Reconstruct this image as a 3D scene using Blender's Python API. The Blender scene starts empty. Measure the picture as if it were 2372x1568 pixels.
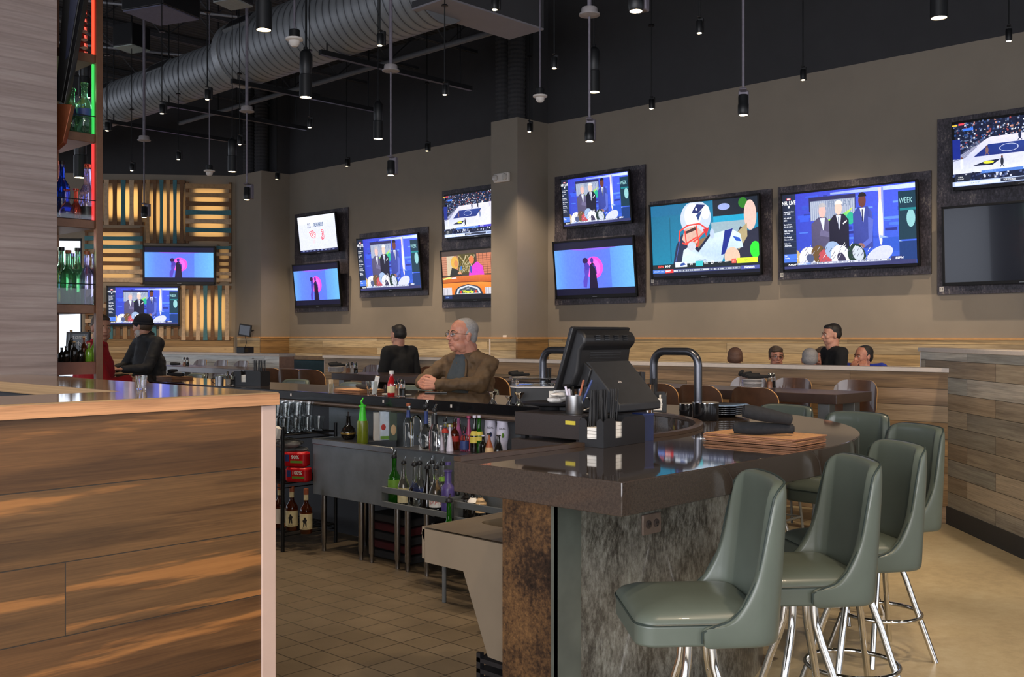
import bpy, math, random
from mathutils import Matrix, Vector
rad = math.radians
C = bpy.context.scene.collection
SC = bpy.context.scene

# ---------------- camera ----------------
F, CX, CY, H = 2360.0, 1186.0, 777.0, 1.48      # focal length in pixels, optical centre, eye height
AY = rad(46.15); S1, C1 = math.sin(AY), math.cos(AY)
# world: +Y runs along the TV wall (away, to the left), +X runs towards that wall, camera above the origin
cam_d = bpy.data.cameras.new('camera'); cam = bpy.data.objects.new('camera', cam_d); C.objects.link(cam)
cam.location = (0, 0, H); cam.rotation_euler = (rad(90), 0, -AY)
cam_d.sensor_width = 36; cam_d.lens = F * 36 / 2372
cam_d.shift_y = (CY - 784) / 2372; cam_d.clip_start = .05; cam_d.clip_end = 200
SC.camera = cam
# ---------------- world, exposure ----------------
W = bpy.data.worlds.new('world'); SC.world = W; W.use_nodes = True
bg = W.node_tree.nodes['Background']; bg.inputs[0].default_value = (.80, .86, 1, 1); bg.inputs[1].default_value = 2.0
vs = SC.view_settings; vs.view_transform = 'Standard'; vs.look = 'None'; vs.gamma = 1; vs.use_curve_mapping = False
vs.exposure = 0.2
LK = 1.65                                        # overall lamp gain
WARM = (1, .78, .55); NEUT = (1, .88, .74)
def spot(name, loc, aim, power, ang=70, col=WARM, r=.04, blend=.6, parent=None):
    d = bpy.data.lights.new(name, 'SPOT'); d.energy = power * LK; d.spot_size = rad(ang); d.spot_blend = blend
    d.color = col; d.shadow_soft_size = r
    o = bpy.data.objects.new(name, d); C.objects.link(o)
    dr = Vector(aim) - Vector(loc); q = dr.to_track_quat('-Z', 'Y')
    if parent: o.parent = parent; o.location = Vector(loc) - parent.location
    else: o.location = loc
    o.rotation_euler = q.to_euler(); return o
def area(name, loc, aim, power, sx, sy, col):
    d = bpy.data.lights.new(name, 'AREA'); d.energy = power * LK; d.shape = 'RECTANGLE'; d.size = sx; d.size_y = sy; d.color = col
    o = bpy.data.objects.new(name, d); C.objects.link(o); o.location = loc
    o.rotation_euler = (Vector(aim) - Vector(loc)).to_track_quat('-Z', 'Y').to_euler(); return o
# unseen area lamps added as fill, behind the camera and off to the left
area('front_fill_area', (-4.5, 1.5, 2.4), (6, 8, 1.4), 260, 7, 3, (.95, .95, 1))
area('rear_fill_area', (-3.5, -5, 2.6), (6, 5, 1.4), 190, 7, 3, (1, .95, .9))
# unseen spots: rows carried on overhead, plus some added to brighten pillar and walls
for (x, y, tx, ty, p) in [(1.2, 1.2, 1.6, 3.5, 85), (-.4, 1.4, .4, 3.5, 75), (1.9, .2, 2.7, 1.75, 90), (3.2, .6, 3.4, 1.75, 70), (4.6, .8, 4.6, 2.3, 70),
                          (2.9, 3.9, 3.4, 4.1, 60), (6.5, 1.2, 7.4, 2.6, 120), (5.6, .2, 5.6, .8, 90), (3.2, 6.6, 4.2, 6.0, 70), (1.0, 3.6, 1.4, 6.1, 26), (-.6, 4.6, .9, 6.1, 22), (8.2, 14.5, 9.6, 19.5, 260), (6.4, 15.5, 8.6, 21, 260), (9.0, 10.0, 12.9, 15.5, 200), (8.5, 2.5, 12.8, 7, 160)]:
    spot('fill_spot', (x, y, 3.7), (tx, ty, .8), p, 60, WARM, .05, .5)

# ---------------- pixel helpers (where a ray through the photo meets a known plane) ----------------
def xy(x, d): return (x * C1 + d * S1, -x * S1 + d * C1)
def PZ(px, py, z): d = F * (H - z) / (py - CY); X, Y = xy((px - CX) / F * d, d); return (X, Y, z)
def PX(px, X, py=None):
    k = (px - CX) / F; d = X / (k * C1 + S1); a = xy(k * d, d); return (a[0], a[1], H - (py - CY) * d / F if py is not None else 0)
def PD(px, d, py=None):
    k = (px - CX) / F; a = xy(k * d, d); return (a[0], a[1], H - (py - CY) * d / F if py is not None else 0)
def depth(X, Y): return X * S1 + Y * C1

# ---------------- mesh builder ----------------
class MB:
    def __init__(s): s.v = []; s.f = []; s.m = []; s.c = []
    def add(s, vs, fs, mi=0, col=None, M=None):
        b = len(s.v)
        for p in vs: s.v.append(tuple(M @ Vector(p)) if M is not None else tuple(p))
        for f in fs: s.f.append([b + i for i in f]); s.m.append(mi); s.c.append(col)
        return s
    def box(s, c, z, rz=0, mi=0, M=None, col=None):
        x, y, h = z[0] / 2, z[1] / 2, z[2] / 2
        vs = [(a * x, b_ * y, c_ * h) for c_ in (-1, 1) for b_ in (-1, 1) for a in (-1, 1)]
        T = Matrix.Translation(c) @ Matrix.Rotation(rz, 4, 'Z')
        if M is not None: T = M @ T
        return s.add(vs, [(0, 2, 3, 1), (4, 5, 7, 6), (0, 1, 5, 4), (2, 6, 7, 3), (0, 4, 6, 2), (1, 3, 7, 5)], mi, col, T)
    def b2(s, x0, x1, y0, y1, z0, z1, mi=0, M=None):
        return s.box(((x0 + x1) / 2, (y0 + y1) / 2, (z0 + z1) / 2), (abs(x1 - x0), abs(y1 - y0), abs(z1 - z0)), 0, mi, M)
    def lathe(s, prof, c=(0, 0, 0), n=20, mi=0, M=None):
        T = Matrix.Translation(c)
        if M is not None: T = M @ T
        vs = []; fs = []
        for r, z in prof:
            for i in range(n):
                a = 2 * math.pi * i / n; vs.append((r * math.cos(a), r * math.sin(a), z))
        for j in range(len(prof) - 1):
            for i in range(n):
                k = (i + 1) % n; fs.append((j * n + i, j * n + k, (j + 1) * n + k, (j + 1) * n + i))
        if prof[0][0] > 1e-6: fs.append(tuple(range(n))[::-1])
        if prof[-1][0] > 1e-6: fs.append(tuple((len(prof) - 1) * n + i for i in range(n)))
        return s.add(vs, fs, mi, None, T)
    def tube(s, pts, r, n=10, closed=False, mi=0, M=None, caps=True):
        P = [Vector(p) for p in pts]; R = r if isinstance(r, (list, tuple)) else [r] * len(P)
        N = len(P); vs = []; fs = []; up = None
        for i, p in enumerate(P):
            a = P[(i - 1) % N] if (closed or i > 0) else p; b_ = P[(i + 1) % N] if (closed or i < N - 1) else p
            t = (b_ - a)
            t = t.normalized() if t.length > 1e-9 else Vector((0, 0, 1))
            if up is None: up = t.orthogonal().normalized()
            u = (up - t * up.dot(t)); u = u.normalized() if u.length > 1e-6 else t.orthogonal().normalized(); up = u
            w = t.cross(u)
            for k in range(n):
                g = 2 * math.pi * k / n; vs.append(p + (u * math.cos(g) + w * math.sin(g)) * R[i])
        for i in range(N if closed else N - 1):
            j = (i + 1) % N
            off = 0
            if closed and j == 0:
                base = vs[i * n]; off = min(range(n), key=lambda q: (vs[q] - vs[i * n]).length)
            for k in range(n):
                k2 = (k + 1) % n; fs.append((i * n + k, i * n + k2, j * n + (k2 + off) % n, j * n + (k + off) % n))
        if not closed and caps: fs.append(tuple(range(n))[::-1]); fs.append(tuple((N - 1) * n + i for i in range(n)))
        return s.add([tuple(v) for v in vs], fs, mi, None, M)
    def prism(s, poly, z0, z1, mi=0, M=None, mi_side=None):
        n = len(poly); vs = [(p[0], p[1], z0) for p in poly] + [(p[0], p[1], z1) for p in poly]
        s.add(vs, [tuple(range(n))[::-1], tuple(range(n, 2 * n))], mi, None, M)
        return s.add(vs, [(i, (i + 1) % n, n + (i + 1) % n, n + i) for i in range(n)], mi if mi_side is None else mi_side, None, M)
    def strip(s, A, B, z0, z1, mi=0):              # ring wall between outline A and outline B (same count, open)
        n = len(A)
        for (z, fl) in ((z1, 0), (z0, 1)):
            vs = [(p[0], p[1], z) for p in A] + [(p[0], p[1], z) for p in B]
            fs = [(i, i + 1, n + i + 1, n + i) for i in range(n - 1)]
            s.add(vs, [f[::-1] if fl == 0 else f for f in fs], mi)
        for L, fl in ((A, 0), (B, 1)):
            vs = [(p[0], p[1], z0) for p in L] + [(p[0], p[1], z1) for p in L]
            s.add(vs, [(i, i + 1, n + i + 1, n + i) for i in range(n - 1)], mi)
        for i in (0, n - 1):
            s.add([(A[i][0], A[i][1], z0), (B[i][0], B[i][1], z0), (B[i][0], B[i][1], z1), (A[i][0], A[i][1], z1)], [(0, 1, 2, 3)], mi)
        return s
    def ell(s, c, r, n=14, mi=0, M=None):
        pr = [(math.sin(math.pi * i / n), -math.cos(math.pi * i / n)) for i in range(n + 1)]
        pr[0] = (0, -1); pr[-1] = (0, 1)
        T = Matrix.Translation(c) @ Matrix.Diagonal((r[0], r[1], r[2], 1)) if not isinstance(r, (int, float)) else Matrix.Translation(c) @ Matrix.Scale(r, 4)
        if M is not None: T = M @ T
        return s.lathe(pr, (0, 0, 0), n + 4, mi, T)
    def text(s, txt, size, M, col=None, mi=0, align='LEFT', bold=0.0):
        vs, fs = text_geo(txt, size, align, bold); return s.add(vs, fs, mi, col, M)
    def build(s, name, mats, parent=None, w=False, smooth=True, ang=38, bevel=0, fix=True, seg=2):
        me = bpy.data.meshes.new(name)
        if w and parent is not None:
            I = parent.matrix_basis.inverted(); vv = [tuple(I @ Vector(p)) for p in s.v]
        else: vv = s.v
        me.from_pydata(vv, [], s.f)
        if not isinstance(mats, (list, tuple)): mats = [mats]
        for m in mats: me.materials.append(m)
        me.polygons.foreach_set('material_index', [min(i, len(mats) - 1) for i in s.m])
        if any(c is not None for c in s.c):
            ca = me.color_attributes.new('Col', 'FLOAT_COLOR', 'CORNER'); dat = []
            for f, c in zip(s.f, s.c):
                if c is None: c = (0, 0, 0)
                if isinstance(c[0], (tuple, list)):
                    for q in range(len(f)): cc = c[q % len(c)]; dat += [cc[0], cc[1], cc[2], 1]
                else: dat += [c[0], c[1], c[2], 1] * len(f)
            ca.data.foreach_set('color', dat)
        me.validate(); me.update()
        if fix:
            import bmesh
            bm = bmesh.new(); bm.from_mesh(me); bmesh.ops.remove_doubles(bm, verts=bm.verts, dist=1e-6)
            bmesh.ops.recalc_face_normals(bm, faces=bm.faces); bm.to_mesh(me); bm.free()
        if smooth:
            me.polygons.foreach_set('use_smooth', [True] * len(me.polygons)); me.set_sharp_from_angle(angle=rad(ang))
        o = bpy.data.objects.new(name, me); C.objects.link(o)
        if parent is not None: o.parent = parent
        if bevel:
            b = o.modifiers.new('bevel', 'BEVEL'); b.width = bevel; b.segments = seg; b.limit_method = 'ANGLE'; b.angle_limit = rad(40)
            b.harden_normals = False
        return o
_TC = {}
def text_geo(txt, size, align='LEFT', bold=0.0):
    key = (txt, size, align, bold)
    if key in _TC: return _TC[key]
    cu = bpy.data.curves.new('t', 'FONT'); cu.body = txt; cu.size = size; cu.align_x = align; cu.align_y = 'CENTER'; cu.offset = bold; cu.resolution_u = 2
    o = bpy.data.objects.new('t', cu); C.objects.link(o); dg = bpy.context.evaluated_depsgraph_get(); dg.update()
    me = bpy.data.meshes.new_from_object(o.evaluated_get(dg))
    vs = [tuple(v.co) for v in me.vertices]; fs = [tuple(p.vertices) for p in me.polygons]
    bpy.data.objects.remove(o); bpy.data.curves.remove(cu); bpy.data.meshes.remove(me)
    _TC[key] = (vs, fs); return _TC[key]
def tag(o, label=None, cat=None, group=None, kind=None):
    if label: o['label'] = label
    if cat: o['category'] = cat
    if group: o['group'] = group
    if kind: o['kind'] = kind
    return o
def thing(name, label, cat, loc=(0, 0, 0), rz=0, group=None):
    o = bpy.data.objects.new(name, None); C.objects.link(o); o.location = loc; o.rotation_euler = (0, 0, rz); o.empty_display_size = .1
    bpy.context.view_layer.update() if False else None
    o.matrix_basis = Matrix.Translation(loc) @ Matrix.Rotation(rz, 4, 'Z')
    return tag(o, label, cat, group)
def struct(o): o['kind'] = 'structure'; return o
def dup(o, loc=None, rz=None, label=None, group=None, parent=None):
    r = o.copy(); C.objects.link(r)
    if parent is not None: r.parent = parent
    if loc is not None: r.location = loc
    if rz is not None: r.rotation_euler = (0, 0, rz)
    if label: r['label'] = label
    if group: r['group'] = group
    for ch in KIDS.get(o.name, list(o.children)): dup(ch, parent=r)
    return r
KIDS = {}

# ---------------- materials ----------------
def srgb(h):
    if isinstance(h, str):
        h = h.lstrip('#'); h = tuple(int(h[i:i + 2], 16) / 255 for i in (0, 2, 4))
    return tuple((c / 12.92 if c <= .04045 else ((c + .055) / 1.055) ** 2.4) for c in h)
def nodes(name):
    m = bpy.data.materials.new(name); m.use_nodes = True; nt = m.node_tree; return m, nt, nt.nodes['Principled BSDF']
def lnk(nt, a, b): nt.links.new(a, b)
def nn(nt, t, **kw):
    n = nt.nodes.new(t)
    for k, v in kw.items(): setattr(n, k, v)
    return n
def coords(nt, scale=(1, 1, 1), rot=(0, 0, 0)):
    tc = nn(nt, 'ShaderNodeTexCoord'); mp = nn(nt, 'ShaderNodeMapping'); mp.inputs['Scale'].default_value = scale; mp.inputs['Rotation'].default_value = rot
    lnk(nt, tc.outputs['Object'], mp.inputs[0]); return mp.outputs[0]
def noise(nt, vec, scale, detail=4, rough=.55):
    n = nn(nt, 'ShaderNodeTexNoise'); n.inputs['Scale'].default_value = scale; n.inputs['Detail'].default_value = detail; n.inputs['Roughness'].default_value = rough
    lnk(nt, vec, n.inputs['Vector']); return n.outputs['Fac']
def ramp(nt, fac, stops):
    r = nn(nt, 'ShaderNodeValToRGB'); e = r.color_ramp.elements
    while len(e) < len(stops): e.new(.5)
    for i, (p, c) in enumerate(stops): e[i].position = p; e[i].color = (*c, 1)
    lnk(nt, fac, r.inputs[0]); return r.outputs[0]
def mixc(nt, fac, a, b, mode='MIX'):
    m = nn(nt, 'ShaderNodeMix', data_type='RGBA', blend_type=mode)
    for sock, v in ((m.inputs[0], fac), (m.inputs[6], a), (m.inputs[7], b)):
        if hasattr(v, 'is_output') or hasattr(v, 'links'): lnk(nt, v, sock)
        elif isinstance(v, (int, float)): sock.default_value = v
        else: sock.default_value = (*v, 1)
    return m.outputs[2]
def bump(nt, bs, h, strength=.3, dist=.01):
    b = nn(nt, 'ShaderNodeBump'); b.inputs['Strength'].default_value = strength; b.inputs['Distance'].default_value = dist
    lnk(nt, h, b.inputs['Height']); lnk(nt, b.outputs[0], bs.inputs['Normal'])
def pm(name, col, rough=.5, metal=0, var=.12, vs=30, spec=.5, bmp=0, trans=0, ior=1.45, coat=0, alpha=1):
    m, nt, b = nodes(name); c = srgb(col)
    if trans == 0:
        v = coords(nt); f = noise(nt, v, vs, 3)
        lo = tuple(x * (1 - var) for x in c); hi = tuple(min(1, x * (1 + var)) for x in c)
        lnk(nt, ramp(nt, f, [(.3, lo), (.7, hi)]), b.inputs['Base Color'])
        if bmp: bump(nt, b, f, bmp, .004)
    else:
        b.inputs['Base Color'].default_value = (*c, 1); b.inputs['Transmission Weight'].default_value = trans
    b.inputs['Roughness'].default_value = rough; b.inputs['Metallic'].default_value = metal; b.inputs['IOR'].default_value = ior
    b.inputs['Specular IOR Level'].default_value = spec; b.inputs['Coat Weight'].default_value = coat
    return m
def em(name, col, st):
    m, nt, b = nodes(name); c = srgb(col); b.inputs['Base Color'].default_value = (0, 0, 0, 1)
    b.inputs['Emission Color'].default_value = (*c, 1); b.inputs['Emission Strength'].default_value = st; return m
def planks(name, tones, axis='X', ph=.13, pl=1.6, grain=1.0, rough=.6, off=.37, seed=0., dark=.35, streak=.5, gap=.004, zoff=0., freq=2, hi=None):
    m, nt, b = nodes(name); tc = nn(nt, 'ShaderNodeTexCoord'); sp = nn(nt, 'ShaderNodeSeparateXYZ'); lnk(nt, tc.outputs['Object'], sp.inputs[0])
    cb = nn(nt, 'ShaderNodeCombineXYZ'); src = {'X': 0, 'Y': 1}[axis] if axis in 'XY' else 0
    if axis == 'D':                                    # diagonal wall: use x+y
        ad = nn(nt, 'ShaderNodeMath', operation='ADD'); lnk(nt, sp.outputs[0], ad.inputs[0]); lnk(nt, sp.outputs[1], ad.inputs[1]); u = ad.outputs[0]
    else: u = sp.outputs[src]
    us = nn(nt, 'ShaderNodeMath', operation='ADD'); us.inputs[1].default_value = 20.3 + seed; lnk(nt, u, us.inputs[0])
    zs = nn(nt, 'ShaderNodeMath', operation='ADD'); zs.inputs[1].default_value = zoff; lnk(nt, sp.outputs[2], zs.inputs[0]); lnk(nt, us.outputs[0], cb.inputs[0]); lnk(nt, zs.outputs[0], cb.inputs[1])
    br = nn(nt, 'ShaderNodeTexBrick'); br.offset = off; br.offset_frequency = freq; br.squash = 1
    br.inputs['Color1'].default_value = (0, 0, 0, 1); br.inputs['Color2'].default_value = (1, 1, 1, 1); br.inputs['Mortar'].default_value = (.5, .5, .5, 1)
    br.inputs['Scale'].default_value = 1; br.inputs['Brick Width'].default_value = pl; br.inputs['Row Height'].default_value = ph
    br.inputs['Mortar Size'].default_value = gap / 2; br.inputs['Mortar Smooth'].default_value = .2; br.inputs['Bias'].default_value = 0
    lnk(nt, cb.outputs[0], br.inputs[0])
    n = len(tones); base = ramp(nt, br.outputs['Color'], [((i + .5) / n, srgb(t)) for i, t in enumerate(tones)])
    # grain: shifted per plank, stretched along the board
    sc = nn(nt, 'ShaderNodeVectorMath', operation='MULTIPLY'); sc.inputs[1].default_value = (1.3, 22, 1)
    lnk(nt, cb.outputs[0], sc.inputs[0]); av = nn(nt, 'ShaderNodeVectorMath', operation='MULTIPLY_ADD'); av.inputs[1].default_value = (17, 9, 31)
    lnk(nt, br.outputs['Color'], av.inputs[0]); lnk(nt, sc.outputs[0], av.inputs[2])
    g = noise(nt, av.outputs[0], 1.6 * grain, 7, .65)
    g2s = nn(nt, 'ShaderNodeVectorMath', operation='MULTIPLY'); g2s.inputs[1].default_value = (.5, 7, 1); lnk(nt, cb.outputs[0], g2s.inputs[0])
    av2 = nn(nt, 'ShaderNodeVectorMath', operation='MULTIPLY_ADD'); av2.inputs[1].default_value = (7, 29, 3); lnk(nt, br.outputs['Color'], av2.inputs[0]); lnk(nt, g2s.outputs[0], av2.inputs[2])
    g2 = noise(nt, av2.outputs[0], 1.1, 5, .6)
    c1 = mixc(nt, .8, base, ramp(nt, g, [(.3, (.55, .5, .46)), (.5, (.95, .95, .95)), (.7, (1.15, 1.12, 1.08))]), 'MULTIPLY')
    g3s = nn(nt, 'ShaderNodeVectorMath', operation='MULTIPLY'); g3s.inputs[1].default_value = (3, 150, 1); lnk(nt, cb.outputs[0], g3s.inputs[0])
    g3 = noise(nt, g3s.outputs[0], 1, 3, .6); c1 = mixc(nt, .7, c1, ramp(nt, g3, [(.35, (.72, .70, .68)), (.6, (1.08, 1.08, 1.06))]), 'MULTIPLY')
    c2 = mixc(nt, ramp(nt, g2, [(.51, (0, 0, 0)), (.57, (streak,) * 3)]), c1, mixc(nt, 1, c1, (dark, dark, dark * 1.05), 'MULTIPLY'))
    if hi: c2 = mixc(nt, ramp(nt, g2, [(.36, (.6,) * 3), (.41, (0, 0, 0))]), c2, mixc(nt, .7, srgb(hi), ramp(nt, g, [(.3, (.7, .66, .6)), (.6, (1.1, 1.1, 1.1))]), 'MULTIPLY'))
    # knots
    vo = nn(nt, 'ShaderNodeTexVoronoi'); vo.inputs['Scale'].default_value = 1.6
    ks = nn(nt, 'ShaderNodeVectorMath', operation='MULTIPLY'); ks.inputs[1].default_value = (1, 2.3, 1); lnk(nt, cb.outputs[0], ks.inputs[0]); lnk(nt, ks.outputs[0], vo.inputs['Vector'])
    c3 = mixc(nt, ramp(nt, vo.outputs['Distance'], [(.025, (.8,) * 3), (.05, (0, 0, 0))]), c2, (.05, .025, .015))
    c4 = mixc(nt, br.outputs['Fac'], c3, (.03, .022, .015))
    lnk(nt, c4, b.inputs['Base Color']); b.inputs['Roughness'].default_value = rough
    inv = nn(nt, 'ShaderNodeMath', operation='SUBTRACT'); inv.inputs[0].default_value = 1; lnk(nt, br.outputs['Fac'], inv.inputs[1])
    hm = nn(nt, 'ShaderNodeMath', operation='MULTIPLY_ADD'); hm.inputs[1].default_value = .12; lnk(nt, g, hm.inputs[0]); lnk(nt, inv.outputs[0], hm.inputs[2])
    bump(nt, b, hm.outputs[0], .5, .004); return m
def mottle(name, cols, s1=5, s2=40, rough=.45, metal=0, stretch=(1, 1, 1), coat=0, bmp=.1):
    m, nt, b = nodes(name); v = coords(nt, stretch); f = noise(nt, v, s1, 6, .7); g = noise(nt, v, s2, 6, .75)
    mx = nn(nt, 'ShaderNodeMath', operation='ADD'); mx.inputs[1].default_value = 0; h = nn(nt, 'ShaderNodeMath', operation='MULTIPLY'); h.inputs[1].default_value = .5
    lnk(nt, f, mx.inputs[0]); lnk(nt, g, mx.inputs[1]); lnk(nt, mx.outputs[0], h.inputs[0])
    n = len(cols); lnk(nt, ramp(nt, h.outputs[0], [(.36 + .28 * i / (n - 1), srgb(c)) for i, c in enumerate(cols)]), b.inputs['Base Color'])
    b.inputs['Roughness'].default_value = rough; b.inputs['Metallic'].default_value = metal; b.inputs['Coat Weight'].default_value = coat
    bump(nt, b, h.outputs[0], bmp, .003); return m

M = {}
M['wall'] = pm('wall_paint_taupe', '#857c70', .85, var=.03, vs=3)
M['wall_warm'] = M['wall']
M['black_wall'] = pm('black_paint', '#343437', .9, var=.06, vs=4)
M['concrete'] = mottle('polished_concrete', ['#93856a', '#a8997a', '#b5a98c'], 1.2, 14, .35, bmp=.03)
M['black'] = pm('black_plastic', '#19191b', .45, var=.1)
M['black_gloss'] = pm('black_gloss', '#101012', .18, var=.05, coat=.3)
M['black_metal'] = pm('black_metal', '#17181a', .42, .3)
M['grey_metal'] = pm('grey_lamp_metal', '#6b6670', .45, .2)
M['steel'] = pm('brushed_steel', '#9a9a9c', .32, 1, .08, 20)
M['steel_dark'] = pm('worn_steel', '#7c8184', .42, .7, .12, 8)
M['chrome'] = pm('chrome', '#d8d6d2', .08, 1, .02)
M['white_pl'] = pm('white_plastic', '#cfc8c2', .5, var=.03)
M['white_wood'] = pm('white_painted_edge', '#c9bdb2', .5, var=.04)
M['pine'] = planks('pale_pine_ledge', ['#c28a5e', '#c99a70', '#b98358'], 'X', .6, 5, .8, .35, dark=.85, streak=.15)
M['pine_top'] = planks('varnished_pine_top', ['#a3845f', '#a88c68', '#9c7e5b'], 'X', .9, 6, .6, .09, dark=.9, streak=.1, gap=.0001)
M['front_planks'] = planks('reclaimed_barn_planks', ['#4c3623', '#6a4e30', '#5b4128', '#735534', '#483829', '#67482a'], 'X', .25, 3.0, .8, .5, off=.488, seed=0, dark=.45, streak=.7, zoff=.785, freq=5, hi='#ab7440')
M['part_planks'] = planks('partition_planks', ['#8d7358', '#6e5538', '#a87f4d', '#7b6850', '#a18a6c', '#64543f'], 'Y', .132, 1.7, 1, .55, seed=3.1, dark=.5, streak=.6)
M['wains_planks'] = planks('wainscot_planks', ['#c9b28a', '#a68a5f', '#b39c74', '#9a8563', '#d0bd9a'], 'Y', .137, 5.0, 1, .6, seed=1.7, dark=.5, streak=.45)
M['grey_planks'] = planks('weathered_grey_planks', ['#a8a396', '#8c8475', '#a08463', '#79796f', '#c1bcae', '#8d7a60'], 'D', .128, 1.15, 1, .5, seed=.4, dark=.55, streak=.5)
M['white_planks'] = planks('whitewashed_planks', ['#d9dad6', '#cfd0cc', '#c7c5bd'], 'Y', .12, 2.4, 1, .5, seed=.2, dark=.8, streak=.3)
M['trim_pine'] = pm('pine_trim', '#b58a58', .5, var=.12, vs=12)
M['bar_top'] = mottle('bar_top_stone', ['#2b2522', '#3a322d', '#453c34'], 120, 400, .045, 0, coat=.3, bmp=0)
M['bar_edge'] = mottle('bar_edge_stone', ['#1e1a19', '#282322', '#332c2a'], 200, 500, .4, bmp=.02)
M['rust'] = mottle('rusted_bronze_laminate', ['#0e0b09', '#30231a', '#5c432b', '#7a5a38'], 5, 60, .35, .2, bmp=.05)
M['galv'] = mottle('galvanised_mottle', ['#23211b', '#54514a', '#87867d', '#a9aba3'], 7, 70, .28, .35, (1, 1, .45), coat=.3, bmp=.05)
M['panel'] = mottle('mottled_tv_panel', ['#19171b', '#2b282e', '#4a454e', '#8f877f'], 3, 45, .45, .1, (1, 1, .6))
M['panel_pale'] = mottle('mottled_pale_panel', ['#6f6a68', '#a29c96', '#c2b8b0'], 3, 40, .4, .1)
M['teal'] = pm('teal_paint', '#33585e', .6, var=.1, vs=15)
M['teal_slat'] = pm('teal_stained_slat', '#3c707a', .6, var=.15, vs=20)
M['leather'] = pm('sage_vinyl', '#565e55', .36, var=.06, vs=8, coat=.15)
M['piping'] = pm('dark_piping', '#2e3835', .4)
M['ply'] = pm('walnut_plywood', '#4d3323', .3, var=.2, vs=14, coat=.4)
M['ply_edge'] = pm('plywood_edge', '#c79a62', .4)
M['dark_wood'] = pm('dark_table_wood', '#3a2e2a', .28, var=.15, vs=12, coat=.3)
M['copper'] = pm('copper_brown_frame', '#6e4f3c', .35, .5, .1)
M['glass'] = pm('clear_glass', '#f4f7f7', .02, trans=1, ior=1.4)
M['screen_off'] = pm('dark_screen', '#0c0f1c', .12, var=.02, coat=.4)
M['cloth'] = pm('black_napkin_cloth', '#1c1c1e', .9, var=.2, vs=60, bmp=.3)
M['cork'] = pm('cork_menu_cover', '#b08358', .7, var=.2, vs=120)
M['menu_edge'] = pm('menu_edge', '#84583e', .6, var=.2)
M['paper'] = pm('white_paper', '#d9d4cb', .7, var=.04)
M['lamp_face'] = em('lamp_face', '#ffe2b0', 22)
M['duct'] = None
def duct_mat():
    m, nt, b = nodes('spiral_duct'); tc = nn(nt, 'ShaderNodeTexCoord'); wv = nn(nt, 'ShaderNodeTexWave', wave_type='BANDS', bands_direction='Y'); wv.inputs['Scale'].default_value = 2.3
    wv.inputs['Distortion'].default_value = 0; lnk(nt, tc.outputs['Object'], wv.inputs[0])
    lnk(nt, ramp(nt, wv.outputs['Fac'], [(0, srgb('#3c3e42')), (.07, srgb('#74777b')), (1, srgb('#7f8285'))]), b.inputs['Base Color'])
    b.inputs['Metallic'].default_value = .35; b.inputs['Roughness'].default_value = .5
    bump(nt, b, ramp(nt, wv.outputs['Fac'], [(0, (0, 0, 0)), (.12, (1, 1, 1))]), .6, .02); return m
M['duct'] = duct_mat()
def tile_mat():
    m, nt, b = nodes('quarry_tile'); tc = nn(nt, 'ShaderNodeTexCoord'); mp = nn(nt, 'ShaderNodeMapping'); mp.inputs['Location'].default_value = (.011, .06, 0)
    lnk(nt, tc.outputs['Object'], mp.inputs[0]); br = nn(nt, 'ShaderNodeTexBrick'); br.offset = 0
    for k, v in (('Scale', 1), ('Brick Width', .1666), ('Row Height', .1666), ('Mortar Size', .003), ('Mortar Smooth', .1)): br.inputs[k].default_value = v
    br.inputs['Color1'].default_value = (*srgb('#625542'), 1); br.inputs['Color2'].default_value = (*srgb('#6b5e4b'), 1); br.inputs['Mortar'].default_value = (*srgb('#2c241b'), 1)
    lnk(nt, mp.outputs[0], br.inputs[0]); v = coords(nt); f = noise(nt, v, 3, 5)
    lnk(nt, mixc(nt, 1, br.outputs['Color'], ramp(nt, f, [(.3, (.8, .8, .8)), (.7, (1.1, 1.1, 1.1))]), 'MULTIPLY'), b.inputs['Base Color']); b.inputs['Roughness'].default_value = .5
    bump(nt, b, br.outputs['Fac'], -.4, .003); return m
M['tile'] = tile_mat()
def stone_mat():
    m, nt, b = nodes('ribbed_limestone'); tc = nn(nt, 'ShaderNodeTexCoord'); mp = nn(nt, 'ShaderNodeMapping'); mp.inputs['Scale'].default_value = (1.2, 1.2, 26)
    lnk(nt, tc.outputs['Object'], mp.inputs[0]); f = noise(nt, mp.outputs[0], 1, 6, .7); v2 = coords(nt, (3, 3, 60)); g = noise(nt, v2, 1.5, 4)
    sp = nn(nt, 'ShaderNodeSeparateXYZ'); lnk(nt, tc.outputs['Object'], sp.inputs[0]); wv = nn(nt, 'ShaderNodeTexWave', bands_direction='Z'); wv.inputs['Scale'].default_value = 4.6
    wv.inputs['Distortion'].default_value = .9; wv.inputs['Detail Scale'].default_value = .6; lnk(nt, tc.outputs['Object'], wv.inputs[0])
    c = ramp(nt, f, [(.3, srgb('#74655f')), (.5, srgb('#857671')), (.7, srgb('#958882'))])
    c = mixc(nt, ramp(nt, wv.outputs['Fac'], [(0, (.55,) * 3), (.1, (0, 0, 0))]), c, srgb('#6e5f5a'))
    lnk(nt, c, b.inputs['Base Color']); b.inputs['Roughness'].default_value = .75
    hm = nn(nt, 'ShaderNodeMath', operation='ADD'); lnk(nt, f, hm.inputs[0]); lnk(nt, wv.outputs['Fac'], hm.inputs[1]); bump(nt, b, hm.outputs[0], .5, .01); return m
M['stone'] = stone_mat()
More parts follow.
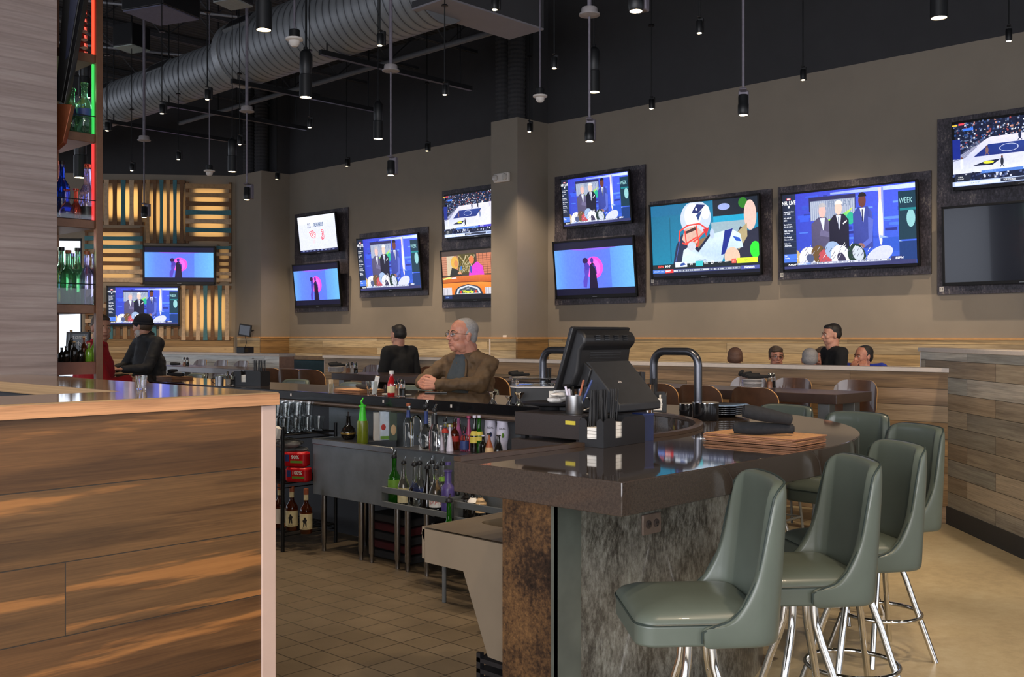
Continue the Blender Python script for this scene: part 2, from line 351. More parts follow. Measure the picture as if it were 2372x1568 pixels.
def screen_mat(st=1.0):
    m, nt, b = nodes('lit_screen_picture'); a = nn(nt, 'ShaderNodeVertexColor'); a.layer_name = 'Col'
    b.inputs['Base Color'].default_value = (.01, .01, .012, 1); v = coords(nt); f = noise(nt, v, 26, 5, .75); lnk(nt, mixc(nt, 1, a.outputs[0], ramp(nt, f, [(.3, (.9, .91, .93)), (.5, (1, 1, 1)), (.72, (1.1, 1.1, 1.08))]), 'MULTIPLY'), b.inputs['Emission Color']); b.inputs['Emission Strength'].default_value = st
    b.inputs['Roughness'].default_value = .25; b.inputs['Specular IOR Level'].default_value = .15; return m
M['screen'] = screen_mat(1.15)
def slat_mat(name, c):
    m, nt, b = nodes(name); v = coords(nt, (6, 6, 6)); f = noise(nt, v, 2, 5, .7); cc = srgb(c)
    lnk(nt, ramp(nt, f, [(.3, tuple(x * .7 for x in cc)), (.7, tuple(min(1, x * 1.15) for x in cc))]), b.inputs['Base Color']); b.inputs['Roughness'].default_value = .65; return m
M['slat_a'] = slat_mat('pallet_wood_tan', '#a58259'); M['slat_b'] = slat_mat('pallet_wood_brown', '#6f4c2a'); M['slat_c'] = slat_mat('pallet_wood_pale', '#c0a587')
M['tv_case'] = pm('tv_case_black', '#0d0d0f', .4, var=.05, spec=.3)
# =============== the room ===============
ZT = 5.068; ZC = 7.2                                # top of the taupe paint, underside of the deck
def wall_piece(name, x0, x1, y0, y1):
    m = MB().b2(x0, x1, y0, y1, 0, ZT, 0); m.b2(x0 + .0, x1, y0, y1, ZT, ZC, 1)
    return struct(m.build(name, [M['wall'], M['black_wall']], smooth=False))
wall_piece('wall_tv', 12.87, 13.3, -5, 11.52)
wall_piece('wall_tv', 12.935, 13.3, 12.13, 19.29)
m = MB().b2(12.12, 13.3, 11.52, 12.13, 0, ZT, 0); m.b2(12.5, 13.3, 11.52, 12.13, ZT, ZC, 1)
struct(m.build('wall_pilaster', [M['wall'], M['black_wall']], smooth=False))
m = MB().b2(12.207, 13.3, 19.29, 20.36, 0, ZT, 0); m.b2(12.6, 13.3, 19.29, 20.36, ZT, ZC, 1)
struct(m.build('wall_pilaster', [M['wall'], M['black_wall']], smooth=False))
# angled end wall carrying the pallets, with the window past its left end
PA = math.atan2(-1.40, 1.69)                        # its direction towards the right of the photo
PL = Vector((12.207, 20.36, 0)); PU = Vector((math.cos(PA), math.sin(PA), 0)); PN = Vector((PU.y, -PU.x, 0))   # PN points to the viewer side
if PN.y > 0: PN = -PN
def PW(px, off=0.0, py=None):                      # point of the pallet wall (off metres in front of it) seen at px
    k = (px - CX) / F; o = PL + PN * off
    xo, do = o.x * C1 - o.y * S1, o.x * S1 + o.y * C1; xu, du = PU.x * C1 - PU.y * S1, PU.x * S1 + PU.y * C1
    t = (k * do - xo) / (xu - k * du); p = o + PU * t; d = p.x * S1 + p.y * C1
    return (t, p, H - (py - CY) * d / F if py is not None else 0)
PM = Matrix.Translation(PL) @ Matrix.Rotation(PA, 4, 'Z')         # local x along the wall, local -y towards the viewer
def pm_rect(mb, t0, t1, z0, z1, th0, th1, mi=0): mb.b2(t0, t1, -th1, -th0, z0, z1, mi, PM); return mb
twin = PW(190)[0]; tend = PW(60)[0]; tfar = PW(-60)[0] - 6
wz1 = PW(165, 0, 552)[2]; wz0 = .55
m = MB(); pm_rect(m, twin, 0.02, 0, ZT, -.25, 0); pm_rect(m, tend, twin, 0, wz0, -.25, 0); pm_rect(m, tend, twin, wz1, ZT, -.25, 0); pm_rect(m, tfar, tend, 0, ZT, -.25, 0)
pm_rect(m, tfar, .8, ZT, ZC, -.25, 0, 1)
struct(m.build('wall_pallet_end', [M['wall'], M['black_wall']], smooth=False))
m = MB(); 
for a, b_ in ((twin - .05, twin), (tend, tend + .05), ((twin + tend) / 2 - .02, (twin + tend) / 2 + .02)): pm_rect(m, a, b_, wz0, wz1, -.12, -.05)
pm_rect(m, tend, twin, wz1 - .05, wz1, -.12, -.05); pm_rect(m, tend, twin, wz0, wz0 + .05, -.12, -.05)
wf = struct(m.build('window_1', M['black_metal'], smooth=False)); mg = MB(); pm_rect(mg, tend + .05, twin - .05, wz0 + .05, wz1 - .05, -.09, -.083)
g_ = mg.build('window_pane', M['glass'], smooth=False); g_.parent = wf
# unseen walls off camera, openings put in to go with the fill lamps
def glazed(name, n0, axis, c, a0, a1):
    m = MB(); segs = 5; w = (a1 - a0) / segs
    def bb(s0, s1, z0, z1, mi=0):
        if axis == 'X': m.b2(c - .15, c, s0, s1, z0, z1, mi)
        else: m.b2(s0, s1, c - .15, c, z0, z1, mi)
    bb(a0, a1, 0, .6); bb(a0, a1, 3.6, ZT); bb(a0, a1, ZT, ZC, 1)
    for i in range(segs + 1): bb(max(a0, a0 + w * i - .45), min(a1, a0 + w * i + .45), .6, 3.6)
    return struct(m.build(name, [M['wall'], M['black_wall']], smooth=False))
glazed('wall_front', 2, 'X', -5, -5, 32); glazed('wall_rear', 3, 'Y', -5, -5, 13.3)
m = MB().b2(-5.15, 13.3, -5.15, 32, -.2, 0); struct(m.build('floor', M['concrete'], smooth=False))
m = MB().b2(-2.5, 4.2, 2.35, 14, 0, .006); m.b2(4.2, 4.66, 3.6, 14, 0, .006); struct(m.build('floor', M['tile'], smooth=False))
def deck_mat():
    m, nt, b = nodes('ribbed_roof_deck'); tc = nn(nt, 'ShaderNodeTexCoord'); wv = nn(nt, 'ShaderNodeTexWave', bands_direction='Y'); wv.inputs['Scale'].default_value = 2.1; lnk(nt, tc.outputs['Object'], wv.inputs[0])
    lnk(nt, ramp(nt, wv.outputs['Fac'], [(.3, srgb('#232427')), (.7, srgb('#34363a'))]), b.inputs['Base Color']); b.inputs['Roughness'].default_value = .8; bump(nt, b, wv.outputs['Fac'], .8, .04); return m
m = MB().b2(-5.15, 13.3, -5.15, 32, ZC, ZC + .1); struct(m.build('ceiling', deck_mat(), smooth=False))
# floor-to-ledge weatherboard along the TV wall
def wains(name, x0, x1, y0, y1, mat='wains_planks', z1=1.454):
    m = MB().b2(x0, x1, y0, y1, 0, z1 - .03, 0); m.b2(x0 - .012, x1, y0, y1, z1 - .03, z1, 1)
    return struct(m.build(name, [M[mat], M['trim_pine']], smooth=False))
wains('trim_1', 12.83, 12.869, -4.9, 11.47); wains('trim_2', 12.89, 12.934, 12.13, 19.24); wains('trim_3', 12.08, 12.119, 11.52, 12.13); wains('trim_4', 12.167, 12.206, 19.29, 20.2)
M['wains_x'] = planks('wainscot_planks_return', ['#a68a5f', '#8f6e42', '#7e6038'], 'X', .137, 3.0, 1, .6, seed=1.7, dark=.5, streak=.45)
for i, (x0, x1, y) in enumerate(((12.08, 12.87, 11.52), (12.167, 12.935, 19.29))):
    m = MB().b2(x0, x1 - .04, y - .04, y - .001, 0, 1.424, 0); m.b2(x0, x1 - .04, y - .052, y - .001, 1.424, 1.454, 1); struct(m.build('trim_%d' % (5 + i), [M['wains_x'], M['trim_pine']], smooth=False))
m = MB(); pm_rect(m, PW(195)[0], -.03, 0, 1.424, .001, .04); pm_rect(m, PW(195)[0], -.03, 1.424, 1.454, .001, .052, 1)
M['wains_d'] = planks('wainscot_planks_angled', ['#a98d62', '#86683f', '#97784c', '#b59a72'], 'X', .137, 3.0, 1, .6, seed=4.7, dark=.5, streak=.45)
struct(m.build('trim_7', [M['wains_d'], M['trim_pine']], smooth=False))
m = MB().b2(12.07, 12.079, 12.10, 12.13, 0, 1.424); struct(m.build('trim_8', M['white_wood']))
# sand-dark columns running up from the pilasters
for nm, x, y in (('wall_column', 12.28, 11.69), ('wall_column', 12.28, 11.98), ('wall_column', 12.4, 19.6), ('wall_column', 12.35, 20.0)):
    m = MB(); prof = []
    for i in range(60): prof.append((.14 + .01 * (i % 2), ZT + .01 + (ZC - ZT - .02) * i / 59))
    m.lathe(prof, (x, y, 0), 16); struct(m.build(nm, M['black_wall'], ang=20))

# =============== wooden half walls ===============
def halfwall(name, label, p0, p1, th, z1, mats, cat='partition', over=.02, cap=.035, side=1, extra=None):
    a = math.atan2(p1[1] - p0[1], p1[0] - p0[0]); L = math.hypot(p1[0] - p0[0], p1[1] - p0[1])
    t = thing(name, label, cat, (p0[0], p0[1], 0), a)
    w = (0, th) if side > 0 else (-th, 0)
    MB().b2(0, L, w[0], w[1], .0, z1 - cap, 0).build('panel', mats[0], t, smooth=False)
    MB().b2(-over, L + over, w[0] - over, w[1] + over, z1 - cap, z1, 0).build('ledge', mats[1], t, smooth=False, bevel=.004)
    return t, L, w
M['part_local'] = planks('partition_boards', ['#ab8f72', '#8a6f50', '#bd935e', '#9a8468', '#b59d80', '#81705a'], 'X', .132, 4.3, 1, .55, seed=3.1, dark=.5, streak=.6)
t, L, w = halfwall('booth_partition', 'long reclaimed board half wall with pale ledge behind the high tables', (8.14, 3.06), (7.86, 10.93), .14, 1.224, (M['part_local'], M['white_wood']), side=-1)
MB().b2(L - .01, L + .008, -.14, 0, 0, 1.18).build('end_trim', M['white_wood'], t, smooth=False)
M['white_local'] = planks('whitewashed_boards', ['#d9dad6', '#cfd0cc', '#c7c5bd'], 'X', .12, 2.6, 1, .5, seed=.2, dark=.8, streak=.3)
t, L, w = halfwall('booth_partition', 'white-washed board half wall in front of the pallet wall', (8.03, 12.24), (7.55, 15.4), .27, 1.224, (M['white_local'], M['white_wood']), side=-1)
MB().b2(-.012, 0, -.27, 0, 0, 1.18).build('end_trim', pm('pinkish_board', '#9a7a68', .6, var=.15, vs=20), t, smooth=False)
# taller angled wall at the right
p0 = Vector((8.55, 3.45)); p1 = Vector((5.2, .4)); a = math.atan2(p1.y - p0.y, p1.x - p0.x)
M['grey_local'] = planks('weathered_boards', ['#b4afa3', '#9a9385', '#a99072', '#8b8b82', '#c9c4b8', '#9f9079', '#bdb09b'], 'X', .128, 1.3, 1, .5, seed=.4, dark=.55, streak=.5)
t = thing('angled_partition', 'tall weathered grey board half wall with white ledge at the right edge', 'partition', (p0.x, p0.y, 0), a)
L = (p1 - p0).length
MB().b2(0, L, 0, .2, .14, 1.345).build('panel', M['grey_local'], t, smooth=False)
MB().b2(-.02, L, -.02, .22, 1.345, 1.378).build('ledge', M['white_wood'], t, smooth=False, bevel=.004)
MB().b2(0, L, -.008, .2, 0, .14).build('skirting', pm('dark_rubber_skirting', '#2e3238', .5, var=.05), t, smooth=False)
MB().b2(-.012, 0, -.005, .2, 0, 1.34).build('end_trim', M['white_wood'], t, smooth=False)
# teal booth bench glimpsed between the partitions
t = thing('booth_bench', 'teal upholstered booth bench back in the gap between the two half walls', 'bench', (9.0, 11.6, 0), 0)
MB().b2(.2, .32, -1.5, 3.0, .45, 1.1).build('backrest', M['teal'], t, bevel=.02); MB().b2(-.4, .2, -1.5, 3.0, 0, .5).build('seat', M['teal'], t, bevel=.02)
MB().b2(.2, .32, -1.5, 3.0, 1.101, 1.16).build('backrest_cap', M['trim_pine'], t, bevel=.005)

# =============== near wooden counter (L shape) ===============
t = thing('service_counter', 'pale-topped wooden service counter clad in wide reclaimed boards, nearest at left', 'counter', (2.2, 3.5, 0))
MB().b2(-3.0, 2.195, 3.47, 3.9, 0, 1.205).build('cladding', M['front_planks'], t, True, smooth=False)
MB().b2(1.88, 2.22, 3.9, 6.1, 0, 1.205).build('side_cladding', M['black_wall'], t, True, smooth=False)
MB().b2(2.195, 2.258, 3.462, 3.9, 0, 1.205).build('corner_post', pm('pink_white_trim', '#bfa79c', .5, var=.04, vs=8), t, True, smooth=False, bevel=.003)
m = MB(); T = [(-3.0, 3.45), (2.264, 3.45), (2.30, 6.12), (1.85, 6.12), (1.85, 3.95), (-3.0, 3.95)]
m.prism(T[:], 1.207, 1.257); m.build('worktop', M['pine_top'], t, True, smooth=False, bevel=.004)
MB().b2(-3.0, 2.262, 3.444, 3.4505, 1.2075, 1.252).build('edge_strip', M['pine'], t, True, smooth=False)
MB().b2(-3, 1.85, 4.2, 6.1, .85, .9).build('lower_shelf', M['black'], t, True, smooth=False)

# =============== stone pillar ===============
m = MB().b2(.8, 2.49, 6.13, 6.9, 0, ZC); struct(m.build('wall_stone_pillar', M['stone'], smooth=False, bevel=.004))

# =============== bar ===============
def arcpath(cx, cy, R, yn, x0, yend, n=28):
    P = [(x0, cy - R)]; P += [(cx + R * math.cos(rad(-90 + 90 * i / n)), cy + R * math.sin(rad(-90 + 90 * i / n))) for i in range(n + 1)]; P.append((cx + R, yend)); return P
BAR = thing('bar_counter', 'long dark polished stone bar curving round from the near end to the far side', 'bar counter', (3.4, 3.3, 0))
Oo = arcpath(3.4, 3.35, 1.6, 0, 2.265, 10.9, 40); Ii = arcpath(3.4, 3.35, .91, 0, 2.265, 10.9, 40)
MB().strip(Oo, Ii, .972, 1.07).build('countertop', [M['bar_top']], BAR, True, ang=30, bevel=.003)
Bo = arcpath(3.55, 3.55, 1.30, 0, 2.56, 10.9, 40); Bi = arcpath(3.55, 3.55, 1.06, 0, 2.56, 10.9, 40)
MB().strip(Bo, Bi, 0, .971).build('base', M['galv'], BAR, True, ang=30)
Bk = arcpath(3.55, 3.55, 1.055, 0, 2.62, 10.9, 40); Bi2 = arcpath(3.55, 3.55, 1.0595, 0, 2.62, 10.9, 40)
MB().strip(Bi2, Bk, 0, .96).build('inner_dark_sheet', M['black'], BAR, True, ang=30)  # black sheet added to darken the inner face of the base
MB().b2(2.548, 2.559, 2.262, 2.494, 0, .971).build('end_panel', M['rust'], BAR, True, smooth=False)
m = MB().b2(2.543, 2.67, 2.238, 2.249, 0, .971); m.b2(2.543, 2.549, 2.238, 2.262, 0, .971); m.build('corner_guard', pm('dull_galvanised_guard', '#6f766f', .3, .6, .2, 6), BAR, True, smooth=False)
R1 = arcpath(3.4, 3.35, .94, 0, 2.27, 3.36, 40)[:-1]; R2 = arcpath(3.4, 3.35, .905, 0, 2.27, 3.36, 40)[:-1]
MB().strip(R1, R2, 1.0705, 1.085).build('inner_lip', pm('brown_lip', '#3a2c22', .35), BAR, True, ang=30)
MB().b2(4.27, 4.309, 3.4, 10.9, 1.012, 1.0735).build('service_rail', M['black_gloss'], BAR, True, smooth=False, bevel=.003)
m = MB(); m.tube([(4.30, 3.5, .995), (4.30, 10.9, .995)], .014, 10); m.build('rail_pipe', pm('bronze_pipe', '#8a7565', .35, .6), BAR, True)
for y in (6.35, 5.28, 4.62): MB().box((4.268, y, 1.045), (.004, .012, .02)).build('rail_screw', M['white_pl'], BAR, True)
# outlet on the bar front
k = (1505 - CX) / F; d_ = 2.25 / (-k * S1 + C1); ox = k * d_ * C1 + d_ * S1
t = thing('power_outlet', 'brown steel double power outlet on the bar front under the counter', 'outlet', (ox, 2.249, .0 + H - (1212 - CY) * d_ / F))
MB().box((0, -.006, 0), (.112, .01, .075)).build('cover_plate', pm('brown_outlet_plate', '#76675d', .35, .3), t, bevel=.003)
for s in (-.024, .024):
    MB().lathe([(.0155, 0), (.0155, .004), (.014, .005)], (s, -.011, 0), 20, 0, Matrix.Translation((0, 0, 0)) @ Matrix.Rotation(0, 4, 'X')).v
    m = MB(); m.lathe([(.0155, 0), (.0155, .004), (.013, .005)], (0, 0, 0), 20, 0, Matrix.Translation((s, -.011, 0)) @ Matrix.Rotation(rad(90), 4, 'X')); so = m.build('socket', pm('dark_socket', '#3d3430', .4), t)
    m = MB().box((s - .005, -.0165, .003), (.002, .002, .009)); m.box((s + .005, -.0165, .003), (.002, .002, .007)); m.box((s, -.0165, -.008), (.004, .002, .004)); q = m.build('slots', M['black'], t); q.parent = so

# =============== ceiling services ===============
t = thing('spiral_duct', 'large grey ribbed round air duct crossing the ceiling', 'duct', (7.55, 12, 5.34))
m = MB(); 
def cyl_y(m, x, z, r, y0, y1, n=48, mi=0): m.lathe([(r, y0), (r, y1)], (0, 0, 0), n, mi, Matrix.Translation((x, 0, z)) @ Matrix.Rotation(rad(-90), 4, 'X'))
yj = 12.45
cyl_y(m, 7.55, 5.34, .43, 8.3, yj); m.build('wide_section', M['duct'], t, True)
m = MB(); cyl_y(m, 7.50, 5.26, .33, yj, 22.3); m.build('narrow_section', M['duct'], t, True)
m = MB(); cyl_y(m, 7.55, 5.34, .445, yj - .12, yj + .02); m.build('joint_collar', pm('duct_collar', '#8a8d90', .45, .4), t, True)
for y, r, z in ((9.6, .43, 5.34), (11.9, .43, 5.34), (14.3, .33, 5.26), (16.2, .33, 5.26)):
    m = MB(); th0 = rad(205)
    A = Matrix.Translation((7.55, y, z)) @ Matrix.Rotation(rad(38), 4, 'Y')
    m.box((-r - .012, 0, 0), (.05, .62, .2), 0, 0, A); g = m.build('register', pm('duct_register_frame', '#6c6f73', .5, .3), t, True, bevel=.004)
    m = MB().box((-r - .038, 0, 0), (.006, .56, .15), 0, 0, A); q = m.build('grille', M['black'], t, True); q.parent = g
t = thing('duct_box', 'flat-bottomed grey sheet metal duct box at the end of the round duct', 'duct', (7.9, 8.1, 5.0))
MB().b2(7.2, 8.72, 7.87, 8.42, 5.0, 5.02).build('bottom_panel', pm('duct_box_bottom', '#7d7a80', .6, .1, .05, 3), t, True, smooth=False)
MB().b2(7.2, 8.72, 7.87, 8.42, 5.02, 5.75).build('body', M['black_wall'], t, True, smooth=False)
# sprinkler pipe and struts
t = thing('sprinkler_pipe', 'long grey sprinkler pipe below the duct', 'pipe', (8.8, 12, 5.18))
MB().tube([(8.8, 8.2, 5.18), (8.8, 16.5, 5.18)], .035, 12).build('pipe', pm('grey_pipe', '#55565a', .6), t, True)
for y in (9.4, 11.2, 13.3, 15.2): MB().tube([(8.8, y, 5.2), (8.8, y, ZC)], .01, 6).build('hanger', M['black_metal'], t, True)
for i, y in enumerate((10.1, 12.1, 14.0, 15.8)):
    m = MB().b2(7.2, 9.7, y - .03, y + .03, 4.84, 4.9); m.tube([(7.3, y, 4.9), (7.3, y, ZC)], .01, 6); m.tube([(9.5, y, 4.9), (9.5, y, ZC)], .01, 6)
    tag(m.build('duct_strut', M['black_metal']), 'black trapeze strut under the round duct, %s from the right' % ['first', 'second', 'third', 'fourth'][i], 'strut')
# open web roof joists
for i in range(7):
    y = 11.6 + i * 1.6; m = MB()
    for z in (ZC - .06, ZC - .62):
        m.b2(-3, 12.8, y - .05, y - .01, z - .02, z + .03); m.b2(-3, 12.8, y + .01, y + .05, z - .02, z + .03)
    n = 26
    for j in range(n):
        x0 = -3 + 15.7 * j / n; x1 = -3 + 15.7 * (j + 1) / n; m.tube([(x0, y, ZC - .6 if j % 2 else ZC - .05), (x1, y, ZC - .05 if j % 2 else ZC - .6)], .014, 6)
    tag(m.build('roof_joist', pm('joist_grey', '#3c3e43', .6, .2) if i == 0 else bpy.data.materials['joist_grey']), 'dark open web steel roof joist, %s from the near end' % ['first', 'second', 'third', 'fourth', 'fifth', 'sixth', 'seventh'][i], 'joist', 'roof joists')
cn = pm('pale_conduit', '#7f8086', .5, .3)
for i, (a0, a1) in enumerate((((2.5, 17.5, 6.6), (10.5, 12.6, 6.3)), ((3.5, 18, 6.2), (8.9, 14.5, 5.9)), ((3.0, 13.5, 6.2), (7.4, 15.5, 5.95)), ((1.0, 17.4, 6.1), (7.0, 16.6, 6.05)))):
    tag(MB().tube([a0, a1], .022, 8).build('conduit', cn), 'pale metal conduit run under the roof deck, %s of four from the camera' % ['nearest', 'second', 'third', 'farthest'][i], 'conduit')
# hanging speakers and a hanging black panel
def speaker(px, py, dd, w, h, label, th=.3, face='#9aa39d'):
    p = PD(px, dd, py); t = thing('ceiling_speaker', label, 'speaker', p, rad(20))
    MB().box((0, 0, h / 2), (w, w, h)).build('cabinet', M['black'], t, bevel=.01)
    MB().box((0, 0, -.008), (w * .96, w * .96, .014)).build('grille', pm('speaker_grille_' + face[1:], face, .6), t)
    MB().tube([(0, 0, h), (0, 0, ZC - p[2])], .012, 6).build('hanger', M['black_metal'], t); return t
speaker(305, 112, 15, .37, .32, 'small black ceiling speaker with pale grille, left of the duct')
speaker(374, 34, 12, .62, .5, 'large square black hanging cabinet with grey-blue underside above the duct', face='#5b5c72')
speaker(540, 8, 10.8, .3, .3, 'black ceiling speaker with pale grille cut off by the top edge', face='#7f8484')

# ---- pendants ----
def lamp_small(loc, label, group, s=1.0, face=1, ry=0.3, power=0, aim=None, ang=60):
    t = thing('pendant_spotlight', label, 'pendant light', loc, ry, group)
    MB().lathe([(.0, .1), (.022, .1), (.026, .094), (.026, .02), (.021, .002), (.021, 0)], (0, 0, 0), 14).build('lamp_head', M['black_metal'], t)
    MB().lathe([(.0, .0), (.019, .0), (.019, -.002), (0, -.003)], (0, 0, 0), 12).build('lens', M['lamp_face'], t)
    m = MB().box((.045, 0, .07), (.03, .045, .12)); m.box((.02, 0, .128), (.08, .03, .008)); m.build('driver_box', M['black'], t, bevel=.003)
    L = (ZC - loc[2]) / s; m = MB().tube([(0, 0, .13), (0, 0, L)], .006, 6); m.build('rod', M['black_metal'], t)
    m = MB().lathe([(0, .008), (.03, .006), (.035, -.01), (.0, -.012)], (0, 0, min(.9, L * .45)), 12); m.build('joint_cup', M['black_metal'], t)
    if s != 1.0: t.scale = (s, s, s)
    return t
def lamp_big(loc, label, group):
    t = thing('cylinder_pendant', label, 'pendant light', loc, 0, group)
    MB().lathe([(.0, .42), (.018, .42), (.02, .4), (.04, .385), (.05, .36), (.05, .21), (.047, .205), (.047, .19), (.053, .185), (.053, .0), (.047, 0), (.046, .012)], (0, 0, 0), 24).build('housing', M['black_metal'], t)
    MB().lathe([(0, .008), (.046, .008), (.046, .004), (0, .002)], (0, 0, 0), 20).build('lens', M['lamp_face'], t)
    MB().tube([(0, 0, .42), (0, 0, ZC - loc[2])], .006, 6).build('rod', M['black_metal'], t); return t
def lamp_track(loc, label, group, rz=.5):
    t = thing('bracket_spotlight', label, 'pendant light', loc, rz, group)
    m = MB(); m.lathe([(0, .14), (.03, .14), (.034, .13), (.034, .075), (.037, .07), (.037, .012), (.03, 0)], (-.03, 0, 0), 20); m.build('lamp_head', M['black_metal'], t)
    m = MB().lathe([(0, .002), (.029, .002), (.029, -.001), (0, -.002)], (-.03, 0, 0), 16); m.build('lens', M['lamp_face'], t)
    m = MB().box((.04, 0, .10), (.055, .07, .165)); m.box((-.01, 0, .176), (.115, .05, .014)); m.build('bracket', M['grey_metal'], t, bevel=.008)
    L = ZC - loc[2]; j = 1.0
    MB().tube([(-.03, 0, .18), (-.03, 0, j)], .009, 8).build('lower_rod', M['grey_metal'], t)
    m = MB().lathe([(0, .05), (.06, .045), (.064, .03), (.064, .0), (.082, -.002), (.082, -.014), (.03, -.026), (0, -.026)], (-.03, 0, j), 20); m.build('junction_box', pm('junction_box_grey', '#8d8788', .5, .2) if 'junction_box_grey' not in bpy.data.materials else bpy.data.materials['junction_box_grey'], t)
    MB().tube([(-.03, 0, j + .03), (-.03, 0, L)], .017, 10).build('upper_pole', M['grey_metal'], t); return t
# pixel of each lamp's lens and the row (x of the row, lens height) it hangs in
def rowpt(px, X, z): return PX(px, X)[:2] + (z,)
ORD = ['first', 'second', 'third', 'fourth', 'fifth', 'sixth', 'seventh', 'eighth', 'ninth', 'tenth']
def yrow(lst, X, z, lab, grp, fn=lamp_small, power=0, aimx=None, ang=60, col=WARM):
    for i, px in enumerate(lst):
        k = (px - CX) / F; p = rowpt(px, X, z); t = fn(p, lab % ORD[i], grp)
        if power:
            aim = (aimx if aimx else X, p[1], 0 if aimx is None else 1.6); spot('lamp_beam', (p[0], p[1], p[2] - .03), aim, power, ang, col, .03, .7, t)
yrow([641, 803, 989, 1226, 1509, 1860, 2337], 11.53, 4.626, 'small black rod spotlight low in front of the TV wall, %s from the left', 'small spotlights of the row by the TV wall', lambda a, b_, c_: lamp_small(a, b_, c_, 1.3), 150, 12.3, 85)
yrow([305, 413, 555, 717, 1030, 1284, 1620], 6.92, 3.9, 'small black rod spotlight of the middle row, %s from the left', 'small spotlights of the middle row', lamp_small, 45, None, 60)
yrow([248, 375, 480, 710, 880, 1146], 5.37, 3.9, 'small black rod spotlight overlapping the duct, %s from the left', 'small spotlights of the row under the duct', lamp_small, 45, None, 60)
for i, (px, py, dia) in enumerate(((538, 398, 20), (876, 322, 22.5), (1376, 214, 27), (2175, 42, 38), (708, 226, 28.5), (611, 70, 36))):
    d = .103 * F / dia; p = PD(px, d, py)
    t = lamp_big(p, 'black cylinder pendant lamp ' + ['hanging before the pallet wall corner', 'hanging before the left part of the TV wall', 'behind the grey bracket lamp at mid-picture', 'near the top right corner', 'in front of the lower duct edge', 'highest, near the duct at upper left'][i], 'cylinder pendant lamps')
    spot('lamp_beam', (p[0], p[1], p[2] - .03), (p[0], p[1], 0), 70, 70, WARM, .045, .6, t)
yrow([337, 575, 908, 1367, 1722], 6.2, 3.0, 'grey bracket spotlight with round junction box on a thick pole, %s from the left', 'grey bracket spotlights', lamp_track, 60, None, 60)
p = PD(1478, 4.85, 30); t = lamp_track(p, 'grey bracket spotlight cut off by the top edge of the picture', 'grey bracket spotlights', .3); spot('lamp_beam', (p[0], p[1], p[2] - .03), (p[0] + .3, p[1], 0), 60, 60, WARM, .04, .6, t)
p = PD(186, 8.6, 412); t = lamp_big(p, 'black cylinder pendant lamp seen through the bottle shelves', 'cylinder pendant lamps')
p = PD(196, 9.5, 226); t = lamp_big(p, 'black cylinder lamp shape standing in for a reflection behind the green bottles', 'cylinder pendant lamps')  # solid lamp body put where only a reflection shows
for i, (px, py, wpx) in enumerate(((682, 108, 40), (1251, 237, 33), (485, 407, 25))):
    d = .155 * F / wpx; p = PD(px, d, py); t = thing('smoke_detector', 'white smoke detector hanging on a rod, ' + ['in front of the duct', 'right of the black column', 'above the pallet wall'][i], 'smoke detector', p, 0, 'hanging smoke detectors')
    MB().lathe([(0, .09), (.05, .085), (.078, .075), (.078, .058), (.05, .05), (.045, .02), (.025, .0), (0, 0)], (0, 0, 0), 20).build('sensor', M['white_pl'], t)
    MB().lathe([(0, .15), (.045, .15), (.05, .145), (.05, .09), (0, .09)], (0, 0, 0), 16).build('mount', M['black_metal'], t)
    MB().tube([(0, 0, .15), (0, 0, ZC - p[2])], .009, 8).build('rod', M['grey_metal'], t)
# emergency light, thermostat
p = PX(1166, 12.12, 412)
t = thing('emergency_light', 'white twin-head emergency light on the pilaster', 'emergency light', (12.119, p[1], p[2]), rad(-90))
MB().box((0, -.035, 0), (.34, .07, .155)).build('housing', M['white_pl'], t, bevel=.02)
for s in (-.11, .11):
    a = MB().lathe([(.05, 0), (.056, .02), (.045, .035), (.0, .04)], (0, 0, 0), 18, 0, Matrix.Translation((s, -.07, 0)) @ Matrix.Rotation(rad(90), 4, 'X')).build('lamp_head', pm('em_lens', '#b9b3ad', .2, coat=.5) if s < 0 else bpy.data.materials['em_lens'], t)
p = PX(1171, 12.12, 783); t = thing('thermostat', 'small white wall control on the pilaster above the board trim', 'thermostat', (12.119, p[1], p[2]), rad(-90)); MB().box((0, -.015, 0), (.07, .03, .095)).build('case', M['white_pl'], t, bevel=.004)
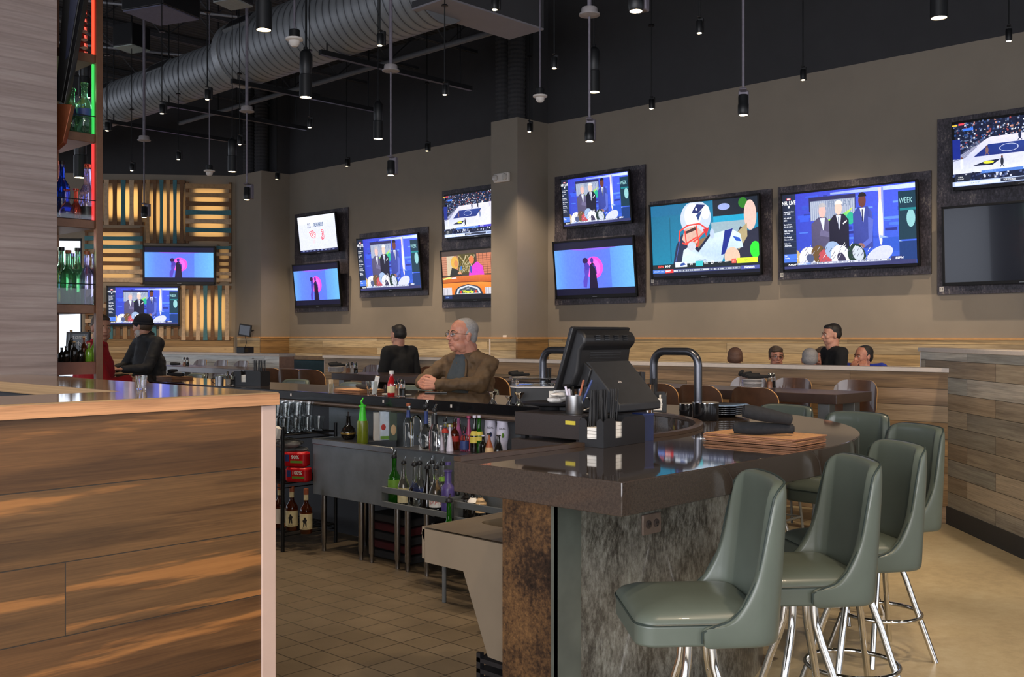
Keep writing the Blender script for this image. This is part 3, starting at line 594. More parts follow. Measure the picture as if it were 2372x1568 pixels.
# =============== televisions ===============
def lin(h): return srgb(h)
class Pic:
    """draws flat coloured shapes in 0..1 x 0..1 screen space, later ones a hair in front"""
    def __init__(s): s.mb = MB(); s.k = 0; s.A = 16 / 9
    def P(s, u, v): u = min(1, max(0, u)); v = min(1, max(0, v)); return (u * s.A, -s.k * .00035, v)
    def poly(s, pts, col):
        s.k += 1
        c = [lin(q) if isinstance(q, str) else q for q in col] if isinstance(col, list) else (lin(col) if isinstance(col, str) else col)
        s.mb.add([s.P(*p) for p in pts], [tuple(range(len(pts)))], 0, c)
    def rect(s, u0, v0, u1, v1, col): s.poly([(u0, v0), (u1, v0), (u1, v1), (u0, v1)], col)
    def oval(s, u, v, ru, rv, col, n=22, a0=0, a1=360, rot=0):
        P = []
        for i in range(n + (0 if a1 - a0 == 360 else 1)):
            a = rad(a0 + (a1 - a0) * i / n); x, y = ru * math.cos(a) * s.A, rv * math.sin(a); c_, s_ = math.cos(rot), math.sin(rot)
            P.append((u + (x * c_ - y * s_) / s.A, v + x * s_ + y * c_))
        s.poly(P, col)
    def line(s, pts, w, col):
        for a, b in zip(pts, pts[1:]):
            dx, dy = (b[0] - a[0]) * s.A, b[1] - a[1]; L = math.hypot(dx, dy) or 1; nx, ny = -dy / L * w / s.A, dx / L * w
            s.poly([(a[0] + nx, a[1] + ny), (a[0] - nx, a[1] - ny), (b[0] - nx, b[1] - ny), (b[0] + nx, b[1] + ny)], col)
    def text(s, t, u, v, size, col, align='LEFT', sx=1, bold=0.0, shear=0):
        s.k += 1; vs, fs = text_geo(t, size, align, bold)
        s.mb.add([(u * s.A + (x + shear * y) * sx, -s.k * .00035, v + y) for x, y, z in vs], fs, 0, lin(col))
def pic_studio():
    p = Pic(); R = random.Random(4)
    p.rect(0, 0, 1, 1, ['#3046b8', '#3a66d8', '#4a5fe8', '#3a3fc0'])
    for i in range(46):
        u = R.uniform(.1, .95); v = R.uniform(.3, .95); w = R.uniform(.03, .2); h = R.uniform(.008, .05)
        p.rect(u, v, min(1, u + w), v + h, R.choice(['#3a5ae0', '#4d78f0', '#2c3aa0', '#6a94ff', '#3550c8', '#2a2f88', '#5f8cf5']))
    p.poly([(.38, .97), (1, .99), (1, .93), (.38, .945)], ['#93a6d8', '#cfe0f5', '#cfe0f5', '#8ea6e0'])
    p.rect(.21, .74, .57, .93, '#2a2a55'); p.rect(.22, .62, .565, .88, '#8c97b4')
    for i in range(22): p.rect(.225 + .0155 * i, .63, .231 + .0155 * i, .87, '#b7bfd0')
    p.text('FRIDAY', .36, .82, .12, '#7d8ca8', sx=.8)
    p.poly([(.30, .72), (.36, .62), (.47, .68), (.55, .76), (.50, .64), (.42, .58), (.33, .60)], ['#8ee030', '#c8f020', '#58d060', '#e0f040', '#40c090', '#78d828', '#b0e820'])
    p.oval(.53, .62, .03, .08, '#28b090'); p.rect(.31, .50, .38, .58, '#b07ac8')
    p.rect(.74, .30, .76, .97, '#ffd0c8'); p.rect(.76, .3, .775, .97, '#8a9cf8'); p.oval(.75, .55, .018, .3, '#ffe6d8')
    p.rect(.88, .30, 1, .90, '#16384a'); p.text('WEEK', .885, .78, .1, '#9fd8dc', sx=.62); p.oval(.965, .56, .03, .11, '#8fc8cc'); p.rect(.89, .66, 1, .69, '#1f7f88')
    p.poly([(.74, .38), (1, .22), (1, .17), (.74, .34)], '#9db8f0'); p.rect(.76, .16, .88, .34, '#2f58c8'); p.rect(.88, .05, 1, .28, '#1a3a78')
    def man(u, suit, skin, hair, h=.74, w=.075, tie=None, lean=0):
        p.poly([(u - w, .22), (u + w, .22), (u + w * 1.02, h - .2), (u + w * .55, h - .12), (u - w * .45 + lean, h - .12), (u - w * .98, h - .2)], suit)
        p.poly([(u - .02 + lean, h - .13), (u + .02 + lean, h - .13), (u + .006 + lean, h - .32)], '#d8dcf0')
        if tie: p.rect(u - .004 + lean, h - .30, u + .004 + lean, h - .15, tie)
        p.oval(u + lean, h - .04, .028, .085, skin); p.oval(u + lean + .002, h + .012, .03, .055, hair, 14, 0, 180)
    man(.30, ['#4a4668', '#565070', '#6d678c', '#5a5474'], '#e8b8b0', '#b8b4b8', .78, .075, None, .015); p.poly([(.29, .42), (.40, .38), (.41, .43), (.30, .50)], '#6d678c'); p.oval(.40, .42, .02, .035, '#e8a8a0')
    man(.44, ['#15142a', '#1b1a30', '#232238', '#1d1c34'], '#f0c8b8', '#e8e4dc', .80, .075, '#707890'); p.poly([(.47, .56), (.50, .6), (.505, .585), (.475, .545)], '#e8e8f0')
    man(.62, ['#303a88', '#3c489c', '#4c5ab8', '#3a4698'], '#6b3a34', '#1a1218', .87, .072, '#1c2248'); p.poly([(.66, .62), (.70, .58), (.685, .30), (.62, .22), (.60, .26), (.66, .34)], '#5a6ac8'); p.oval(.60, .25, .03, .04, '#9a6a60')
    for (u, v, ru, rv, c) in ((.10, .12, .05, .16, '#c8b080'), (.21, .10, .085, .19, '#e6e4ee'), (.28, .18, .06, .12, '#6a5030'), (.33, .12, .05, .12, '#c05058'), (.39, .22, .06, .12, '#9cb4d8'), (.45, .12, .075, .17, '#f0eef6'), (.455, .10, .03, .09, '#3a3450'), (.57, .14, .065, .16, '#203830'), (.58, .16, .04, .1, '#c8d0dc'), (.21, .13, .03, .06, '#505a80'), (.74, .13, .1, .10, '#cfd2e8')): p.oval(u, v, ru, rv, c, 18, rot=.4)
    for i in range(60):
        u = R.uniform(.08, .66); v = R.uniform(.04, .26); p.line([(u, v), (u + .02, v + .05)], .003, R.choice(['#f8f8ff', '#5a5a78', '#b8bcd8', '#303048']))
    p.rect(.0, .0, 1, .05, '#383a6a'); p.rect(.11, .045, .82, .075, '#8288a8'); p.rect(.82, .03, .9, .1, '#34386a')
    p.rect(0, .075, .105, 1, ['#182238', '#1c2a48', '#22304e', '#141c30']); p.rect(0, .09, .105, .20, '#4a78e8'); p.rect(0, .035, .105, .075, '#0c0e18')
    p.text('NFL LIVE', .052, .885, .072, '#f0f2f8', 'CENTER', .72, .002); p.rect(.035, .925, .07, .95, '#d83848'); p.text('ESPN', .052, .938, .02, '#ffffff', 'CENTER', 1, .001); p.oval(.052, .835, .008, .02, '#e0e8f8')
    for v, a, b_ in ((.755, 'Around the Horn', '5 ET, ESPN'), (.67, 'HQ, 4:30 ET', 'ESPN'), (.585, 'SportsNation', '3:30 ET, ESPN'), (.50, 'NBA: The Jump', 'Up Next'), (.415, 'Live Podcast', 'Now on iTunes'), (.33, 'Follow Us', '@ESPNNFL'), (.165, 'Hot', 'Tuesday')):
        p.text(a, .008, v + .014, .026, '#e8ecf8', 'LEFT', .8, .0008); p.text(b_, .008, v - .018, .026, '#e8ecf8', 'LEFT', .8, .0008); p.rect(0, v - .044, .105, v - .041, '#3a4a6c')
    p.text('PLAYOFF', .035, .055, .032, '#ffffff', 'LEFT', .9, .001, .2); p.rect(.11, .047, .215, .075, '#7c98d8'); p.text('SEMIFINALS', .115, .061, .028, '#ffffff', 'LEFT', .9, .001)
    p.rect(.22, .05, .82, .072, '#c8cce0'); 
    for i in range(70): u = .225 + .0085 * i; p.rect(u, .054, u + .005, .068, R.choice(['#50546c', '#8a8ea8', '#e8ecf8']))
    p.text('ESPN', .855, .075, .04, '#eef0ff', 'LEFT', 1.1, .0016, .15); return p
def pic_dance():
    p = Pic(); p.rect(0, 0, 1, 1, '#10102a')
    p.rect(0, .12, 1, .86, '#5a6cf4')
    for u0, u1, a, b_ in ((0, .16, '#64a0ec', '#5f84f2'), (.16, .5, '#5f84f2', '#6070fa'), (.5, .72, '#6070fa', '#587af6'), (.72, 1, '#6094f2', '#6ab4ec')):
        p.rect(u0, .12, u1, .86, [a, b_, b_, a])
    p.poly([(.2, .86), (.8, .86), (.6, .81), (.4, .81)], ['#9a60f0', '#8a60f0', '#6070fa', '#6070fa'])
    p.oval(.505, .50, .115, .205, '#ff50d0', 40); p.oval(.495, .49, .09, .17, '#ff68dc', 36)
    p.poly([(.36, .14), (.40, .13), (.42, .28), (.44, .42), (.455, .52), (.44, .58), (.40, .56), (.38, .48), (.385, .36), (.36, .26)], '#5444b8'); p.oval(.40, .635, .035, .055, '#2a1850'); p.poly([(.38, .58), (.43, .6), (.45, .5), (.40, .44)], '#4a38a8')
    p.poly([(.435, .12), (.545, .12), (.535, .30), (.53, .45), (.515, .56), (.49, .60), (.455, .55), (.45, .42), (.445, .28)], '#1c1030'); p.oval(.485, .635, .02, .05, '#4a2c98'); p.poly([(.50, .57), (.535, .50), (.54, .38), (.53, .38), (.52, .48), (.49, .54)], '#3c2a88')
    return p
def pic_football():
    p = Pic(); R = random.Random(2)
    p.rect(0, .13, 1, 1, ['#187ea0', '#1c8ab0', '#1a78a0', '#156488']); p.rect(0, .85, .30, 1, '#1a6a94'); p.rect(.18, .2, .19, .82, '#14607c')
    p.rect(.60, .78, 1, 1, '#1c2430'); p.oval(.70, .90, .055, .045, '#9aa8e0'); p.rect(.6, .70, .9, .78, '#1fa0c8'); p.rect(.58, .45, .9, .70, '#98b0bc'); p.oval(.87, .93, .04, .07, '#2f7a28')
    p.oval(.93, .76, .055, .20, '#e4c0b4'); p.poly([(.80, .13), (1, .13), (1, .60), (.92, .55), (.84, .62), (.80, .5)], '#2a2c40'); p.poly([(.78, .5), (.90, .66), (.90, .48), (.82, .3)], '#b0a078'); p.oval(.965, .30, .045, .11, '#30e038')
    p.poly([(.20, .13), (.24, .42), (.30, .58), (.36, .5), (.33, .13)], '#27304e'); p.line([(.23, .2), (.28, .5)], .006, '#4a5aa8')
    p.poly([(.28, .13), (.31, .35), (.40, .43), (.45, .32), (.57, .54), (.76, .60), (.84, .52), (.86, .34), (.70, .30), (.66, .13)], ['#c8dcf0', '#d8e8f8', '#e6f0fb', '#bcd0e8', '#c4daf0', '#dcecf8', '#cfe0f2', '#c8dcf0', '#b8d0e8', '#c0d4ea'])
    p.poly([(.38, .42), (.45, .31), (.58, .545), (.555, .545), (.455, .37), (.41, .43)], '#1c2440'); p.poly([(.41, .42), (.455, .37), (.545, .53), (.50, .50), (.42, .46)], '#8a6a48')
    p.poly([(.66, .25), (.70, .58), (.775, .60), (.74, .45), (.70, .27)], '#1c2c88'); p.oval(.76, .22, .07, .13, '#e8c0a8')
    p.poly([(.77, .50), (.83, .47), (.845, .42), (.80, .43)], '#2858c0'); p.text('PATRIOTS', .43, .19, .045, '#6a7898', sx=.8)
    p.oval(.435, .78, .145, .24, '#c4d0e4', 30); p.oval(.41, .82, .08, .17, '#eaf0fa', 24); p.oval(.53, .85, .04, .1, '#f4f6fc')
    p.poly([(.40, .86), (.45, .97), (.53, .95), (.50, .90), (.46, .84)], '#1e2c68'); p.poly([(.44, .82), (.46, .74), (.50, .88)], '#26407c'); p.oval(.445, .9, .01, .02, '#ffffff', 5)
    p.poly([(.30, .50), (.33, .64), (.43, .68), (.50, .58), (.44, .44), (.36, .40)], '#d8b0a0'); p.poly([(.32, .60), (.43, .66), (.44, .62), (.33, .57)], '#4a3030')
    for L in ([(.28, .62), (.36, .69), (.47, .70), (.54, .62)], [(.28, .62), (.27, .48)], [(.33, .62), (.34, .44)], [(.44, .68), (.45, .48)], [(.54, .62), (.45, .5), (.37, .42), (.30, .45)], [(.34, .44), (.44, .52)], [(.36, .38), (.45, .40), (.46, .5)]): p.line(L, .011, '#f04840')
    p.oval(.39, .40, .04, .06, '#c8ccd8'); p.poly([(.50, .62), (.56, .64), (.53, .52)], '#d03038'); p.oval(.585, .55, .02, .07, '#b8c8e0')
    p.rect(0, .10, 1, .165, '#1c262c'); p.rect(0, 0, 1, .10, '#14182c'); p.rect(0, .045, 1, .095, '#2c3468')
    p.text('ESPN', .055, .135, .045, '#f05048', 'LEFT', .95, .002, .2); p.text('MNP', .125, .137, .045, '#f4f4f4', 'LEFT', 1, .001)
    p.rect(.225, .12, .34, .19, '#dfe6f4'); p.poly([(.27, .13), (.33, .15), (.31, .18), (.28, .17)], '#3454a0'); p.text('10', .365, .155, .05, '#ffffff', 'LEFT', 1, .001); p.rect(.42, .12, .49, .19, '#3fc0c8')
    p.text('MIA', .50, .155, .04, '#e8ecec'); p.text('27', .565, .158, .052, '#ffffff', 'LEFT', 1, .001); p.text('3RD', .63, .16, .034, '#d8dce0'); p.text('4:29', .69, .162, .036, '#e8ecec'); p.rect(.755, .135, .795, .195, '#f06050'); p.text('25', .76, .165, .032, '#ffd0c8'); p.rect(.80, .13, .985, .20, '#d8f03c'); p.text('FLAG', .865, .166, .036, '#98a828')
    p.rect(.0, .045, .12, .095, '#4878d0'); p.text("WHAT'S ON", .01, .07, .03, '#e8f0ff', 'LEFT', 1.05); p.rect(.12, .045, .205, .095, '#e83838'); p.text('8PM ET', .127, .07, .034, '#ffffff', 'LEFT', .9, .001); p.rect(.205, .055, .83, .085, '#8890a4')
    for i in range(80): u = .21 + .0077 * i; p.rect(u, .06, u + .005, .08, R.choice(['#e8ecf4', '#c0c6d8', '#3a4060']))
    p.rect(.84, .045, 1, .095, '#5058a0'); p.text('Network', .87, .07, .042, '#ffffff', 'LEFT', 1, .0015, .2); return p
def pic_basket():
    p = Pic(); R = random.Random(7)
    p.rect(0, 0, 1, 1, '#1a2038')
    for i in range(700):
        u = R.uniform(0, .99); v = R.uniform(.58, .99); s_ = R.uniform(.006, .015)
        p.rect(u, v, u + s_, v + s_ * 2, R.choice(['#10162c', '#2c3858', '#5a6a90', '#8a98b8', '#20407a', '#c08878', '#d8dce8', '#3a5088', '#181c28', '#a04848']))
    p.poly([(0, .20), (0, .43), (.28, .72), (1, .74), (1, .20)], ['#d8dcf4', '#c4c8e8', '#dcd8f0', '#e4e0f4', '#e8e8f8'])
    for i in range(14): p.line([(0 + .012 * i, .40 + .02 * i), (.10 + .012 * i, .45 + .02 * i)], .004, '#4a5070')
    p.poly([(.16, .44), (.27, .61), (.66, .61), (.56, .44)], ['#1c2c78', '#203480', '#26408c', '#1c3078']); p.oval(.42, .53, .07, .06, '#c8d0f0', 24); p.oval(.42, .53, .064, .053, '#223a86', 24)
    p.poly([(.15, .30), (.25, .36), (.36, .37), (.30, .29)], '#101c3c'); p.oval(.27, .335, .04, .022, '#e8f040')
    p.rect(0, .43, .06, .74, '#1c2c88'); p.rect(.08, .86, .16, .90, '#3e74e0'); p.rect(.0, .95, .04, .97, '#f0c040'); p.rect(.05, .955, .09, .985, '#f04858')
    for u, v, c, h in ((.50, .62, '#202848', .14), (.60, .62, '#20202c', .16), (.68, .66, '#e8e4ec', .13), (.80, .62, '#c8c4d8', .14), (.26, .45, '#7a5a58', .13), (.63, .40, '#7080a8', .16), (.07, .24, '#e0e4f4', .2), (.37, .24, '#202838', .16), (.86, .36, '#e8e8f4', .14)):
        p.oval(u, v + h * .55, .012, h * .42, c, 10); p.oval(u, v + h, .008, .018, '#6a4438', 8); p.line([(u, v + h * .3), (u - .015, v)], .005, c); p.line([(u, v + h * .3), (u + .015, v)], .005, c)
    for i in range(130):
        u = R.uniform(0, .98); v = R.uniform(.07, .18); p.rect(u, v, u + .014, v + .03, R.choice(['#141a34', '#2a3864', '#c8ccdc', '#506090', '#181c30']))
    p.rect(.22, .17, .60, .215, '#4c7ad0'); p.text('HORNETS', .25, .193, .034, '#88b0f0', 'LEFT', .9); p.text('35', .52, .193, .036, '#ffffff'); p.rect(.60, .175, 1, .222, '#4038c0'); p.text('PACERS', .63, .198, .034, '#ffffff', 'LEFT', .9)
    p.rect(0, .0, 1, .075, '#b4c4ec'); p.rect(.02, .012, .40, .06, '#dce8fc'); p.text('NBA.COM', .13, .036, .034, '#5878a8', 'LEFT', .9); p.rect(.36, .015, .72, .062, '#283048'); p.text('TOP STORIES', .38, .038, .036, '#e8ecf4', 'LEFT', .75, .001); p.rect(.74, .02, 1, .05, '#6878a8')
    p.rect(.02, .085, .14, .17, '#202838'); p.text('NBA', .045, .14, .03, '#ffffff'); p.text('TODAY', .04, .11, .024, '#ffffff'); return p
def pic_rewards():
    p = Pic(); p.rect(0, 0, 1, 1, '#d9dcf0'); p.poly([(0, 1), (1, 1), (1, .6), (0, .8)], ['#eceef8', '#dfe3f4', '#d4d8ec', '#e0e3f2']); p.rect(0, 0, 1, .06, '#20244a')
    for i in range(9): p.rect(.06 + .1 * i, .02, .11 + .1 * i, .045, '#7a86b8')
    p.text('REWARDS', .43, .74, .15, '#1f4f7c', 'LEFT', .62, .004); p.text('PIECE', .25, .775, .075, '#3a4560', 'LEFT', .8, .001); p.text('YOUR', .25, .69, .075, '#3a4560', 'LEFT', .8, .001)
    p.poly([(.28, .56), (.38, .60), (.46, .50), (.44, .38), (.38, .37), (.33, .42)], '#e85a6c'); p.poly([(.30, .55), (.375, .58), (.445, .495), (.43, .40), (.385, .39), (.34, .43)], '#f2e8ee')
    for L in ([(.30, .54), (.43, .41)], [(.33, .57), (.44, .46)], [(.42, .54), (.34, .43)], [(.375, .575), (.31, .48)]): p.line(L, .008, '#e85a6c')
    p.text('3', .60, .44, .36, '#e04860', 'LEFT', .8, .02); p.text('3', .606, .44, .34, '#f6f0f4', 'LEFT', .78, -.004); p.poly([(.37, .33), (.44, .35), (.42, .24), (.38, .23)], '#f0d0d8'); return p
def pic_talk():
    p = Pic(); R = random.Random(9); p.rect(0, 0, 1, 1, '#4a3c34')
    p.rect(0, .50, .3, .90, '#c08468'); p.rect(.55, .50, 1, .92, '#c87858')
    for i in range(9):
        p.rect(0, .50 + .045 * i, .12, .506 + .045 * i, '#7a4c38'); p.rect(.55, .50 + .045 * i, 1, .506 + .045 * i, '#6a3c2c')
    for i in range(7): p.rect(.58 + .06 * i, .5, .586 + .06 * i, .92, '#6a3c2c')
    p.rect(.08, .50, .2, .9, '#c8b89c'); p.rect(.26, .52, .52, .93, '#4c4420')
    for i in range(60): p.line([(R.uniform(.24, .54), .55), (R.uniform(.24, .54), .9)], .004, R.choice(['#7a6a30', '#2e2a14', '#d8c8a0', '#5a5024']))
    p.oval(.21, .76, .06, .13, '#d8a848'); p.oval(.23, .74, .03, .07, '#d08850'); p.poly([(.12, .48), (.16, .66), (.24, .62), (.32, .48)], '#2c2c28'); p.oval(.28, .54, .03, .025, '#e0a078')
    p.poly([(.42, .46), (.44, .62), (.50, .70), (.56, .76), (.64, .66), (.66, .46)], '#d840c8'); p.oval(.475, .80, .04, .08, '#d87848'); p.oval(.46, .60, .015, .07, '#3848a8'); p.oval(.31, .64, .015, .04, '#3a70c0')
    p.poly([(.78, .46), (.80, .7), (.86, .78), (.98, .72), (1, .46)], '#d8a8c8'); p.oval(.88, .84, .035, .07, '#c87858'); p.oval(.87, .92, .06, .05, '#e8d8b8'); p.rect(.83, .9, .91, .985, '#e8dcc0')
    for u in (.82, .88, .93): p.line([(u, .5), (u + .02, .7)], .008, '#2c2430')
    p.poly([(0, .34), (0, .46), (.3, .48), (.6, .485), (1, .46), (1, .30), (.6, .345), (.3, .35)], ['#a85020', '#c86828', '#e89060', '#d87038', '#c05a20', '#b04c18', '#c05820', '#c86020'])
    p.poly([(0, .10), (0, .34), (.3, .35), (.6, .345), (1, .30), (1, .10)], ['#e07a28', '#f08a30', '#e88030', '#f09038', '#e07020', '#d86818']); p.line([(0, .345), (.3, .355), (.6, .35), (1, .305)], .008, '#7a3410')
    p.rect(.0, .09, .14, .25, '#ccc8d0'); p.rect(.66, .09, 1, .23, '#ccc8d0')
    for i in range(12): p.rect(.01 + .055 * i, .09, .016 + .055 * i, .23, '#9894a0') if i < 2 or i > 12 else None
    for i in range(9): p.rect(.67 + .04 * i, .09, .676 + .04 * i, .23, '#9894a0')
    p.poly([(.18, .10), (.2, .20), (.25, .26), (.40, .31), (.55, .26), (.6, .20), (.62, .10)], '#303848'); p.poly([(.21, .11), (.23, .20), (.27, .245), (.40, .29), (.53, .245), (.57, .20), (.59, .11)], '#d0d4dc'); p.poly([(.24, .12), (.26, .20), (.40, .265), (.54, .20), (.56, .12)], '#3c4858')
    p.text('2017', .40, .215, .05, '#e8ecf0', 'CENTER'); p.text('Wrangler', .40, .15, .10, '#e8f030', 'CENTER', .78, .003); p.rect(.27, .12, .30, .18, '#d04030'); p.rect(.5, .12, .53, .18, '#d04030')
    p.poly([(.0, .44), (.12, .47), (.16, .44), (.02, .415)], '#d8e880'); p.poly([(.14, .45), (.22, .46), (.23, .435), (.16, .43)], '#e0e4ec'); p.rect(0, 0, 1, .095, '#0c0e1c'); p.rect(.02, .02, .14, .075, '#1c3068'); p.text('(C)BS', .04, .048, .035, '#88b0e8'); return p
PICS = {'studio': pic_studio, 'dance': pic_dance, 'football': pic_football, 'basketball': pic_basket, 'rewards': pic_rewards, 'talk': pic_talk}
PCACHE = {}
def tv(kind, label, Mtx, w, h, tilt=6, stand=.11, bez=.028, chin=.038, dark_bez=True, group=None):
    """Mtx: frame whose local x runs right along the wall, y into the wall, z up, origin at the set's centre on its front face"""
    t = bpy.data.objects.new('television', None); C.objects.link(t); t.empty_display_size = .1
    t.matrix_world = Mtx @ Matrix.Rotation(rad(tilt), 4, 'X'); t.rotation_mode = 'XYZ'; t.matrix_basis = Mtx @ Matrix.Rotation(rad(tilt), 4, 'X'); tag(t, label, 'television', group)
    m = MB(); th = .05; W2, H2 = w / 2, h / 2
    for a in ((-W2, W2, H2 - bez, H2), (-W2, W2, -H2, -H2 + chin), (-W2, -W2 + bez, -H2, H2), (W2 - bez, W2, -H2, H2)): m.b2(a[0], a[1], 0, .02, a[2], a[3])
    m.b2(-W2, W2, .012, th, -H2, H2); m.build('case', M['tv_case'], t, smooth=False, bevel=.003)
    sw, sh = w - 2 * bez, h - bez - chin; z0 = -H2 + chin
    if kind:
        if kind not in PCACHE: PCACHE[kind] = PICS[kind]()
        p = PCACHE[kind]; m = MB(); m.v = [((x / p.A - .5) * sw, y * .3 + .0115, z0 + z * sh) for x, y, z in p.mb.v]; m.f = p.mb.f; m.m = p.mb.m; m.c = p.mb.c
        m.build('picture', M['screen'], t, smooth=False, fix=False)
    else: MB().b2(-W2 + bez, W2 - bez, .006, .0118, z0, z0 + sh).build('screen', M['screen_off'], t, smooth=False)
    m = MB().box((0, -.002, -H2 + chin * .4), (.09, .004, .006)); m.build('maker_badge', M['steel'], t)
    MB().b2(-w * .16, w * .16, th, th + stand, -h * .22, h * .22).build('wall_mount', M['black_metal'], t, smooth=False)
    return t
def wallM(X, Y, Z): return Matrix.Translation((X, Y, Z)) @ Matrix.Rotation(rad(-90), 4, 'Z')
def tv_wall(kind, label, pl, pr, pc, yt, yb, X, w=None, **k):
    a = PX(pl, X); h0 = PX(pc, X, yt)[2]; h1 = PX(pc, X, yb)[2]; hh = abs(h0 - h1)
    if w is None: b = PX(pr, X); w = abs(a[1] - b[1]); yc = (a[1] + b[1]) / 2
    else: yc = a[1] - w / 2
    return tv(kind, label, wallM(X, yc, (h0 + h1) / 2), w, hh, **k)
def tvpanel(label, pl, pr, ytl, ybl, X, mats='panel', w=None, tag_no=None, extra=None):
    a = PX(pl, X, ytl); a2 = PX(pl, X, ybl); y1 = PX(pr, X)[1] if w is None else a[1] - w
    t = thing('wall_panel', label, 'wall panel', (X, a[1], a2[2]), 0)
    H_ = a[2] - a2[2]; L = a[1] - y1
    MB().b2(0, .035, -L, 0, 0, H_).build('board', M[mats], t, smooth=False, bevel=.002)
    if extra is not None: zz = PX(pl, X, extra)[2] - a2[2]; MB().b2(-.006, 0, -L, 0, zz, zz + .1).build('cross_strip', M[mats], t, smooth=False)
    if tag_no: 
        q = MB().b2(-.006, 0, -.08, -.03, .04, .1).build('number_tag', M['paper'], t, smooth=False)
        MB().text(tag_no, .04, Matrix.Translation((-.0065, -.055, .07)) @ Matrix.Rotation(rad(-90), 4, 'Z') @ Matrix.Rotation(rad(90), 4, 'X'), None, 0, 'CENTER').build('number', M['black'], q, smooth=False)
    return t
XR = 12.834; XT = 12.65
tvpanel('dark mottled wall panel behind the two stacked televisions right of the pilaster', 1285, 1494, 410, 707, XR, extra=560)
tv_wall('studio', 'television showing three men in a sports studio, right of the pilaster, upper of two', 1300.6, 1460, 1378, 403.8, 523, XT, tilt=6)
tv_wall('dance', 'television showing two dancers before a pink disc, right of the pilaster, lower of two', 1283, 1471, 1375, 553, 690, XT, tilt=6, chin=.055)
tvpanel('dark mottled wall panel behind the football player television', 1505, 1787, 468, 662, XR, tag_no='12')
tv_wall('football', 'television showing a football player in a silver helmet', 1506, 1761, 1632, 462, 641.6, XT, tilt=4)
tvpanel('dark mottled wall panel behind the largest studio television', 1803, 2156, 434, 649, XR, tag_no='13')
tv_wall('studio', 'large television showing three men in a sports studio, right half of the TV wall', 1811, 2127, 1969, 432, 623, XT, tilt=4)
tvpanel('dark mottled wall panel cut off by the right edge of the picture', 2171, 2172, 277, 683, XR, w=2.6, tag_no='14', extra=470)
tv_wall('basketball', 'television showing a basketball court, cut by the right edge', 2206, 0, 2206, 284, 442, XT, w=1.586, tilt=3)
tv_wall(None, 'switched-off dark television at the right edge, below the basketball game', 2182, 0, 2182, 480, 662, XT, w=1.85, tilt=3)
XR2 = 12.898; XT2 = 12.71
tvpanel('dark mottled wall panel at the far left end of the TV wall', 682.5, 805.5, 497, 724, XR2, extra=600)
tv_wall('rewards', 'television showing a white rewards advert with a red 3', 690, 780, 735, 496, 586, XT2, tilt=7)
tv_wall('dance', 'television showing two dancers before a pink disc, below the rewards advert', 680, 786, 733, 609, 712, XT2, tilt=6, chin=.055)
tvpanel('dark and pale wall panel behind the television between the left group and the pilaster', 833, 991, 542, 690, XR2, 'panel')
tv_wall('studio', 'television showing three men in a sports studio, left of the pilaster', 830, 972.5, 900, 546, 674.5, XT2, tilt=6)
tvpanel('dark mottled wall panel half hidden by the left side of the pilaster', 1024, 1100, 443, 714, XR2, w=1.63, extra=573)
tv_wall('basketball', 'television showing a basketball court, partly hidden by the pilaster', 1032.5, 0, 1032.5, 451.6, 556, XT2, w=1.55, tilt=5)
tv_wall('talk', 'television showing a rodeo talk desk in orange and pink, beside the pilaster', 1022.5, 0, 1022.5, 581, 699.6, XT2, w=1.73, tilt=5)
# =============== pallet wall ===============
SL = {'a': M['slat_a'], 'b': M['slat_b'], 'c': M['slat_c'], 't': M['teal_slat']}
def pallet(label, px0, px1, py0, py1, seq, vertical, lit=(1, 1), curve=.012, power=3.6, off=.05):
    t0, t1 = PW(px0, .12)[0], PW(px1, .12)[0]; pc = (px0 + px1) / 2; z1 = PW(pc, .12, py0)[2]; z0 = PW(pc, .12, py1)[2]
    o = PL + PU * t0; t = thing('pallet_panel', label, 'wooden pallet', (o.x, o.y, z0), PA); w, h = t1 - t0, z1 - z0
    if vertical:
        for z in (.04, h - .04): MB().box((w / 2, -.05, z), (w, .06, .07)).build('batten', M['slat_b'], t, smooth=False)
    else:
        for x in (.03, w - .03): MB().box((x, -.05, h / 2), (.05, .06, h)).build('batten', M['slat_b'], t, smooth=False)
    n = len(seq); Lr = (w if vertical else h) / n; rr = random.Random(px0 + py0)
    for i, c in enumerate(seq):
        m = MB(); K = 9; bw = Lr * .60
        A, B = [], []
        for j in range(K):
            q = j / (K - 1); pin = curve * math.sin(math.pi * q) * (1 if rr.random() < 2 else 0)
            A.append((q, Lr * (i + .5) - bw / 2 + pin)); B.append((q, Lr * (i + .5) + bw / 2 - pin))
        if vertical: poly = [(a[1], a[0] * h) for a in A] + [(b[1], b[0] * h) for b in B[::-1]]
        else: poly = [(a[0] * w, h - a[1]) for a in A] + [(b[0] * w, h - b[1]) for b in B[::-1]]
        m.prism(poly, .082, .10, 0, Matrix.Rotation(rad(90), 4, 'X')); m.build('slat', SL[c], t, smooth=False)
    if power:
        d = bpy.data.lights.new('pallet_glow', 'AREA'); d.shape = 'RECTANGLE'; d.size = w * .8; d.size_y = h * .62 if vertical else h * .8; d.energy = power * LK; d.color = (1, .60, .2)
        if not vertical: d.size = w * .62
        l = bpy.data.objects.new('pallet_glow', d); C.objects.link(l); l.parent = t; l.location = (w * .5, -.05, h * .5); l.rotation_euler = (rad(90), 0, 0)
    return t
pallet('upright backlit pallet panel with one teal slat, upper left of the pallet wall', 236, 333, 416, 521, 'cbtcb', True)
pallet('upright backlit pallet panel with two teal slats, top centre of the pallet wall', 334, 428, 416, 563, 'abtatb', True)
pallet('sideways pallet panel with two teal slats at the upper right of the pallet wall', 429, 535, 421, 563, 'aabtctb', False)
pallet('sideways pallet panel left of the upper television, seen partly behind the bottle shelves', 195, 330, 523, 658, 'bttbbcc', False)
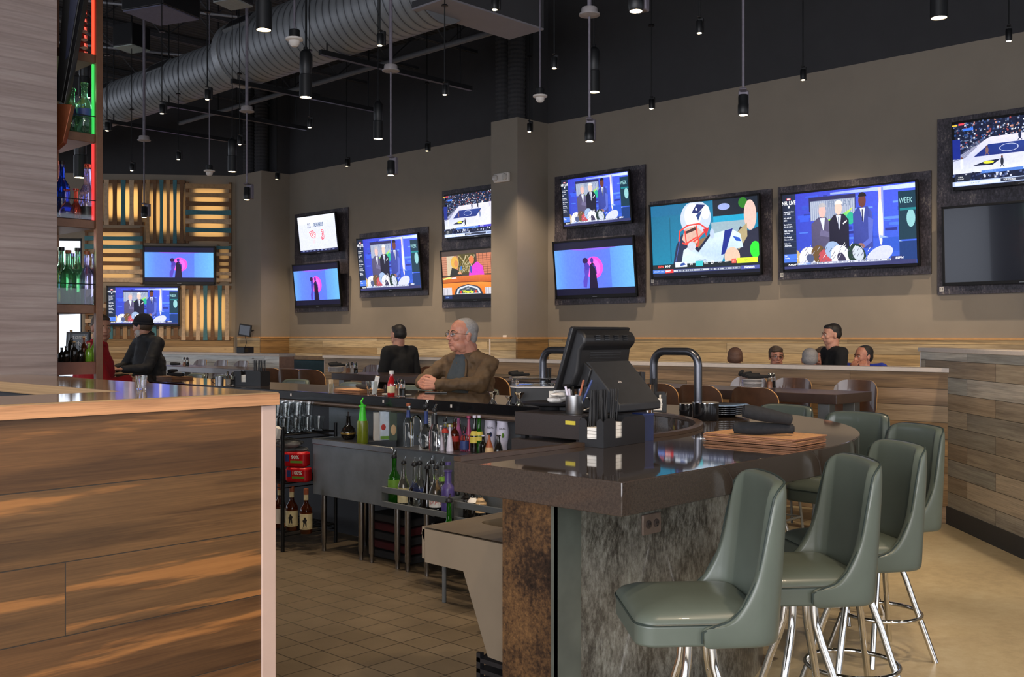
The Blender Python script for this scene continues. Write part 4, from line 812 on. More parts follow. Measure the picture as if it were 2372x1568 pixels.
pallet('narrow sideways pallet strip right of the upper television on the pallet wall', 501, 535, 566, 656, 'tcbbcc', False, power=.3)
pallet('upright pallet panel with two teal slats at the lower right of the pallet wall', 416, 534, 661, 788, 'cbctbtc', True, power=3.6)
pallet('low upright pallet strip under the lower television, behind the beanie man', 247, 415, 752, 785, 'tbabcbtcab', True, power=0, curve=0)
pallet('sideways pallet panel beside the window, behind the waiter in red', 196, 246, 700, 786, 'cbcbc', False, power=0)
def tv_pal(kind, label, x0, y0, x1, y1, **k):
    off = .24; t0, p0, za = PW(x0, off, y0); t1, p1, zb = PW(x1, off, y1); w = t1 - t0; h = abs(za - zb); c = (p0 + p1) / 2
    return tv(kind, label, Matrix.Translation((c.x, c.y, (za + zb) / 2)) @ Matrix.Rotation(PA, 4, 'Z'), w, h, tilt=2, stand=.08, **k)
tv_pal('dance', 'television on the pallet wall showing two dancers before a pink disc', 331, 569, 498, 659, bez=.035, chin=.06)
tv_pal('studio', 'television on the pallet wall showing three men in a sports studio', 247, 662, 415.5, 755, bez=.035)
# floodlight-like monitor and box on the pilaster side, cable
p = PX(572, 12.2); 
t = thing('wall_screen_arm', 'small tilted black display on a wall arm beside the pallet wall', 'display', (11.95, PX(568, 11.95)[1], PX(568, 11.95, 765)[2]), rad(-60))
MB().box((0, 0, 0), (.29, .04, .26), 0, 0, Matrix.Rotation(rad(8), 4, 'Y')).build('case', M['black'], t, bevel=.006)
MB().box((0, -.022, 0), (.24, .003, .2), 0, 0, Matrix.Rotation(rad(8), 4, 'Y')).build('glass', M['screen_off'], t)
MB().tube([(.02, .02, 0), (.08, .10, -.02), (.12, .16, .0)], .014, 8).build('arm', M['black_metal'], t)
q = t.location; m = MB().tube([(q.x, q.y, q.z - .13), (q.x + .02, q.y - .02, q.z - .26), (q.x - .03, q.y - .05, q.z - .36), (q.x, q.y - .04, q.z - .45)], .007, 6)
tag(m.build('cable', M['black']), 'thin black cable hanging from the small wall display', 'cable')
p = PX(568, 7.75, 813); t = thing('equipment_box', 'small black electronic box on the whitewashed ledge under the wall display', 'box', (p[0], p[1], 1.225), rad(20))
MB().box((0, 0, .05), (.22, .14, .095)).build('case', M['black'], t, bevel=.012); MB().box((-.06, -.07, .05), (.07, .004, .05)).build('front_plate', M['black_gloss'], t)
# =============== bar stools ===============
def stool_base(t):
    for i in range(4):
        a = rad(45 + 90 * i); ca, sa = math.cos(a), math.sin(a)
        rr = [(.052, .605), (.052, .55), (.058, .50), (.078, .44), (.11, .36), (.15, .24), (.20, .10), (.235, .0)]
        MB().tube([(r * ca, r * sa, z) for r, z in rr], .0135, 12).build('leg', M['chrome'], t)
    MB().tube([(.175 * math.cos(rad(6 * i)), .175 * math.sin(rad(6 * i)), .20) for i in range(60)], .0095, 10, True).build('foot_ring', M['chrome'], t)
    MB().lathe([(0, .595), (.11, .595), (.11, .61), (0, .61)], (0, 0, 0), 24).build('swivel_plate', M['black_metal'], t)
def rrect(hx, y0, y1, r, n=6, sq=1):
    P = []
    for cx, cy, a in ((hx - r, y0 + r, -90), (hx - r, y1 - r, 0), (-hx + r, y1 - r, 90), (-hx + r, y0 + r, 180)):
        for i in range(n + 1): g = rad(a + 90 * i / n); P.append((cx + r * math.cos(g), cy + r * math.sin(g)))
    return P
def make_stool(label):
    t = thing('bar_stool', label, 'stool', (0, 0, 0), 0, 'sage bar stools round the bar')
    hx = .2
    out = rrect(hx, -.22, .17, .055); m = MB(); m.prism(out, .605, .668)
    m.build('seat_band', M['leather'], t, bevel=.008, seg=3)
    m = MB(); n = len(out); L = [[(x * s_, -.015 + (y + .015) * s_, z) for x, y in out] for s_, z in ((1.0, .668), (.985, .68), (.93, .692), (.8, .704), (.6, .713), (.35, .718), (.12, .72))]
    vs = [p for l in L for p in l] + [(0, -.015, .72)]; fs = []
    for j in range(len(L) - 1):
        for i in range(n): k = (i + 1) % n; fs.append((j * n + i, j * n + k, (j + 1) * n + k, (j + 1) * n + i))
    b = (len(L) - 1) * n
    for i in range(n): fs.append((b + i, b + (i + 1) % n, len(vs) - 1))
    m.add(vs, fs); m.build('seat_cushion', M['leather'], t, ang=60)
    MB().tube([(x * 1.005, y * 1.005, .668) for x, y in out], .0035, 6, True).build('seat_piping', M['piping'], t)
    # wrap-round back
    W = hx + .012; path = [(-W, -.04), (-W, .0), (-W, .04), (-W, .075)]
    r = .085; yb = .20
    for i in range(9): g = rad(180 - 90 * i / 8); path.append((-W + r + r * math.cos(g), yb - r + r * math.sin(g)))
    path += [(-.07, yb + .006), (0, yb + .009)]; path = path + [(-x, y) for x, y in path[:-1][::-1]]
    zt = [.662, .668, .68, .715, .80, .93, 1.02, 1.04, 1.05, 1.055, 1.058, 1.06, 1.062, 1.064, 1.065]; zt = zt + zt[:-1][::-1]
    th = [.012, .016, .022, .028, .034, .038, .04, .042, .044, .045, .045, .045, .045, .045, .045]; th = th + th[:-1][::-1]
    N = len(path); prof = []
    for i, (x, y) in enumerate(path):
        a = path[max(0, i - 1)]; b = path[min(N - 1, i + 1)]; dx, dy = b[0] - a[0], b[1] - a[1]; l = math.hypot(dx, dy); nx, ny = dy / l, -dx / l     # inward
        if nx * (0 - x) + ny * (0 - y) < 0: nx, ny = -nx, -ny
        T = th[i]; z1 = zt[i]; pts = []
        for (o, z) in ((0.0, .60), (-.004, .62), (-.006, .66), (-.006, .66 + (z1 - .66) * .5), (-.004, z1 - .012), (T * .15, z1 - .002), (T * .5, z1), (T * .85, z1 - .003), (T, z1 - .015), (T * 1.05, .66 + (z1 - .66) * .5), (T * 1.25, .66), (T, .60)):
            lean = .075 * max(0, z - .66)
            bow = .0
            pts.append((x * (1 - .10 * max(0, z - .70) * 1.2) + nx * o, y + ny * o + lean, min(z, max(z1, .60))))
        prof.append(pts)
    m = MB(); K = len(prof[0]); vs = [p for q in prof for p in q]; fs = []
    for i in range(N - 1):
        for k in range(K): k2 = (k + 1) % K; fs.append((i * K + k, i * K + k2, (i + 1) * K + k2, (i + 1) * K + k))
    fs.append(tuple(range(K))); fs.append(tuple(range((N - 1) * K, N * K))[::-1]); m.add(vs, fs)
    o = m.build('backrest', M['leather'], t, ang=70); s_ = o.modifiers.new('soft', 'SUBSURF'); s_.levels = 1; s_.render_levels = 2
    m = MB(); m.tube([prof[0][1], prof[0][4]] + [prof[i][5] for i in range(1, N - 1)] + [prof[-1][4], prof[-1][1]], .0035, 6); m.build('back_piping', M['piping'], t)
    stool_base(t); return t
# (px of the seat centre, distance), heading of the front relative to world
ST = [((.555, 3.06), 'nearest bar stool, sage vinyl with chrome legs, turned sideways under the bar corner', 4),
      ((.985, 3.49), 'second nearest sage bar stool, half hidden behind the nearest one', 5),
      ((1.325, 3.97), 'third nearest sage bar stool, right of the second', 9),
      ((1.71, 4.72), 'fourth sage bar stool, farthest right, at the curve of the bar', 16),
      ((1.735, 5.42), 'fifth sage bar stool at the curve, its seat seen between the near stools', 40),
      ((1.50, 6.0), 'sixth sage bar stool, behind the bar curve below the wooden chairs', 40)]
S0 = None
for (x, d), lab, dev in ST:
    X, Y = xy(x, d)
    # facing -x of the camera turned by dev degrees towards the camera
    fx, fy = -math.cos(rad(dev)), -math.sin(rad(dev)); wx, wy = fx * C1 + fy * S1, -fx * S1 + fy * C1
    rz = math.atan2(wx, -wy)                          # local front -Y
    if S0 is None: S0 = make_stool(lab); S0.location = (X, Y, 0); S0.rotation_euler = (0, 0, rz)
    else: dup(S0, (X, Y, 0), rz, lab)
for i, (y, lab) in enumerate(((4.35, 'sage bar stool back just right of the seated man, behind the jiggers'), (6.45, 'sage bar stool on the far side of the bar, just left of the seated man'), (7.35, 'sage bar stool on the far side of the bar, behind the napkin roll and glass'), (8.2, 'sage bar stool on the far side of the bar, behind the toothpick holder'), (8.95, 'sage bar stool on the far side of the bar, right of the black straw caddy'), (9.5, 'sage far-side bar stool between the beanie man and the caddy'))):
    dup(S0, (5.36 + .03 * (i % 2), y, 0), rad(-90 + (6 if i % 2 else -8)), lab)
dup(S0, (5.42, 5.72, 0), rad(-90), 'sage bar stool under the man in the brown jacket')
dup(S0, (5.45, 10.2, 0), rad(-90), 'sage bar stool under the man in the dark beanie')

# =============== high tables and plywood chairs ===============
def make_chair(label):
    t = thing('plywood_chair', label, 'chair', (0, 0, 0), 0, 'bar height plywood chairs')
    def shell(z0, z1, w, ycen, bend, mb, th=.012, tilt=.12):
        nx = 13; out = []
        P = rrect(w / 2, z0, z1, min(.085, (z1 - z0) * .38), 7); F_, B_ = [], []
        for x, z in P:
            y = ycen - bend * (x / (w / 2)) ** 2 + tilt * (z - z0); F_.append((x, y, z)); B_.append((x, y + th, z))
        n = len(P); vs = F_ + B_
        # fill rows so the bend is smooth
        return P
    m = MB(); w, z0, z1 = .36, .84, 1.128; nx, nz = 16, 8; r = .09
    def edge(u):                                       # half height available at horizontal position u
        x = abs(u) * w / 2; k = max(0, x - (w / 2 - r)); return r - math.sqrt(max(0, r * r - k * k)) if k > 0 else 0
    V = []; Fs = []
    for side, off in ((0, 0), (1, .011)):
        for i in range(nx + 1):
            u = -math.cos(math.pi * i / nx); e = edge(u)
            for j in range(nz + 1):
                z = (z0 + e * .75) + (z1 - e - z0 - e * .75) * j / nz; x = u * w / 2
                V.append((x, .18 - .055 * u * u + .13 * (z - z0) + off, z))
    S_ = (nx + 1) * (nz + 1)
    for i in range(nx):
        for j in range(nz):
            a = i * (nz + 1) + j; b = a + nz + 1; Fs.append((a, b, b + 1, a + 1)); 
    m.add(V, Fs + [tuple(q + S_ for q in f[::-1]) for f in Fs], 0)
    E = [];
    ring = [i * (nz + 1) + nz for i in range(nx + 1)] + [nx * (nz + 1) + j for j in range(nz - 1, -1, -1)] + [i * (nz + 1) for i in range(nx - 1, -1, -1)] + [j for j in range(1, nz)]
    m.add(V, [(ring[i], ring[(i + 1) % len(ring)], ring[(i + 1) % len(ring)] + S_, ring[i] + S_) for i in range(len(ring))], 1)
    m.build('backrest', [M['ply'], M['ply_edge']], t, ang=40)
    m = MB(); m.prism(rrect(.2, -.2, .19, .08), .715, .73, 0, None, 1); m.build('seat', [M['ply'], M['ply_edge']], t, ang=40)
    for s in (-1, 1):
        MB().tube([(s * .13, .17, .70), (s * .13, .21, .74), (s * .13, .205, .86), (s * .13, .222, .93)], .009, 8).build('back_post', M['chrome'], t)
        MB().lathe([(0, 0), (.012, 0), (.012, .012), (0, .014)], (0, 0, 0), 10, 0, Matrix.Translation((s * .13, .205, .92)) @ Matrix.Rotation(rad(-90), 4, 'X')).build('back_bolt', M['chrome'], t)
        for q in (-1, 1): MB().tube([(s * .13, q * .13, .71), (s * .19, q * .19, 0)], .010, 8).build('leg', M['black_metal'] if 0 else M['steel_dark'], t)
        MB().tube([(s * .171, -.171, .22), (s * .171, .171, .22)], .008, 8).build('stretcher', M['steel_dark'], t)
    MB().tube([(-.171, -.171, .22), (.171, -.171, .22)], .008, 8).build('stretcher', M['steel_dark'], t)
    return t
CH = None
def chair(px, X, rz, label, y=None):
    global CH
    Y = PX(px, X)[1] if y is None else y
    if CH is None: CH = make_chair(label); CH.location = (X, Y, 0); CH.rotation_euler = (0, 0, rz); return CH
    return dup(CH, (X, Y, 0), rz, label)
NB, FB = rad(90), rad(-90)     # near side faces +X (back towards us), far side faces -X
def hightable(y0, y1, label):
    t = thing('high_table', label, 'table', (6.93, (y0 + y1) / 2, 0), 0)
    MB().b2(6.65, 7.21, y0, y1, 1.0, 1.07).build('table_top', M['dark_wood'], t, True, smooth=False, bevel=.004)
    for x, y in ((6.74, y0 + .12), (7.13, y0 + .12), (6.74, y1 - .12), (7.13, y1 - .12)): MB().b2(x - .045, x + .045, y - .045, y + .045, 0, 1.0).build('leg', M['steel_dark'], t, True, smooth=False, bevel=.003)
    return t
hightable(3.27, 6.8, 'dark high table on steel legs in front of the board half wall')
hightable(6.95, 9.12, 'dark high table behind the ketchup and shakers, left of the seated man')
hightable(10.26, 13.3, 'dark high table in front of the whitewashed half wall, right of the beanie man')
for px, lab in ((1553, 'plywood bar chair back behind the left leg of the right beer tower'), (1650, 'plywood bar chair back seen through the right beer tower'), (1776, 'plywood bar chair back right of the right beer tower, nearest the bar')): chair(px, 6.33, NB - .0, lab)
for px, lab in ((1712, 'plywood bar chair beyond the right high table, behind the plate stack'), (1812, 'plywood bar chair beyond the right high table, second from its right end'), (1960, 'plywood bar chair beyond the right high table, farthest right')): chair(px, 7.52, FB, lab)
for px, lab in ((1175, 'plywood bar chair back just right of the seated man'), ): chair(px, 6.33, NB, lab)
for px, lab in ((650, 'plywood bar chair back, left of the three behind the toothpick holder'), (698, 'plywood bar chair back, middle of the three behind the toothpick holder'), (745, 'plywood bar chair back, right of the three behind the toothpick holder')): chair(px, 6.3, NB + .25, lab)
for px, lab in ((838, 'plywood bar chair with grey sheen beyond the left high table, right of the shakers'), (871, 'dark plywood bar chair beyond the left high table, left of the standing person'), (968, 'plywood bar chair between the standing person and the seated man')): chair(px, 7.5, FB, lab)
for px, lab in ((440, 'plywood bar chair with pale sheen, left of the three before the whitewashed half wall'), (487, 'plywood bar chair with pale sheen, middle of the three before the whitewashed half wall'), (534, 'plywood bar chair with pale sheen, right of the three before the whitewashed half wall')): chair(px, 7.45, FB, lab)
chair(300, 7.0, FB, 'plywood bar chair with pale sheen left of the beanie man')
# =============== small things ===============
B = 1.0705
GL = {'clear': M['glass'], 'green': pm('green_glass', '#2f8a1c', .05, trans=.85, ior=1.4), 'lgreen': pm('lime_glass', '#7fae3a', .08, trans=.6), 'amber': pm('amber_glass', '#6a3010', .06, trans=.8),
      'dark': pm('dark_glass', '#15120f', .08, var=.05), 'blue': pm('blue_glass', '#1c3fae', .05, trans=.8), 'red': pm('red_plastic', '#b81f24', .3), 'purple': pm('purple_plastic', '#4c4078', .35), 'white': pm('white_bottle', '#c9c4d4', .4), 'pink': pm('pink_bottle', '#8f3358', .35), 'neon': pm('neon_green_plastic', '#3cc42a', .35), 'mint': pm('mint_glass', '#8fd8a8', .03, trans=.92, ior=1.35), 'teal': pm('dark_green_glass', '#1c3a2c', .08, trans=.5), 'orange': pm('orange_seal', '#8f4c2c', .5), 'yellow': pm('yellow_plastic', '#b8a83a', .4), 'violet': pm('violet_clear_glass', '#b8b0e8', .03, trans=.92), 'coral': pm('coral_glass', '#e8604a', .05, trans=.85), 'grape': pm('pink_packing', '#a85a88', .5)}
LB = {'cream': pm('cream_label', '#c9bd94', .6), 'white': M['paper'], 'yellow': pm('yellow_label', '#c0b04a', .6), 'black': M['black'], 'green': pm('green_label', '#5f8a2c', .6), 'red': pm('red_label', '#a83028', .6), 'blue': pm('blue_label', '#2c3c70', .5), 'tan': pm('tan_label', '#b89a72', .6)}
SH = {'std': [(.0, 0), (.92, 0), (1, .02), (1, .56), (.9, .63), (.42, .74), (.36, .8), (.34, .97), (.36, 1), (0, 1)],
      'long': [(.0, 0), (.95, 0), (1, .02), (1, .48), (.8, .58), (.45, .7), (.38, .98), (0, 1)],
      'round': [(.0, 0), (.5, 0), (.85, .06), (1, .2), (1, .32), (.8, .46), (.36, .58), (.28, .7), (.28, .98), (0, 1)],
      'square': [(.0, 0), (1, 0), (1, .02), (1, .66), (.95, .7), (.4, .78), (.36, .98), (0, 1)],
      'cone': [(.0, 0), (1, 0), (.98, .1), (.7, .45), (.3, .75), (.25, .98), (0, 1)],
      'jug': [(.0, 0), (.95, 0), (1, .03), (1, .5), (.95, .56), (.55, .62), (.5, .66), (.5, .86), (.6, .87), (.6, .9), (0, .9)]}
def bottle(name, label, loc, h, r, glass='clear', shape='std', lab=None, lz=(.12, .5), cap=None, spout=True, txt=None, group=None, cat='bottle', capm='black'):
    t = thing(name, label, cat, loc, random.Random(loc[0] * 31 + loc[1] * 17).uniform(-.4, .4), group)
    hb = h * (.84 if spout else .94); P = [(a * r, b * hb) for a, b in SH[shape]]
    MB().lathe(P, (0, 0, 0), 18 if shape != 'square' else 4, 0, Matrix.Rotation(rad(45), 4, 'Z') if shape == 'square' else None).build('glass_body', GL[glass], t, ang=50)
    def ra(q):
        for (a0, b0), (a1, b1) in zip(SH[shape], SH[shape][1:]):
            if b0 <= q <= b1 and b1 > b0: return (a0 + (a1 - a0) * (q - b0) / (b1 - b0)) * r
        return r
    if lab: MB().lathe([(ra(q) * 1.015 + .0004, hb * q) for q in (lz[0], lz[0] * .67 + lz[1] * .33, lz[0] * .33 + lz[1] * .67, lz[1])], (0, 0, 0), 18).build('label', LB[lab], t, fix=False)
    if spout:
        MB().lathe([(.0, hb), (r * .42, hb), (r * .48, hb + .006), (r * .4, hb + .02), (0, hb + .022)], (0, 0, 0), 12).build('stopper', M['black'], t)
        MB().tube([(0, 0, hb + .02), (0, 0, hb + h * .08), (.012, 0, h)], [.006, .005, .004], 8).build('pour_spout', M['glass'] if not name.startswith('rum') else M['chrome'], t)
    else: MB().lathe([(.0, hb), (r * .42, hb), (r * .42, h), (0, h)], (0, 0, 0), 12).build('cap', GL[capm] if capm in GL else M['black'], t)
    if txt: MB().text(txt[0], txt[1], Matrix.Rotation(-t.rotation_euler[2] + rad(-46), 4, 'Z') @ Matrix.Translation((0, -r * 1.03, hb * (lz[0] + lz[1]) / 2)) @ Matrix.Rotation(rad(90), 4, 'X'), None, 0, 'CENTER').build('lettering', LB[txt[2]] if txt[2] in LB else M['black'], t, smooth=False, fix=False)
    return t
# ---- shelf slab and cash drawer with the till ----
tag(MB().b2(2.93, 3.5, 2.452, 2.82, 1.014, 1.07).build('till_shelf', M['bar_edge'], bevel=.003), 'dark slab shelf behind the bar lip carrying the cash drawer', 'shelf')
t = thing('cash_drawer', 'wide black cash drawer under the till screen', 'cash drawer', (3.15, 2.5, 1.0705))
MB().b2(2.95, 3.36, 2.47, 2.82, 1.084, 1.176).build('case', M['bar_edge'], t, True, bevel=.003)
for x, y in ((2.98, 2.79), (3.33, 2.79), (2.98, 2.50), (3.33, 2.50)): MB().b2(x - .012, x + .012, y - .012, y + .012, 1.0706, 1.084).build('foot', M['black'], t, True)
MB().b2(2.9485, 2.9495, 2.50, 2.55, 1.14, 1.155).build('yellow_sticker', GL['yellow'], t, True)
t = thing('till_terminal', 'black touch-screen till terminal seen from behind, on the cash drawer', 'till', (3.245, 2.66, 1.177), rad(180))
X90 = Matrix.Rotation(rad(90), 4, 'Z') @ Matrix.Rotation(rad(90), 4, 'X')        # prism profile (y,z) extruded along x
def prof_x(mb, poly, x0, x1, mi=0): 
    n = len(poly); vs = [(x0, a, b) for a, b in poly] + [(x1, a, b) for a, b in poly]; mb.add(vs, [tuple(range(n)), tuple(range(n, 2 * n))[::-1]] + [(i, n + i, n + (i + 1) % n, (i + 1) % n) for i in range(n)], mi); return mb
prof_x(MB(), [(-.05, .085), (-.035, .083), (.055, .335), (.042, .338), (.035, .335)], -.185, .185).build('screen_bezel', M['black'], t, bevel=.004)
prof_x(MB(), [(-.034, .095), (.05, .33), (.085, .315), (.10, .295), (.098, .27), (.072, .245), (.06, .16), (.03, .10)], -.165, .165).build('rear_housing', M['black'], t, bevel=.012, seg=3)
prof_x(MB(), [(.01, .10), (.075, .10), (.10, .17), (.06, .20), (.04, .20)], -.11, .13).build('hinge_cover', M['black'], t, bevel=.004)
prof_x(MB(), [(.055, .20), (.075, .198), (.235, .035), (.235, .008), (.20, .0), (.0, .0), (.0, .02), (.05, .06)], -.15, .12).build('stand', pm('charcoal_stand', '#26272a', .5), t, bevel=.004)
MB().box((0, .05, .008), (.30, .20, .016)).build('base_plate', M['black'], t, bevel=.003)
for r_ in range(4):
    for c_ in range(4): MB().box((-.09 + .06 * c_, .093 - .0 , .302 - .008 * r_), (.03, .02, .003), 0, 0).build('vent_slot', M['black_gloss'], t) if r_ < 3 else None
for r_ in range(8):
    MB().box((.0, .0695 - .0022 * r_, .235 - .011 * r_), (.2, .006, .003)).build('rear_rib', M['black_gloss'], t)
MB().text('elo', .018, Matrix.Translation((.02, .158, .118)) @ Matrix.Rotation(rad(180), 4, 'Z') @ Matrix.Rotation(rad(45), 4, 'X'), None, 0, 'CENTER').build('maker_mark', M['white_pl'], t, smooth=False)
# pen mug
t = thing('steel_mug', 'brushed steel mug full of pens in front of the till', 'mug', (3.02, 2.565, 1.1765), rad(-50))
MB().lathe([(0, 0), (.034, 0), (.035, .002), (.035, .072), (.033, .072), (.033, .004), (0, .004)], (0, 0, 0), 28).build('cup', M['steel'], t)
MB().tube([(.035, 0, .06), (.055, 0, .062), (.066, 0, .045), (.060, 0, .022), (.036, 0, .012)], .0035, 8).build('handle', M['chrome'], t)
for i, (dx, dy, c, lab, L, tx) in enumerate(((-.02, .0, 'white', 'white pen standing in the steel mug, left', .10, -.015), (-.004, -.01, 'dark', 'grey pen standing in the steel mug, middle', .10, -.01), (.012, .008, 'orange', 'orange pen leaning in the steel mug', .125, .03), (.02, -.004, 'blue', 'blue pen leaning right in the steel mug', .125, .045), (-.012, .012, 'white', 'second white pen standing in the steel mug', .09, .0))):
    tag(MB().tube([(3.02 + dx * C1 * .6, 2.565 - dx * S1 * .6 + dy * .6, 1.182), (3.02 + (dx + tx) * C1, 2.565 - (dx + tx) * S1 + dy, 1.182 + L)], .0045, 8).build('pen', GL[c] if c != 'blue' else LB['blue']), lab, 'pen', 'pens in the steel mug')
# round tray with towels, drinks shaker, blue box
t = thing('round_tray', 'flat black round tray left of the steel mug', 'tray', (3.13, 2.78, 1.177)); MB().lathe([(0, 0), (.05, 0), (.055, .012), (.12, .022), (.125, .03), (.11, .026), (0, .02)], (0, 0, 0), 32).build('tray', M['black'], t)
t = thing('cocktail_shaker', 'tall chrome cocktail shaker right of the till stand', 'shaker', (3.42, 2.52) + (B,)); MB().lathe([(0, 0), (.028, 0), (.036, .205), (.037, .208), (.034, .206), (.026, .004), (0, .004)], (0, 0, 0), 24).build('tin', M['chrome'], t)
t = thing('blue_box', 'small blue box behind the near napkin caddy', 'box', (3.235, 2.395) + (B,), rad(-20)); MB().box((0, 0, .05), (.05, .07, .1)).build('carton', pm('blue_carton', '#11183a', .4), t); MB().box((0, 0, .103), (.054, .074, .006)).build('lid', pm('blue_lid', '#18244e', .4), t)
# ---- napkin caddies ----
def caddy(loc, rz, label, W=.27, D=.11, Hh=.105, s=1.0, nstraw=34, sl=.2, grp='straws in the near napkin caddy', where='near napkin caddy', straws_at=(-.05, .06)):
    t = thing('napkin_caddy', label, 'caddy', loc, rz); th = .003
    MB().box((0, 0, th / 2), (W, D, th)).build('floor_panel', M['black'], t)
    def wall(x0, x1, y, axis='x', notch=None, name='side_panel'):
        m = MB(); P = [(x0, 0), (x1, 0), (x1, Hh - .012), (x1 - .012, Hh)]
        if notch:
            a, b = notch; P += [(b + .012, Hh), (b, Hh - .012), (b, .03), (a, .03), (a, Hh - .012), (a - .012, Hh)]
        P += [(x0 + .012, Hh), (x0, Hh - .012)]
        if axis == 'x': m.prism(P, -th / 2, th / 2, 0, Matrix.Translation((0, y, 0)) @ Matrix.Rotation(rad(90), 4, 'X'))
        else: m.prism(P, -th / 2, th / 2, 0, Matrix.Translation((y, 0, 0)) @ Matrix.Rotation(rad(90), 4, 'Z') @ Matrix.Rotation(rad(90), 4, 'X'))
        return m.build(name, M['black'], t, smooth=False)
    wall(-W / 2, W / 2, -D / 2, 'x', (-W * .22, -W * .05)); wall(-W / 2, W / 2, D / 2)
    wall(-D / 2, D / 2, -W / 2, 'y', (-D * .22, D * .18)); wall(-D / 2, D / 2, W / 2, 'y'); wall(-D / 2, D / 2, W * .2, 'y', None, 'divider')
    for x, w, n_ in ((-W * .13, W * .22, 22), ):
        o = MB(); nap = []
        for k in range(6): o.box((x, -D * .28 + .001 * (k % 2), .01 + k * .0135), (w, D * .3, .0125))
        q = o.build('napkin_stack', M['paper'], None); q.matrix_basis = Matrix.Translation(loc) @ Matrix.Rotation(rz, 4, 'Z') @ Matrix.Translation((0, 0, th)); tag(q, 'stack of white paper napkins in the ' + where, 'napkins')
    o = MB()
    for k in range(5): o.box((-W * .40, .0, .012 + k * .0125), (.045, D * .55, .0115), .05 * (k % 3))
    q = o.build('napkin_stack', M['paper'], None); q.matrix_basis = Matrix.Translation(loc) @ Matrix.Rotation(rz, 4, 'Z') @ Matrix.Translation((0, 0, th)); tag(q, 'short white napkin stack in the end slot of the ' + where, 'napkins')
    R = random.Random(int(loc[0] * 100)); T = Matrix.Translation(loc) @ Matrix.Rotation(rz, 4, 'Z'); s0 = None
    for i in range(nstraw):
        x = straws_at[0] + (straws_at[1] - straws_at[0]) * ((i % (nstraw // 2)) / (nstraw // 2 - 1)); y = D * .18 + .014 * (i // (nstraw // 2)) 
        p = T @ Vector((x, y, .006)); 
        if s0 is None: s0 = MB().lathe([(.0, 0), (.0028, 0), (.0028, sl), (0, sl)], (0, 0, 0), 7).build('drinking_straw', M['black']); o = s0
        else: o = s0.copy(); C.objects.link(o)
        o.location = p; o.rotation_euler = (R.uniform(-.05, .05), R.uniform(-.09, .09), 0); tag(o, 'black drinking straw in the ' + where, 'straw', grp)
    return t
a_ = math.atan2(2.34 - 2.33, 3.17 - 2.905)
caddy((3.035, 2.39, B), a_ + .02, 'black napkin and straw caddy standing on the near bar top', nstraw=36, straws_at=(-.115, .045))
c2 = PD(1522, 5.55); caddy((c2[0], c2[1], B), rad(35), 'small black napkin caddy left of the right beer tower', .17, .10, .10, nstraw=16, sl=.17, grp='straws in the caddy by the right beer tower', where='caddy by the right beer tower', straws_at=(-.07, .03))
c3 = PZ(583, 893, 1.07); caddy((c3[0], c3[1], B), rad(-70), 'black napkin and straw caddy on the far bar behind the wooden counter', .27, .12, .12, nstraw=24, sl=.2, grp='straws in the far napkin caddy', where='far napkin caddy', straws_at=(.0, .11))
def strawcup(px, d, label, n=18):
    p = PD(px, d); t = thing('straw_holder', label, 'straw holder', (p[0], p[1], B)); MB().lathe([(0, 0), (.036, 0), (.04, .11), (.037, .11), (.033, .004), (0, .004)], (0, 0, 0), 20).build('cup', M['black'], t)
    R = random.Random(px); s0 = None
    for i in range(n):
        a = i * 2.4; r = .027 * math.sqrt((i + .5) / n)
        if s0 is None: s0 = MB().lathe([(.0, 0), (.0028, 0), (.0028, .2), (0, .2)], (0, 0, 0), 6).build('drinking_straw', M['black']); o = s0
        else: o = s0.copy(); C.objects.link(o)
        o.location = (p[0] + r * math.cos(a), p[1] + r * math.sin(a), B + .006); o.rotation_euler = (R.uniform(-.06, .06), R.uniform(-.06, .06), 0); tag(o, 'black straw in the ' + label, 'straw', 'straws in the ' + label)
strawcup(1484, 5.7, 'black straw cup behind the till stand'); strawcup(1266, 6.45, 'black straw cup beside the left beer tower')
# ---- beer towers ----
def tower(x, y, L, label):
    t = thing('beer_tower', label, 'beer tower', (x, y, B)); r = .022; R_ = .075; zt = .32
    P = [(0, -L / 2, 0), (0, -L / 2, zt - R_)] + [(0, -L / 2 + R_ - R_ * math.cos(rad(a)), zt - R_ + R_ * math.sin(rad(a))) for a in range(15, 91, 15)] + [(0, L / 2 - R_ + R_ * math.sin(rad(a)), zt - R_ + R_ * math.cos(rad(a))) for a in range(0, 91, 15)] + [(0, L / 2, 0)]
    MB().tube(P, r, 18).build('arch_pipe', pm('gunmetal_pipe', '#55565c', .28, .85, .05) if 'gunmetal_pipe' not in bpy.data.materials else bpy.data.materials['gunmetal_pipe'], t)
    for s in (-1, 1): MB().lathe([(0, 0), (.036, 0), (.036, .006), (.023, .012), (0, .012)], (0, s * L / 2, 0), 20).build('base_flange', M['steel_dark'], t)
tower(4.76, 3.30, .30, 'dark arched beer tower on the bar, right of the till'); tower(4.68, 4.08, .30, 'dark arched beer tower half hidden behind the left side of the till')
